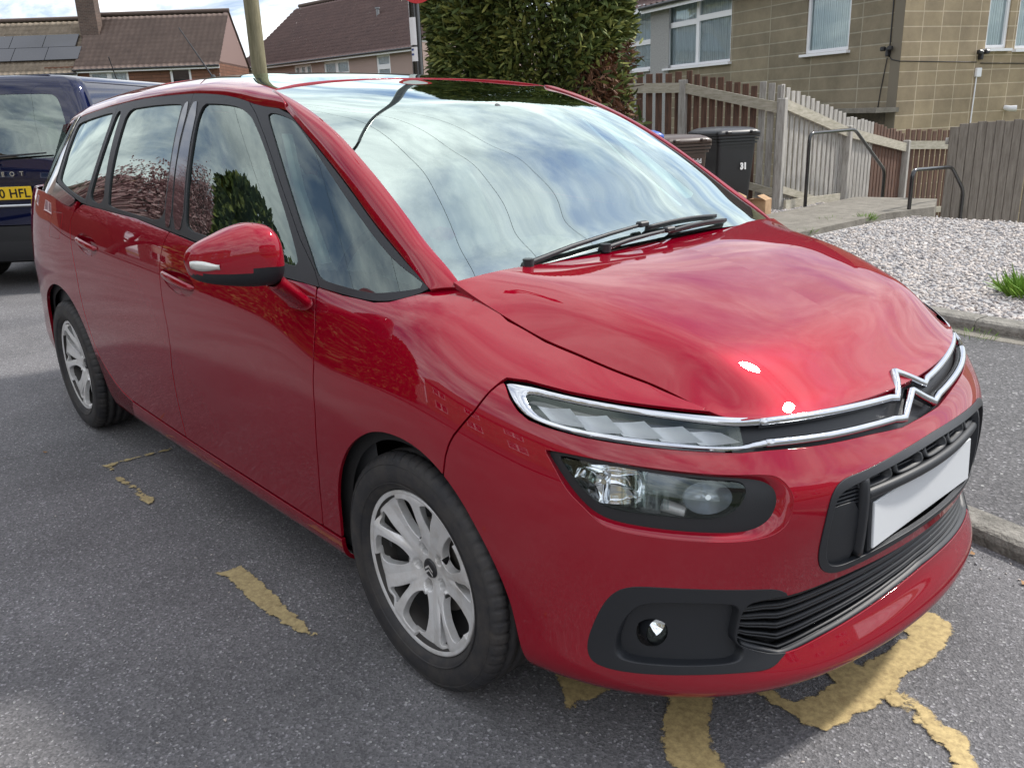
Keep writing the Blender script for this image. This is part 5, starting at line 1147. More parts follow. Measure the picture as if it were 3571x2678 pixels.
M_BRK=brick_mat('brown_hung_tile',(.21,.098,.060),(.175,.082,.052),(.09,.05,.035),.9,.16,.012,.5);M_CHIM=brick_mat('chimney_brick',(.13,.085,.065),(.08,.055,.045),(.16,.13,.11),.22,.075,.01,.5)
def pebble(name,c1,c2):
    m=mat(name,c1,.95);noise_mix(m,c1,c2,28,10,.8,.4,.62);bump(m,40,.8,.02);return m
M_PINK=pebble('pink_pebbledash',(.42,.32,.285),(.30,.215,.19));M_CREAM=pebble('cream_render',(.60,.56,.48),(.48,.45,.38));M_GREYP=pebble('grey_pebbledash',(.40,.40,.39),(.24,.24,.24))
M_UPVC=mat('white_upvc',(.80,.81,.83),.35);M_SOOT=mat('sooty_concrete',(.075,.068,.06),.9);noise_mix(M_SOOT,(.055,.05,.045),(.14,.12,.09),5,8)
M_CURT=mat('net_curtain',(.66,.68,.74),.9);t_,b_=nodes(M_CURT);tc_=N_(t_,'ShaderNodeTexCoord');wv=N_(t_,'ShaderNodeTexWave',i_Scale=7.0,i_Distortion=2.5,i_Detail=2.0);wv.inputs['Detail Scale'].default_value=1.0;mp_=N_(t_,'ShaderNodeMapping');mp_.inputs['Scale'].default_value=(1,1,.12);t_.links.new(tc_.outputs['Object'],mp_.inputs[0]);t_.links.new(mp_.outputs[0],wv.inputs['Vector']);rr_=N_(t_,'ShaderNodeValToRGB');rr_.color_ramp.elements[0].color=(.48,.50,.55,1);rr_.color_ramp.elements[1].color=(.90,.92,.96,1);t_.links.new(wv.outputs[0],rr_.inputs[0]);t_.links.new(rr_.outputs[0],b_.inputs['Base Color'])
M_ROOM=mat('dark_room',(.03,.03,.035),.9);M_GUT=mat('black_gutter',(.02,.02,.022),.4);M_WIN=glass('house_glass',(.80,.85,.86),1.5,0,.07)
M_LEAD=mat('grey_lead',(.20,.21,.22),.6)
def tile_geo(Lu,Lv,pitch_u=.30,row=.32,amp=.030,nu=6):
    """pantile roof slope: u along the eave, v up the slope; returns verts (u,v,h) and quads"""
    nc=int(Lu/pitch_u)*nu;nrw=int(Lv/row);us=np.linspace(0,Lu,nc+1);ph=(us/pitch_u)%1;prof=np.where(ph<.55,np.sin(ph/.55*np.pi),-.25*np.sin((ph-.55)/.45*np.pi))*amp
    V=[];vs=[]
    for r in range(nrw): vs+= [(r*row,.050),((r+1)*row-.001,.0)]
    U,Vv=np.meshgrid(us,np.array([a for a,_ in vs]),indexing='ij');H=prof[:,None]+np.array([b for _,b in vs])[None];P=np.stack([U,Vv,H],-1).reshape(-1,3);n=len(vs);i=np.arange((nc+1)*n).reshape(nc+1,n)
    Fq=np.stack([i[:-1,:-1].ravel(),i[1:,:-1].ravel(),i[1:,1:].ravel(),i[:-1,1:].ravel()],1);return P,Fq
def roof_mat(name,c1,c2,c3=None):
    m=mat(name,c1,.85);noise_mix(m,c1,c2,1.3,12,.78,.36,.66);bump(m,30,.4,.01);return m
M_RB=roof_mat('brown_roof_tile',(.185,.135,.112),(.125,.090,.076));M_RB2=roof_mat('purple_brown_roof_tile',(.140,.088,.078),(.095,.062,.058));M_RT=roof_mat('tan_mossy_roof_tile',(.30,.245,.185),(.15,.12,.085));M_RIDGE=mat('ridge_tile',(.105,.075,.062),.85)
def house(name,label,loc,u,zb,eave,depth,length,ridge_h,walls,roofm,ov=.35,ridge=True,tiles=True,pitch=.30,row=.34,back=True):
    """origin = left front corner seen from outside; u = facade direction; depth runs away from the viewer"""
    rz=math.atan2(u[1],u[0]);e=empty(name,label,'house',(loc[0],loc[1],0),rz)
    # local: x along the facade, y = depth (left of u), z up
    def wall(nm,a,b,z0,z1,mt,holes=(),poly=None):
        a=Vector(a);b=Vector(b);d=b-a;L=d.length;o=bpy.data.objects.new(nm,None)
        m=MB();xs=sorted(set([0,L]+[h[0] for h in holes]+[h[1] for h in holes]));zs=sorted(set([z0,z1]+[h[2] for h in holes]+[h[3] for h in holes]))
        if poly: m.prism(poly,0,.22,axis='y')
        else:
            for i in range(len(xs)-1):
                for j in range(len(zs)-1):
                    cx_,cz_=(xs[i]+xs[i+1])/2,(zs[j]+zs[j+1])/2
                    if any(h[0]<cx_<h[1] and h[2]<cz_<h[3] for h in holes): continue
                    m.quad((xs[i],0,zs[j]),(xs[i+1],0,zs[j]),(xs[i+1],0,zs[j+1]),(xs[i],0,zs[j+1]))
            for h in holes:
                for q in (((h[0],0,h[2]),(h[0],.14,h[2]),(h[0],.14,h[3]),(h[0],0,h[3])),((h[1],0,h[3]),(h[1],.14,h[3]),(h[1],.14,h[2]),(h[1],0,h[2])),((h[0],0,h[3]),(h[0],.14,h[3]),(h[1],.14,h[3]),(h[1],0,h[3])),((h[0],.14,h[2]),(h[0],0,h[2]),(h[1],0,h[2]),(h[1],.14,h[2]))): m.quad(*q)
        ob=m.obj(nm,mt,e);ob.location=a;ob.rotation_euler=(0,0,math.atan2(d.y,d.x));return ob
    walls(e,wall)
    hd=depth/2;sl=math.hypot(hd+ov,ridge_h*(hd+ov)/hd);dzo=ridge_h*ov/hd
    for side in (0,1):
        if not tiles or (side==1):
            m=MB();a=(-ov*.3,-ov,eave-dzo) if side==0 else (-ov*.3,depth+ov,eave-dzo);b=(length+ov*.3,a[1],a[2]);c=(length+ov*.3,hd,eave+ridge_h);d=(-ov*.3,hd,eave+ridge_h);m.quad(a,b,c,d) if side==0 else m.quad(b,a,d,c);m.obj('roof',roofm,e)
        else:
            P,Fq=tile_geo(length+ov*.6,sl,pitch,row);dv=Vector((0,hd+ov,ridge_h+dzo)).normalized();nv=Vector((0,-dv.z,dv.y))
            Q=np.stack([P[:,0]-ov*.3,-ov+P[:,1]*dv.y+P[:,2]*nv.y,eave-dzo+P[:,1]*dv.z+P[:,2]*nv.z+.03],1);link('roof',raw_mesh('roof',Q,np.ascontiguousarray(Fq),None,roofm),e)
    m=MB();m.tube([(-ov*.3,hd,eave+ridge_h+.03),(length+ov*.3,hd,eave+ridge_h+.03)],.11,8);m.obj('ridge',M_RIDGE,e)
    m=MB();m.box((length/2,-ov+.02,eave-dzo-.02),(length+ov*.6,.03,.18));m.obj('fascia',M_UPVC,e)
    m=MB();m.tube([(-ov*.3,-ov-.05,eave-dzo+.02),(length+ov*.3,-ov-.05,eave-dzo+.02)],.055,8);m.obj('gutter',M_GUT,e)
    return e
def window(par,x0,x1,z0,z1,lights=((0,1,0,1),),curtain=M_CURT,y=.07,sill=True,fw=.065,wall_loc=None,half=None):
    """frame, glass and curtain as parts; lights = (x0,x1,z0,z1) fractions of each pane"""
    m=MB();W_,H_=x1-x0,z1-z0;m2=MB()
    g=lambda l:(x0+W_*l[0],x0+W_*l[1],z0+H_*l[2],z0+H_*l[3])
    for l in lights:
        a,b,c,d=g(l);m.box((a+fw/2,y,(c+d)/2),(fw,.07,d-c));m.box((b-fw/2,y,(c+d)/2),(fw,.07,d-c));m.box(((a+b)/2,y,c+fw/2),(b-a-2*fw,.066,fw));m.box(((a+b)/2,y,d-fw/2),(b-a-2*fw,.066,fw))
        m2.quad((a+fw*.9,y+.01,c+fw*.9),(b-fw*.9,y+.01,c+fw*.9),(b-fw*.9,y+.01,d-fw*.9),(a+fw*.9,y+.01,d-fw*.9))
    if sill:m.box(((x0+x1)/2,y-.06,z0-.035),(W_+.12,.22,.05))
    f=m.obj('window_frame',M_UPVC,par);m2.obj('pane',M_WIN,f)
    if curtain:
        m=MB();n=max(8,int(W_/.05));
        for i in range(n):
            xa,xb=x0+W_*i/n,x0+W_*(i+1)/n;ya,yb=y+.045+.015*math.sin(i*1.7),y+.045+.015*math.sin((i+1)*1.7);m.quad((xa,ya,z0),(xb,yb,z0),(xb,yb,z1),(xa,ya,z1))
        m.obj('curtain',curtain,f)
    m=MB();m.box(((x0+x1)/2,y+.6,(z0+z1)/2),(W_+.02,.02,H_+.02));m.quad((x0,y+.05,z0),(x0,y+.6,z0),(x0,y+.6,z1),(x0,y+.05,z1));m.quad((x1,y+.05,z0),(x1,y+.6,z0),(x1,y+.6,z1),(x1,y+.05,z1));m.obj('room_interior',M_ROOM,f)
    return f
# ---- the beige block house on the right
cor=Vector((-6.15,14.83,0));uL=Vector((.935,-.354,0));LL=9.15
org=cor-uL*LL
wl=[(LL-8.36,LL-5.41,2.34,4.02),(LL-2.71,LL-1.40,2.32,4.02)]
def walls_main(e,wall):
    wA=wall('wall',(.95,0,0),(LL,0,0),-1.35,4.15,M_BLK1,holes=[(w[0]-.95,w[1]-.95,w[2],w[3]) for w in wl]+[(LL-1.9-.95,LL-.75-.95,-1.3,1.05)])
    wall('wall_strip',(-.02,-.03,0),(.95,-.03,0),-1.35,4.15,M_GREYP)
    wB=wall('wall',(LL,0,0),(LL,7.2,0),-1.35,4.15,M_BLK2,holes=[(2.08,2.64,2.22,4.0),(2.86,4.3,2.20,4.0)])
    wall('gable_wall',(LL,0,0),(LL,7.2,0),4.15,4.15,M_BLK2,poly=[(0,4.15),(7.2,4.15),(3.6,7.15)])
    wall('wall',(LL,7.2,0),(-8,7.2,0),-1.35,4.15,M_BLK1);wall('wall',(-8,7.2,0),(-8,0,0),-1.35,4.15,M_BLK1)
    wall('wall_render',(-8,.12,0),(0,.12,0),-1.35,4.15,M_GREYP,holes=[(6.3,7.75,2.38,4.0)])
    q=window(wA,wl[0][0]-.95,wl[0][1]-.95,2.34,4.02,((0,.49,.0,.63),(0,.49,.63,1),(.49,1,0,.66),(.49,1,.66,1)))
    window(wA,wl[1][0]-.95,wl[1][1]-.95,2.32,4.02,((0,1,0,.70),(0,1,.70,1)))
    window(wB,2.08,2.64,2.22,4.0,((0,1,0,.62),(0,1,.62,1)),fw=.06);window(wB,2.86,4.3,2.20,4.0,((0,.5,0,1),(.5,1,0,1)),fw=.06)
    ws_=MB();window(e,-1.7,-.25,2.38,4.0,((0,1,0,.45),(0,1,.45,1)),y=.19)
    m=MB();m.box((LL-.95,-.22,1.16),(1.95,.55,.085));m.obj('door_canopy',M_CON,e)
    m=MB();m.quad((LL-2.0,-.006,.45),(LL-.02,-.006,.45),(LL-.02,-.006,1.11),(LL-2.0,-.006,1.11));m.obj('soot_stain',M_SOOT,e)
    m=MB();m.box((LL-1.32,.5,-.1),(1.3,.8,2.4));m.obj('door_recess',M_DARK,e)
    m=MB();m.box((LL-.12,-.008,1.9),(.23,.014,6.4));m.obj('corner_stain',mat('damp_corner',(.17,.148,.11),.9),e)
hm=house('block_house','beige concrete block house with white net-curtained windows behind the picket fence',org,uL,0,4.15,7.2,LL,3.0,walls_main,M_RB,ov=.30,tiles=False)
m=MB();P,Fq=tile_geo(LL+8.4,4.9,.30,.34);dv=Vector((0,3.9,3.25)).normalized();nv=Vector((0,-dv.z,dv.y));Q=np.stack([P[:,0]-8.2,-.33+P[:,1]*dv.y+P[:,2]*nv.y,3.93+P[:,1]*dv.z+P[:,2]*nv.z],1);link('roof_slope',raw_mesh('roof_slope',Q,np.ascontiguousarray(Fq),None,M_RB2),hm)
m=MB();m.box((-4.0,-.29,3.93),(8.2,.03,.2));m.obj('fascia',M_UPVC,hm)
m=MB();m.box((LL-3.9,-.02,4.06),(1.0,.03,.30));
# floodlights, cables, outlet
def lamp(x,y,z,rz):
    m=MB()
    for s in (-1,1): m.bbox((s*.09,-.09,.03),(.10,.09,.08),.02)
    m.bbox((0,-.045,-.03),(.07,.09,.16),.015);m.tube([(-.09,-.06,.02),(.09,-.06,.02)],.02,8);o=m.obj('security_light',M_GUT,hm);o.location=(x,y,z);o.rotation_euler=(0,0,rz);return o
lamp(LL-.28,0,2.23,0);lamp(LL,1.95,2.12,math.pi/2)
m=MB();m.tube([(LL-.30,-.015,6),(LL-.28,-.015,2.3)],.012,6);m.tube([(LL-.30,-.015,2.15),(LL-.2,-.02,2.06),(LL+.01,-.02,2.02),(LL+.012,1.9,1.97)],.009,6)
m.tube([(LL-.32,-.015,2.1),(LL-.42,-.012,1.5),(LL-.45,-.012,1.2)],.009,6);m.tube([(LL+.012,2.0,1.95),(LL+.012,4.5,1.9)],.009,6);m.obj('wall_cable',M_GUT,hm)
m=MB();m.tube([(LL+.02,1.93,1.75),(LL+.02,1.90,.3)],.014,6);m.bbox((LL+.03,1.95,1.78),(.06,.13,.17),.01);m.obj('white_conduit',M_UPVC,hm)
m=MB();m.tube([(LL,2.82,1.10),(LL+.12,2.82,1.08),(LL+.20,2.90,1.08)],[.05,.055,.06],12);m.obj('wall_outlet',M_UPVC,hm)
# ---- distant semi on the left: two houses under one roof line
u1=Vector((.627,.778,0));PR1=Vector((-43.97,18.57,0));L1=7.3
oA=PR1-u1*L1;oB=PR1-u1*22
def walls_a(e,wall):
    hs=[(HA0,HA1,2.75,4.12),(HB0,HB1,3.0,4.15)]
    w=wall('wall',(-1.6,-.02,0),(L1,-.02,0),-1,4.40,M_BRK,holes=[(a+1.6,b+1.6,c,d) for a,b,c,d in hs])
    window(w,hs[0][0]+1.6,hs[0][1]+1.6,2.75,4.12,((0,.5,0,1),(.5,1,0,1)),fw=.12);window(w,hs[1][0]+1.6,hs[1][1]+1.6,3.0,4.15,((0,1,0,1),),fw=.12,curtain=None)
    wall('wall',(L1,0,0),(L1,6.6,0),-1,4.40,M_BRK);wall('gable_wall',(L1,0,0),(L1,6.6,0),4.3,4.3,mat('pinkish_hung_tile',(.24,.165,.15),.9),poly=[(-.1,4.30),(6.7,4.30),(3.3,7.12)])
HA0,HA1,HB0,HB1=.6,2.6,4.73,5.82
ha=house('brown_tiled_house','brown tile-hung end house with white windows and chocolate pantiles, far left',oA,u1,0,4.40,6.6,L1,2.75,walls_a,M_RB,ov=.3)
hb=house('solar_panel_house','cream rendered house with tan roof tiles and black solar panels',oB,u1,0,4.25,6.6,22-L1,2.75,lambda e,wall:(lambda w:(window(w,12.2,14.1,2.8,4.0,((0,.5,0,1),(.5,1,0,1)),fw=.12)))(wall('wall',(0,0,0),(22-L1,0,0),-1,4.25,M_CREAM,holes=[(12.2,14.1,2.8,4.0)])),M_RT,ov=.3)
# solar panels on the slope, chimney
M_SOL=mat('solar_glass',(.012,.014,.022),.12,0,.6)
dv=Vector((0,3.3,2.75)).normalized();nv=Vector((0,-dv.z,dv.y))
for r in range(2):
    for c in range(5):
        m=MB();x0=14.55+(.20 if r==0 else -.15)-1.72*(c+1);v0=.95+1.06*r;P4=[Vector((x,-.3,4.02))+dv*v+nv*.20 for x,v in ((x0,v0),(x0+1.69,v0),(x0+1.69,v0+1.03),(x0,v0+1.03))];P5=[p-nv*.05 for p in P4]
        m.add(P4+P5,[(0,1,2,3),(0,4,5,1),(1,5,6,2),(2,6,7,3),(3,7,4,0)]);m.obj('solar_panel',M_SOL,hb)
ch=empty('chimney_stack',None,None);ch.parent=hb;ch.location=(14.95,2.2,-.35)
m=MB();m.box((0,0,7.1),(.95,.7,3.3));m.obj('chimney_shaft',M_CHIM,ch);m=MB();m.box((0,0,8.80),(1.1,.85,.14));m.box((0,0,8.60),(1.04,.78,.1));m.obj('chimney_cap',M_CON,ch)
m=MB();m.tube([(.3,0,8.2),(.3,0,9.9)],.02,5);m.tube([(-.4,0,9.5),(1.1,.1,9.6)],.015,5)
for i in range(7): m.tube([(-.3+.2*i,-.25,9.5+.01*i),(-.3+.2*i,.25,9.5+.01*i)],.01,4)
m.obj('tv_aerial',M_LEAD,ch)
# ---- pink pebbledashed house in the middle distance
A2=Vector((-52.51,23.91,0));u2=Vector((.9992,.0398,0))
def walls_p(e,wall):
    hs=[(6.3,8.15,3.0,4.3),(9.45,11.9,3.0,4.32),(14.42,15.6,2.95,4.35)]
    w=wall('wall',(0,0,0),(18.2,0,0),-1,4.70,M_PINK,holes=hs)
    window(w,*hs[0],((0,.33,0,1),(.33,.66,0,1),(.66,1,0,1)),fw=.12);window(w,*hs[1],((0,.5,0,1),(.5,1,.45,1),(.5,1,0,.45)),fw=.12);window(w,*hs[2],((0,1,0,.58),(0,1,.58,1)),fw=.12)
    wall('wall',(18.2,0,0),(18.2,9.4,0),-1,4.70,M_PINK);wall('wall',(0,9.4,0),(0,0,0),-1,4.70,M_PINK)
    for xx in (0.0,18.2): wall('gable_wall',(xx,0,0),(xx,9.4,0),4.65,4.65,M_GREYP,poly=[(-.1,4.65),(9.5,4.65),(4.7,8.25)])
hp_=house('pink_pebbledash_house','pink pebbledashed house with long brown pantiled roof between the wooden pole and the hedge',A2,u2,0,4.70,9.4,18.2,3.65,walls_p,M_RB2,ov=.35)
m=MB();m.tube([(11.6,2.4,6.3),(11.6,2.4,6.95)],.09,8);m.tube([(11.6,2.4,6.95),(11.6,2.4,7.02)],.14,8);m.obj('roof_vent',M_LEAD,hp_)
# ---- houses across the road, seen only as reflections in the car's glass and paint
def plain(nm,label,org,u,L,eave,rh,wm,rm,n,depth=7.5):
    def W_(e,wall):
        hs=[];
        for k in range(n):
            x=L*(k+.5)/n
            for z in (.9,3.5): hs.append((x-.9,x+.9,z,z+1.25))
        w=wall('wall',(0,0,0),(L,0,0),-.5,eave,wm,holes=hs)
        for h in hs: window(w,*h,((0,.5,0,1),(.5,1,0,1)),fw=.09)
        wall('wall',(L,0,0),(L,depth,0),-.5,eave,wm);wall('wall',(0,depth,0),(0,0,0),-.5,eave,wm)
        for xx in (.0,L): wall('gable_wall',(xx,0,0),(xx,depth,0),eave,eave,wm,poly=[(-.1,eave),(depth+.1,eave),(depth/2,eave+rh)])
    return house(nm,label,org,u,0,eave,depth,L,rh,W_,rm,ov=.35,tiles=False)
plain('terrace_house','brown block terrace across the road with white windows, reflected in the car doors',(14,-17.5),Vector((-1,.03,0)),26,5.6,3.0,M_BLK1,M_RB,6)
plain('terrace_house','cream rendered terrace across the road behind the blossom tree, reflected in the rear windows',(-17,-16.0),Vector((-1,.06,0)),22,5.4,3.0,M_CREAM,M_RB2,5)
plain('gable_house','red brick gabled house across the road, seen as a reflection in the rear quarter window',(-34.0,-9.0),Vector((-.7,.71,0)),9,5.2,3.4,M_BRK,M_RB,2)
plain('terrace_house','cream block flats facing the front bumper, reflected in the front wing',(24,13.0),Vector((.05,-1,0)),24,5.8,2.8,M_CREAM,M_RB2,6)
sheet('far_pavement',[(-75,-7.2),(14,-7.2),(14,-30),(-75,-30)],.06,M_ASP2);
# ================================================================ vegetation
def foliage_mat(name,c1,c2,c3,rough=.6,scale=3.0):
    m=mat(name,c1,rough,spec=.25);t,b=nodes(m);g=N_(t,'ShaderNodeNewGeometry');r=N_(t,'ShaderNodeValToRGB');r.color_ramp.elements[0].color=(*c1,1);r.color_ramp.elements[1].color=(*c3,1);e=r.color_ramp.elements.new(.55);e.color=(*c2,1)
    tc=N_(t,'ShaderNodeTexCoord');n=N_(t,'ShaderNodeTexNoise',i_Scale=float(scale),i_Detail=3.0);t.links.new(tc.outputs['Object'],n.inputs['Vector'])
    mx=N_(t,'ShaderNodeMath',operation='MULTIPLY_ADD',i_1=.55);t.links.new(g.outputs['Random Per Island'],mx.inputs[0]);ms=N_(t,'ShaderNodeMath',operation='MULTIPLY',i_1=.62);t.links.new(n.outputs[0],ms.inputs[0]);t.links.new(ms.outputs[0],mx.inputs[2]);t.links.new(mx.outputs[0],r.inputs[0]);t.links.new(r.outputs[0],b.inputs['Base Color'])
    b.inputs['Subsurface Weight'].default_value=0
    return m
M_HEDGE=foliage_mat('conifer_foliage',(.018,.030,.012),(.070,.100,.024),(.28,.28,.07));M_DEAD=foliage_mat('dead_conifer_foliage',(.06,.028,.018),(.14,.065,.035),(.26,.14,.08));M_BARK=mat('bark',(.085,.06,.045),.9);bump(M_BARK,25,.8,.02,stretch=(1,1,.2))
M_BLOS=foliage_mat('pink_blossom_leaves',(.20,.075,.075),(.38,.20,.21),(.55,.36,.36));M_YTREE=foliage_mat('yellow_green_leaves',(.10,.10,.03),(.22,.20,.07),(.38,.33,.14));M_TWIG=mat('twig_bark',(.045,.032,.028),.9)
def sprays(P,Nn,size,aspect,g,seg_=3,droop=.5,jit=.45):
    """fan sprays: each a small fern-like strip of quads around direction Nn"""
    n=len(P);d=Nn+g.normal(0,jit,(n,3));d[:,2]-=droop*g.uniform(0,1,n);d/=np.linalg.norm(d,axis=1)[:,None];r=g.normal(0,1,(n,3));s=np.cross(d,r);s/=np.linalg.norm(s,axis=1)[:,None];L=g.uniform(*size,n)[:,None];W=L*aspect
    out=[];w=[.35,1.0,.85,.18];cur=np.array([0,.35,.72,1.0]);bend=g.normal(0,.12,(n,1));nrm=np.cross(s,d)
    for k in range(4):
        c=P+d*L*cur[k]+nrm*L*bend*cur[k]**2*3;out+= [c-s*W*w[k],c+s*W*w[k]]
    V=np.stack(out,1).reshape(-1,3);b=8*np.arange(n)[:,None];F_=np.concatenate([b+np.array([[2*k,2*k+1,2*k+3,2*k+2]]) for k in range(3)],0);return V,F_
def hedge_crown(g,c,rx,ry,z0,z1,n,holes=None):
    a=g.uniform(0,2*np.pi,n);z=z0+(z1-z0)*g.uniform(0,1,n)**.9;dirs=np.stack([np.cos(a),np.sin(a)],1)
    lump=1+.10*np.sin(a*3+z*1.1)+.07*np.sin(a*7-z*2.3)+.05*np.sin(z*5+a*5);q=np.minimum(1,((z1+.4-z)/1.2))**.5;f=np.clip(lump*np.nan_to_num(q),0.02,2)*np.where(g.uniform(0,1,n)<.72,g.uniform(.90,1.04,n),g.uniform(.55,.95,n))
    ex=2.8;rr=(np.abs(dirs[:,0]/rx)**ex+np.abs(dirs[:,1]/ry)**ex)**(-1/ex);P=np.stack([c[0]+dirs[:,0]*rr*f,c[1]+dirs[:,1]*rr*f,z],1);Nn=np.stack([dirs[:,0],dirs[:,1],np.full(n,.25)],1);return P,Nn
g=np.random.default_rng(5)
hx=empty('conifer_hedge','tall dark green conifer with browned lower branches in front of the houses','hedge',(-5.52,4.86,0))
P,Nn=hedge_crown(g,(0,0),.98,.95,.35,4.6,100000)
# browned, hollow lower right flank as the camera sees it
cr=np.array([.47,.88])  # direction to the photo's right across the view
side_=P[:,:2]@np.array([.665,.747]);low=(side_>.36)&(P[:,2]<2.15-.60*(1.0-side_))
keepg=~low|(g.uniform(0,1,len(P))<.10)
keepg&=~((side_>.85)&(P[:,2]<1.2))
V,F_=sprays(P[keepg],Nn[keepg],(.035,.12),.15,g,droop=.1,jit=.5);link('crown',raw_mesh('crown',V,F_,None,M_HEDGE,smooth=False),hx)
Pd=P[low&(g.uniform(0,1,len(P))<.62)];Nd=Nn[low][:0];nd=np.stack([Pd[:,0],Pd[:,1],np.zeros(len(Pd))],1);nd/=np.linalg.norm(nd,axis=1)[:,None]+1e-9
V,F_=sprays(Pd*np.array([.92,.92,1]),nd,(.04,.12),.10,g,droop=1.4,jit=.6);link('dead_foliage',raw_mesh('dead_foliage',V,F_,None,M_DEAD,smooth=False),hx)
m=MB()
for k in range(9):
    a=k*.7;r0=.25+.08*(k%3);m.tube([(r0*math.cos(a),r0*math.sin(a),0),(r0*1.8*math.cos(a),r0*1.8*math.sin(a),1.4),(.8*math.cos(a+.2),.8*math.sin(a+.2),2.6),(.85*math.cos(a),.85*math.sin(a),4.2)],[.06,.045,.03,.012],6)
for k in range(16):
    a=math.atan2(.747,.665)+random.uniform(-.7,.7);z=random.uniform(.5,2.0);m.tube([(.3*math.cos(a),.3*math.sin(a),z),(.75*math.cos(a),.75*math.sin(a),z+.25),(1.15*math.cos(a+.1),1.15*math.sin(a+.1),z+.3)],[.025,.016,.006],5)
m.obj('trunk',M_BARK,hx)
def tree(nm,label,loc,h,spread,mt,nleaf,size,branches=7,gr=None,seed=1,levels=3,tk=.12,drop=0,leafasp=.45):
    g=np.random.default_rng(seed);e=empty(nm,label,'tree',loc,0,gr);m=MB();tips=[]
    def br(p,d,L,r,lv):
        q=[p];dd=d.copy()
        for k in range(4):
            dd=dd+g.normal(0,.16,3)+np.array([0,0,.06-drop*.1*lv]);dd/=np.linalg.norm(dd);q.append(q[-1]+dd*L/4)
        m.tube([tuple(x) for x in q],[r,r*.85,r*.7,r*.55,r*.4],6 if lv<2 else 4,caps=False)
        if lv>=levels: tips.extend(q[1:]);return
        if lv==levels-1:tips.extend(q[3:])
        for k in range(branches if lv else branches+2):
            i=g.integers(2,5);a=g.uniform(0,6.28);nd=dd*.55+np.array([math.cos(a),math.sin(a),g.uniform(-.1,.6)])*spread;nd/=np.linalg.norm(nd);br(q[i],nd,L*g.uniform(.55,.8),r*.5,lv+1)
    br(np.zeros(3),np.array([0,0,1.]),h*.42,tk,0);m.obj('trunk',M_TWIG,e)
    T=np.array(tips);i=g.integers(0,len(T),nleaf);P=T[i]+g.normal(0,.12*h/5,(nleaf,3));Nn=g.normal(0,1,(nleaf,3));V,F_=sprays(P,Nn,size,leafasp,g,droop=.1);link('crown',raw_mesh('crown',V,F_,None,mt,smooth=False),e);return e
tree('cherry_tree','pink blossoming cherry tree across the road, reflected in the rear door window',(-23.5,-8.0,0),8.8,1.1,M_BLOS,22000,(.045,.10),4,seed=3,levels=3,tk=.16)
tree('cherry_tree','spreading blossom tree nearer the front, reflected in the driver window',(-18.0,-8.2,0),8.6,1.1,M_BLOS,22000,(.045,.10),4,seed=8,levels=3,tk=.14)
tree('yellow_tree','pale yellow-green tree top showing over the roof of the solar panel house',(-62,6.0,0),12.0,.9,M_YTREE,5000,(.35,.7),4,seed=5,levels=2,tk=.3)
for k,(x,y,h,r_) in enumerate(((-14.6,-8.4,7.0,1.5),(-12.2,-8.8,6.0,1.4),(-9.6,-9.2,6.4,1.5))):
    e=empty('conifer_shrub','dark conifer across the road, %s of the three reflected in the car'%['leftmost','middle','rightmost'][k],'shrub',(x,y,0),0,'conifers across the road');P,Nn=hedge_crown(np.random.default_rng(20+k),(0,0),r_,r_,.1,h,16000);V,F_=sprays(P,Nn,(.15,.3),.35,np.random.default_rng(k));link('crown',raw_mesh('crown',V,F_,None,M_HEDGE,smooth=False),e);m=MB();m.tube([(0,0,0),(0,0,h*.8)],[.08,.02],6);m.obj('trunk',M_BARK,e)
M_GRS=foliage_mat('fresh_grass',(.06,.13,.015),(.14,.27,.03),(.26,.40,.07),scale=12)
def tuft(x,y,z,n,h,r_,label,seed):
    g=np.random.default_rng(seed);a=g.uniform(0,6.28,n);rr=r_*np.sqrt(g.uniform(0,1,n))*.5;P=np.stack([x+rr*np.cos(a),y+rr*np.sin(a),np.full(n,z)],1);Nn=np.stack([np.cos(a)*rr/r_*2.2,np.sin(a)*rr/r_*2.2,np.ones(n)*1.2],1);V,F_=sprays(P,Nn,(h*.5,h),.035,g,droop=-.0,jit=.22);link('grass_tuft',raw_mesh('grass_tuft',V,F_,None,M_GRS,smooth=False),None,label=label,cat='grass')
tuft(-.28,4.38,.10,420,.19,.26,'large bright green grass tuft growing in the gravel at the right edge',1)
tuft(-2.84,7.25,.13,130,.10,.16,'small green grass tuft at the edge of the concrete path',2)
tuft(-3.1,6.9,.15,50,.06,.3,'sparse yellowish grass sprouts on the concrete path',3)
tuft(-2.86,6.05,.13,50,.08,.14,'tiny weed tuft beside the path, nearest the car',4)
tuft(-.22,3.30,.06,60,.05,.25,'low green weeds on the pale strip along the garden edging',6)
# ================================================================ fence, gate and rails
M_WG=mat('weathered_grey_timber',(.33,.30,.26),.85);noise_mix(M_WG,(.47,.45,.42),(.22,.205,.18),7,10,.7,.36,.68,stretch=(6,6,.7));bump(M_WG,30,.5,.008,stretch=(6,6,.6))
M_WB=mat('brown_stained_timber',(.12,.065,.045),.85);noise_mix(M_WB,(.165,.085,.055),(.05,.032,.026),6,10,.75,.36,.68,stretch=(6,6,.7));bump(M_WB,30,.5,.008,stretch=(6,6,.6))
M_WP=mat('pale_rail_timber',(.40,.36,.29),.85);noise_mix(M_WP,(.50,.46,.38),(.27,.25,.18),8,10,.7,.36,.7,stretch=(1,1,6))
def lerp3(a,b,t): return Vector(a).lerp(Vector(b),t)
posts=[(-6.75,6.55,1.78,-.1),(-5.75,7.75,1.70,-.1),(-4.28,7.78,1.42,.05),(-4.33,9.55,1.03,-.5),(-4.50,11.75,.73,-1.0),(-4.62,13.6,.55,-1.2)]
fe=empty('picket_fence','weathered grey and brown picket fence stepping down the slope beside the garden path','fence',(-5.2,7.8,0))
def F_add(m,nm,mt): 
    m.v=[(x+5.2,y-7.8,z) for x,y,z in m.v];return m.obj(nm,mt,fe)
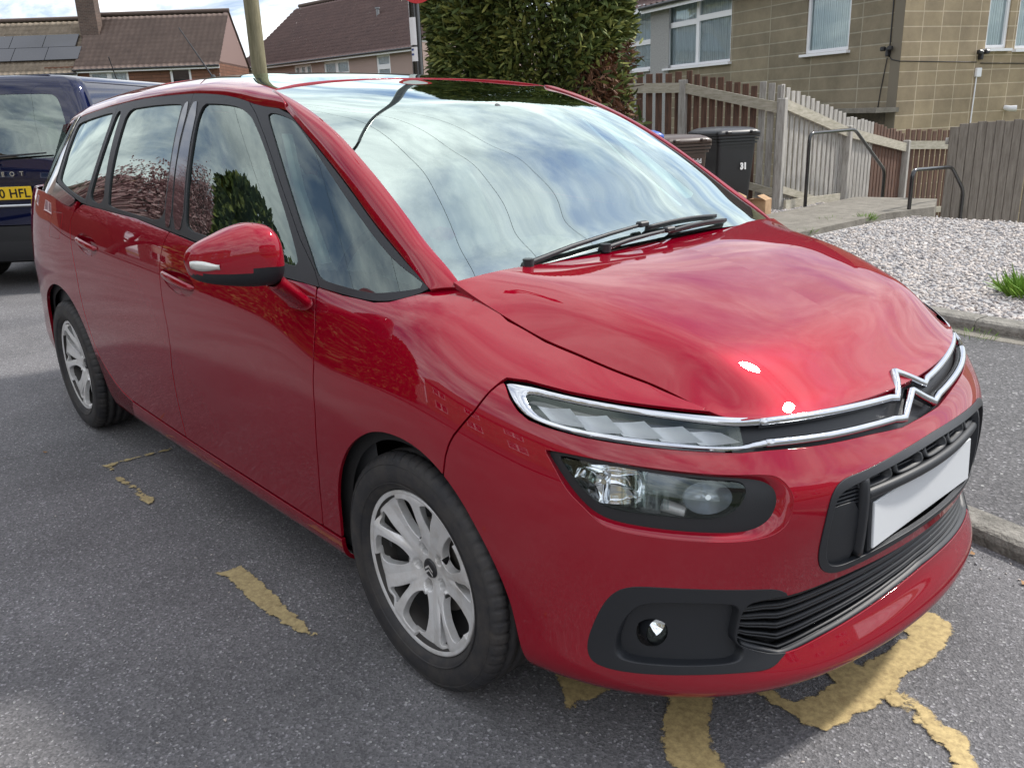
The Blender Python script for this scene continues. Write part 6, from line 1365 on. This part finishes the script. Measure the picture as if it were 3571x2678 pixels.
for i,(x,y,zt,zb) in enumerate(posts[1:-1]):
    m=MB();m.bbox((x,y,(zt+zb)/2-.1),(.10,.10,zt-zb+.25),.008,rz=.15);F_add(m,'post',M_WG)
bays=[((-7.4,6.35,1.72),(-5.75,7.75,1.66),'b'),((-5.75,7.75,1.66),(-4.28,7.78,1.36),'b'),((-4.28,7.78,1.42),(-4.33,9.55,1.00),'g'),((-4.33,9.55,1.0),(-4.50,11.75,.68),'g'),((-4.50,11.75,.72),(-4.25,12.9,.66),'b')]
for bi,(a,b,kd) in enumerate(bays):
    a,b=Vector(a),Vector(b);L=(b.xy-a.xy).length;d=(b-a).normalized();nrm=Vector((d.y,-d.x,0)).normalized();
    if nrm.y>0 and bi<2:nrm=-nrm
    if bi>=2: nrm=Vector((abs(nrm.x),nrm.y*(1 if nrm.x>0 else -1),0))
    n=int(L/.122);mg,mb=MB(),MB();rzz=math.atan2(d.y,d.x)
    for k in range(n):
        t=(k+.5)/n;p=a.lerp(b,t);hh=random.uniform(-.018,.018)
        if bi==1: top=p.z+(.17 if t<.75 else .21)+hh
        elif bi==0: top=p.z+.16+hh
        else: top=p.z+.19+hh
        zb=-.05 if p.y<8.0 else -.05-(p.y-8.0)*.5
        brown=(bi<=1 and t<.72) or bi==4 or bi==0 or (bi==3 and t>.45)
        q=p-nrm*.045;(mb if brown else mg).bbox((q.x,q.y,(top+zb)/2),(.088,.018,top-zb),.004,rz=rzz+random.uniform(-.02,.02))
    if mg.v: F_add(mg,'picket_panel',M_WG)
    if mb.v: F_add(mb,'picket_panel',M_WB)
    for dz in (-.035,-1.05):
        m=MB();p0,p1=a+Vector((0,0,dz))+nrm*-.012,b+Vector((0,0,dz))+nrm*-.012;path=[(p0,nrm,Vector((0,0,1))),(p1,nrm,Vector((0,0,1)))];w_=.062 if dz>-.5 else .045;sweep(m,path,[(.0,-w_),(.038,-w_),(.038,w_),(.0,w_)])
        m.sm=[False]*len(m.sm);F_add(m,'rail',M_WP)
m=MB();a,b=Vector((-4.20,7.8,.14)),Vector((-4.22,9.2,.10));sweep(m,[(a,Vector((1,0,0)),Vector((0,0,1))),(b,Vector((1,0,0)),Vector((0,0,1)))],[(0,-.09),(.03,-.09),(.03,.09),(0,.09)]);m.sm=[False]*len(m.sm);F_add(m,'gravel_board',M_WP)
# tall grey board fence at the right
gt=empty('board_fence','tall plain grey vertical board fence at the right edge behind the gravel','fence',(-2.4,10.0,0))
a,b=Vector((-3.02,9.62,1.06)),Vector((-1.2,12.2,1.10));L=(b-a).length;n=int(L/.118);rzz=math.atan2(b.y-a.y,b.x-a.x)
m=MB();m2=MB()
for k in range(n):
    p=a.lerp(b,(k+.5)/n);top=p.z+random.uniform(-.012,.012)-(.05 if k==0 else 0)
    wd=.112 if k<9 else .085;m.bbox((p.x+2.4,p.y-10.0,(top-1.2)/2),(wd,.02,top+1.2),.003,rz=rzz)
m.obj('board_panel',mat('grey_boards',(.20,.195,.19),.85),gt);mm_=gt.children[0].active_material;noise_mix(mm_,(.215,.19,.16),(.085,.07,.055),6,10,.75,.36,.7,stretch=(6,6,.6))
m=MB();q=a.lerp(b,.52);m.bbox((q.x+2.4+.03,q.y-10.0+.12,.1),(.10,.10,2.3),.005,rz=rzz);m.obj('post',M_WG,gt)
nb=Vector((-(b-a).y,(b-a).x,0)).normalized()
if nb.y<0:nb=-nb
for zz in (.85,-.6): 
    m=MB();p0,p1=a+nb*.03-Vector((-2.4,10,0))+Vector((0,0,zz-a.z)),b+nb*.03-Vector((-2.4,10,0))+Vector((0,0,zz-b.z));sweep(m,[(p0,nb,Vector((0,0,1))),(p1,nb,Vector((0,0,1)))],[(0,-.04),(.04,-.04),(.04,.04),(0,.04)]);m.obj('rail',M_WG,gt)
def rail(label,pts):
    P=[Vector(p) for p in pts];Q=[P[0]]
    for i in range(1,len(P)-1):
        r_=.10;a=P[i]+(P[i-1]-P[i]).normalized()*r_;b=P[i]+(P[i+1]-P[i]).normalized()*r_
        for k in range(7): t=k/6;Q.append(a*(1-t)**2+P[i]*2*t*(1-t)+b*t*t)
    Q.append(P[-1]);m=MB();m.tube(Q,.0225,14);return m.obj('handrail',mat('black_gloss_rail',(.012,.012,.014),.22,0,.6),None,label=label,cat='handrail',group='handrails at the top of the steps')
rail('taller black tubular handrail on the left of the steps, in front of the picket fence',[(-4.1,8.14,-.1),(-4.1,8.14,1.017),(-4.1,9.28,1.017),(-4.1,10.24,.42),(-4.1,10.25,-.9)])
rail('lower black tubular handrail on the right of the steps, in front of the board fence',[(-2.75,8.06,-.1),(-2.75,8.06,.615),(-2.75,9.12,.575),(-2.75,9.56,.26),(-2.75,9.58,-.9)])
# ================================================================ bins and boxes
def text_mesh(s,size,mt,depth=.001,name='lettering',parent=None,loc=(0,0,0),rot=(0,0,0),spacing=1.0,bold=0.0,align='CENTER'):
    c=bpy.data.curves.new(name,'FONT');c.body=s;c.size=size;c.extrude=depth;c.align_x=align;c.space_character=spacing;c.offset=bold;o=bpy.data.objects.new(name+'_t',c);sc.collection.objects.link(o);dg=bpy.context.evaluated_depsgraph_get();me=bpy.data.meshes.new_from_object(o.evaluated_get(dg));bpy.data.objects.remove(o);me.materials.clear();me.materials.append(mt);return link(name,me,parent,loc=loc,rot=rot)
M_WHT=mat('white_print',(.75,.75,.74),.5)
def bin_(label,loc,rz,col,h=1.07,w=.57,dp=.62,name='wheelie_bin'):
    e=empty(name,label,'bin',loc,rz,'wheelie bins by the fence');mt=mat('bin_plastic',col,.42,0,.15);bump(mt,120,.05,.003)
    # body tapers downwards; front face at -y
    m=MB();wb,db=w*.80,dp*.78;zt=h*.86;n=8
    def rect(W,D,z,r=.05,yo=0):
        out=[]
        for sx,sy in ((1,-1),(1,1),(-1,1),(-1,-1)):
            cx_,cy_=sx*(W/2-r),sy*(D/2-r)+yo
            a0={(1,-1):-math.pi/2,(1,1):0,(-1,1):math.pi/2,(-1,-1):math.pi}[(sx,sy)]
            for k in range(5): a=a0+k*math.pi/8;out.append((cx_+r*math.cos(a),cy_+r*math.sin(a),z))
        return out
    rs=[rect(wb,db,.04,.05,.02),rect(wb+.01,db+.01,.12,.05,.02),rect(w*.93,dp*.93,zt-.10,.04),rect(w*.93,dp*.93,zt,.04)];k=20;V=[p for r in rs for p in r];F_=[(i*k+j,i*k+(j+1)%k,(i+1)*k+(j+1)%k,(i+1)*k+j) for i in range(3) for j in range(k)]+[tuple(range(k-1,-1,-1))];m.add(V,F_,0,False);m.obj('bin_body',mt,e)
    m=MB()
    for i,(gw,z0) in enumerate(((1.0,zt-.07),(1.04,zt-.035),(1.07,zt))): 
        r0,r1=rect(w*gw,dp*gw,z0,.04),rect(w*gw,dp*gw,z0+.022,.04);m.add(r0+r1,[(j,(j+1)%k,k+(j+1)%k,k+j) for j in range(k)]+[tuple(range(k-1,-1,-1)),tuple(range(k,2*k))])
    m.obj('rim',mt,e)
    m=MB();z0=zt+.028;rs=[rect(w*1.08,dp*1.08,z0,.05),rect(w*1.08,dp*1.08,z0+.035,.05),rect(w*.96,dp*.94,z0+.065,.06),rect(w*.80,dp*.76,z0+.085,.06),rect(w*.4,dp*.4,z0+.095,.04)];V=[p for r in rs for p in r];m.add(V,[(i*k+j,i*k+(j+1)%k,(i+1)*k+(j+1)%k,(i+1)*k+j) for i in range(4) for j in range(k)]+[tuple(range(k-1,-1,-1)),tuple(range(4*k,5*k))],0,True)
    m.tube([(-w*.36,dp*.52,z0+.03),(w*.36,dp*.52,z0+.03)],.02,8)
    for s in (-1,1): m.bbox((s*w*.30,-dp*.55,z0+.035),(.07,.06,.035),.01)
    m.obj('lid',mt,e)
    for s in (-1,1):
        m=MB();m.tube([(s*wb*.5,db*.42,.10),(s*(wb*.5+.05),db*.42,.10)],.10,20);m.obj('wheel',M_TYR,e)
    return e
bb=bin_('black wheelie bin with a white number sticker standing against the fence',(-4.63,7.08,.06),R_(70),(.018,.019,.022),1.12)
text_mesh('31',.10,M_WHT,.002,'number_sticker',bb,(.10,-.285,.60),(R_(86),0,R_(4)),bold=.006)
bn=bin_('brown wheelie bin with white council lettering in front of the black bin',(-4.56,6.02,.06),R_(70),(.060,.036,.026),1.07)
text_mesh('Sheffield',.075,M_WHT,.001,'council_name',bn,(.06,-.292,.735),(R_(86),0,0),bold=.001);text_mesh('City Council',.035,M_WHT,.001,'council_line',bn,(.06,-.290,.695),(R_(86),0,0),bold=.0005)
m=MB();pts=[(-.09,-.285,.45),(-.13,-.279,.50),(-.09,-.284,.56),(-.04,-.284,.53),(.0,-.285,.575),(.05,-.285,.54),(.13,-.285,.57),(.15,-.283,.50),(.14,-.278,.36),(.08,-.276,.30),(0,-.276,.30)];m.add(pts,[tuple(range(len(pts)))]);m.obj('white_sticker',M_WHT,bn)
bl=bin_('blue recycling box lid and rim showing beside the brown bin',(-4.60,5.34,.06),R_(70),(.03,.10,.42),1.16,.50,.50,'recycling_bin')
def cbox(label,loc,rz,s,open_=True):
    M=mat('cardboard',(.42,.27,.15),.85);noise_mix(M,(.46,.30,.17),(.34,.21,.115),9,6);m=MB();x,y,z=s;t=.006
    m.box((0,-y/2,z/2),(x,t,z));m.box((0,y/2,z/2),(x,t,z));m.box((-x/2,0,z/2),(t,y-t,z));m.box((x/2,0,z/2),(t,y-t,z));m.box((0,0,.004),(x-t,y-t,t));e=empty('cardboard_box',label,'box',loc,rz,'cardboard boxes by the bins');m.obj('box_walls',M,e)
    m=MB();a=.9;m.quad((-x/2,-y/2,z),(x/2,-y/2,z),(x/2,-y/2-.1,z+.02),(-x/2,-y/2-.1,z+.02));m.quad((x/2,-y/2,z),(x/2,y/2,z),(x/2-.10,y/2,z+.05),(x/2-.10,-y/2,z+.05));m.obj('flap',M,e)
cbox('taller open cardboard box on the gravel next to the black bin',(-4.36,6.98,.10),.5,(.24,.20,.24));cbox('lower cardboard box leaning by the fence post, right of the taller one',(-4.08,7.06,.10),.2,(.22,.2,.22))
# ================================================================ poles and wires
wp=empty('wooden_pole','round wooden telegraph pole behind the red car carrying overhead wires','pole',(-10.54,4.12,0))
M_POLE=mat('pole_timber',(.19,.17,.095),.85);noise_mix(M_POLE,(.27,.24,.15),(.095,.088,.045),5,10,.75,.36,.66,stretch=(3,3,.25));bump(M_POLE,20,.7,.01,stretch=(5,5,.2))
m=MB();m.tube([(0,0,0),(0,0,4),(0,0,8.4)],[.112,.105,.092],24);m.obj('pole_shaft',M_POLE,wp)
m=MB();pts=[(.075,-.08,6.0),(.085,-.085,3.6)]+[(.085-.09*(1-math.cos(a)),-.095-.02*math.sin(a),3.5-.12*math.sin(a)) for a in np.linspace(0,math.pi,8)]+[(-.095,-.09,3.7),(-.08,-.08,6.0)];m.tube(pts,.018,6);m.obj('cable_loop',M_GUT,wp)
m=MB();m.tube([(-.5,0,8.1),(.5,0,8.1)],.03,6);m.obj('cross_arm',M_GUT,wp)
top=Vector((-10.54,4.12,8.2))
for k,(q,lb) in enumerate((((9,-17.3,6.2),'first'),((3,-17.4,6.1),'second'),((-3,-17.5,6.0),'third'),((-14,-16.5,6.0),'fourth'),((24,8,7.0),'fifth'),((24,2,7.0),'sixth'),((23,-3,7.2),'seventh'),((14,-17.4,6.3),'eighth'))):
    q=Vector(q);m=MB();pts=[top.lerp(q,t)-Vector((0,0,1.0*4*t*(1-t)*(q-top).length/40)) for t in np.linspace(0,1,24)];m.tube(pts,.0055,5,caps=False);m.obj('overhead_wire',M_GUT,None,label='black overhead wire fanning from the wooden pole, %s of eight'%lb,cat='wire',group='overhead wires from the wooden pole')
sp_=empty('sign_post','black steel post with a red-ringed round sign and a white sticker, left of the hedge','sign',(-4.51,2.53,0),R_(0))
m=MB();m.tube([(0,0,0),(0,0,5.2),(0,0,8.5)],[.046,.046,.040],24);m.tube([(0,0,8.5),(.2,-.2,8.75),(.9,-.9,8.8)],.035,10);m.bbox((1.0,-1.0,8.8),(.6,.25,.1),.03,rz=-.78);m.obj('post',mat('black_post',(.012,.012,.013),.22,0,.7),sp_)
vx=Vector((1.62+4.51,-1.96-2.53,0)).normalized();ry=math.atan2(vx.y,vx.x)
def pol(r,a0,a1,z0,z1,mt,nm,n=10):
    m=MB();V=[]
    for i in range(n+1):
        a=ry+a0+(a1-a0)*i/n;V+= [(r*math.cos(a),r*math.sin(a),z0),(r*math.cos(a),r*math.sin(a),z1)]
    m.add(V,[(2*i,2*i+2,2*i+3,2*i+1) for i in range(n)],0,True);m.obj(nm,mt,sp_)
pol(.0475,-1.35,.12,1.97,2.18,M_WHT,'white_band')
pol(.0475,-1.10,.12,1.845,1.955,M_WHT,'sticker')
MBL=mat('blue_print',(.01,.04,.20),.5)
for z in (1.935,1.898): pol(.0481,-1.08,-.55,z-.008,z+.008,MBL,'blue_bar')
sd=Vector((math.cos(ry),math.sin(ry),0));sx_=Vector((-math.sin(ry),math.cos(ry),0))
def disc(r0,r1,off,mt,nm,th=.004):
    m=MB();n=64;V=[];cz_=2.425
    for rr in (r0,r1):
        for i in range(n):
            a=2*math.pi*i/n;p=sd*(.055+off)+sx_*(rr*math.cos(a)+.03)+Vector((0,0,cz_+rr*math.sin(a)));V.append(p)
    m.add(V,[(i,(i+1)%n,n+(i+1)%n,n+i) for i in range(n)],0,True)
    W_=[v-sd*th for v in V[n:]];m.add(V[n:]+W_,[(i,(i+1)%n,n+(i+1)%n,n+i) for i in range(n)],0,True);m.obj(nm,mt,sp_)
disc(0.0,.145,0,M_GUT,'sign_back');disc(.108,.145,.004,mat('sign_red',(.50,.008,.012),.35),'sign_ring');disc(0.001,.109,.005,M_WHT,'sign_face')
# ================================================================ dark blue van
M_NAVY=paint('dark_blue_paint',(.003,.006,.035),(.002,.004,.02),.2,.35)
van=empty('parked_van','dark blue people-carrying van with yellow rear number plate, parked ahead on the left','van',(-7.39,-.12,0),math.atan2(.66,-.75))
# local x forward, y left, rear at x=0 ; section stations
zz=np.array([.30,.42,.60,.80,1.00,1.15,1.30,1.50,1.68,1.80,1.87,1.895,1.90]);yy=np.array([.86,.93,.945,.95,.945,.93,.905,.865,.82,.775,.70,.50,.0]);rx=np.array([.04,.0,.0,.0,.01,.03,.06,.10,.15,.19,.24,.30,.34])
nv_=66;q=np.linspace(0,len(zz)-1,nv_);zq,yq,rq=[gsmooth(pchip(np.arange(len(zz)),a,q),1.2) for a in (zz,yy,rx)]
xs_=np.concatenate([np.linspace(0,.5,26),np.linspace(.52,4.4,60)]);VP=np.zeros((len(xs_),nv_,3))
for i,x in enumerate(xs_):
    r_=.16;f=1-(1-math.sqrt(max(0,1-(1-min(x/r_,1))**2)))*.20
    front=np.interp(x,[0,3.4,3.9,4.4],[0,0,0,0]);topd=np.interp(x,[0,2.8,3.4,4.4],[0,0,0,0])
    VP[i,:,0]=rq*max(0,1-x/1.5)+x;VP[i,:,1]=-yq*f;VP[i,:,2]=zq-topd
    nose=np.interp(zq,[.3,.95,1.15,1.9],[4.4,4.4,4.15,2.9]);VP[i,:,0]=np.minimum(VP[i,:,0],nose+.0*zq)
VUV=np.stack([VP[:,:,0],VP[:,:,2]],-1);VS=mk_surf(VP,VUV,(0,-1,.3))
at_v=lambda D:np.abs(D[:,1])<1e-4
vw=[[(.42,1.20),(1.15,1.18),(1.15,1.66),(.62,1.68),(.50,1.55)],[(1.22,1.18),(2.1,1.16),(2.1,1.66),(1.22,1.66)],[(2.18,1.16),(3.2,1.12),(2.9,1.6),(2.18,1.66)]]
body_v=surf_obj('van_body',flange(carve(VS,holes=[chaikin(p,2) for p in vw]),.012,skip=lambda D:(np.abs(D[:,1])<1e-3)|(D[:,0]<.6)),M_NAVY,van,weld0=True)
for p in vw:
    S=offset(carve(VS,[chaikin(p,2)],gap=-.004),.005)
    for mir in (False,True): surf_obj('side_glass',S,M_GPR,van,mirror=mir)
# rear face: surface over (y,z) closed onto the shell's rear edge
rear=np.stack([VP[0,:,0],VP[0,:,1],VP[0,:,2]],-1);nn=41;RPp=np.zeros((nn,nv_,3));tt=np.linspace(-1,1,nn)
for j,t in enumerate(tt):
    RPp[j,:,0]=rear[:,0]-.05*(1-t*t);RPp[j,:,1]=-rear[:,1]*t;RPp[j,:,2]=rear[:,2]
    RPp[j,:,0]+=np.interp(rear[:,2],[.78,.82,1.06,1.10],[0,.035,.035,0])*(1 if abs(t)<.72 else 0)*0
RS=mk_surf(RPp,np.stack([RPp[:,:,1],RPp[:,:,2]],-1),(-1,0,0))
rw=[(-.68,1.20),(-.60,1.175),(.60,1.175),(.68,1.20),(.66,1.45),(.60,1.70),(.52,1.735),(-.52,1.735),(-.60,1.70),(-.66,1.45)];rwc=chaikin(rw,3)
rec=[(-.52,.78),(.52,.78),(.50,1.02),(-.50,1.02)];recc=chaikin(rec,2)
tg_=surf_obj('tailgate',flange(carve(RS,[[(-1,.60),(1,.60),(1,2),(-1,2)]],[rwc,recc],gap=.002),.012),M_NAVY,van)
surf_obj('rear_glass',offset(carve(RS,[rwc],gap=-.006),.004),M_GPR,tg_);surf_obj('plate_recess',offset(carve(RS,[recc],gap=-.004),lambda D:np.clip(poly_sd(D[:,6:8],recc)/.02,0,1)*.03),M_NAVY,tg_)
surf_obj('rear_bumper',offset(carve(RS,[[(-1,.28),(1,.28),(1,.595),(-1,.595)]],gap=0),lambda D:np.interp(D[:,7],[.30,.42,.47,.5,.595],[-.06,-.11,-.11,-.045,-.03])),M_PLA2,van)
m=MB();path=[]
for t in np.linspace(-.46,.46,21): path.append((Vector((-.062+.02*(t/.9)**2,t,.775)),Vector((-1,0,0)),Vector((0,0,1))))
sweep(m,path,[(0,-.014),(.012,-.010),(.014,.008),(0,.014)]);m.obj('chrome_strip',M_CHR,tg_)
rp=Matrix.Rotation(R_(90),4,'X')
m=MB();m.bbox((0,0,0),(.012,.520,.113),.003);pl_=m.obj('number_plate',M_PLY,van);pl_.location=(-.045,-.035,.885)
text_mesh('0 HFL',.108,M_DARK,.001,'plate_characters',pl_,(-.008,-.105,-.038),(R_(90),0,R_(-90)),spacing=1.06,bold=.0016)
text_mesh('P E U G E O T',.056,M_CHR,.004,'maker_lettering',tg_,(-.058,-.0,1.035),(R_(90),0,R_(-90)),spacing=1.55,bold=.0012)
# lion-like rampant emblem reduced to its silhouette
m=MB();E1=[(-.045,-.05),(-.02,-.055),(-.015,-.02),(.01,-.05),(.035,-.055),(.025,-.01),(.05,.0),(.045,.012),(.015,.012),(.035,.035),(.03,.05),(.0,.055),(-.015,.03),(-.04,.045),(-.045,.03),(-.02,.0),(-.035,-.02)]
m.add([(-.062,-x,1.14+z) for x,z in E1]+[(-.052,-x,1.14+z) for x,z in E1],[tuple(range(len(E1)))]+[(i,(i+1)%len(E1),len(E1)+(i+1)%len(E1),len(E1)+i) for i in range(len(E1))]);m.obj('emblem',M_CHR,tg_)
m=MB();m.tube([(-.10,.1,1.20),(-.075,-.25,1.215),(-.055,-.50,1.225)],[.014,.01,.007],6);m.obj('rear_wiper',M_PLA,tg_)
for s in (-1,1):
    m=MB();m.bbox((.04,s*.90,1.02),(.09,.07,.46),.02);m.obj('tail_lamp',M_TAIL,van)
    m=MB();m.bbox((.055,s*.895,1.275),(.05,.05,.05),.01);m.obj('indicator_lamp',mat('amber_lens',(.55,.14,.01),.15,0,1),van)
    w_=wheel(van,.95,s,.3,yc=.82,zc_=.335,scale=1.05);w2=wheel(van,3.75,s,.7,yc=.82,zc_=.335,scale=1.05)
m=MB();m.box((2.2,0,.35),(4.0,1.6,.25));m.obj('underbody',M_DARK,van)
m=MB();m.box((1.2,0,1.0),(1.9,1.6,.5));m.box((2.9,0,1.1),(.3,1.5,.6));m.obj('van_seats',M_TRM,van)
m=MB();m.bbox((.36,0,1.885),(.20,1.0,.02),.006);m.obj('roof_spoiler',M_NAVY,van)
m=MB();m.tube([(2.9,.0,1.89),(2.75,.0,2.2)],.006,5);m.obj('aerial',M_GUT,van)

M_LEAF=mat('fallen_leaf',(.30,.16,.06),.7)
def leaf_bits():
    g=np.random.default_rng(12);pts=[(-.2,-1.75),(.93,.70),(-1.9,-2.0),(.35,-1.35),(-3.1,-1.4),(1.02,.62),(.75,.78),(-.9,-2.1),(-2.6,-1.15)];V=[];Fs=[]
    for x,y in pts:
        a=g.uniform(0,6.28);s=g.uniform(.010,.018);o=len(V);V+=[(x+s*math.cos(a+t)*(1 if k%2 else .6),y+s*math.sin(a+t)*(.6 if k%2 else 1),.006+.006*(k==1)) for k,t in enumerate((0,1.57,3.14,4.71))];Fs.append((o,o+1,o+2,o+3))
    m=MB();m.add(V,Fs);m.obj('leaf_litter',M_LEAF,kind='stuff')
leaf_bits()
stones('kerb_grit',(-.2,1.6),(.3,1.0),260,(.002,.006),.002,M_PEB,15,lambda x,y:(np.interp(x,[p[0] for p in kerb],[p[1] for p in kerb])-y>0)&(np.interp(x,[p[0] for p in kerb],[p[1] for p in kerb])-y<.16),kind='stuff')
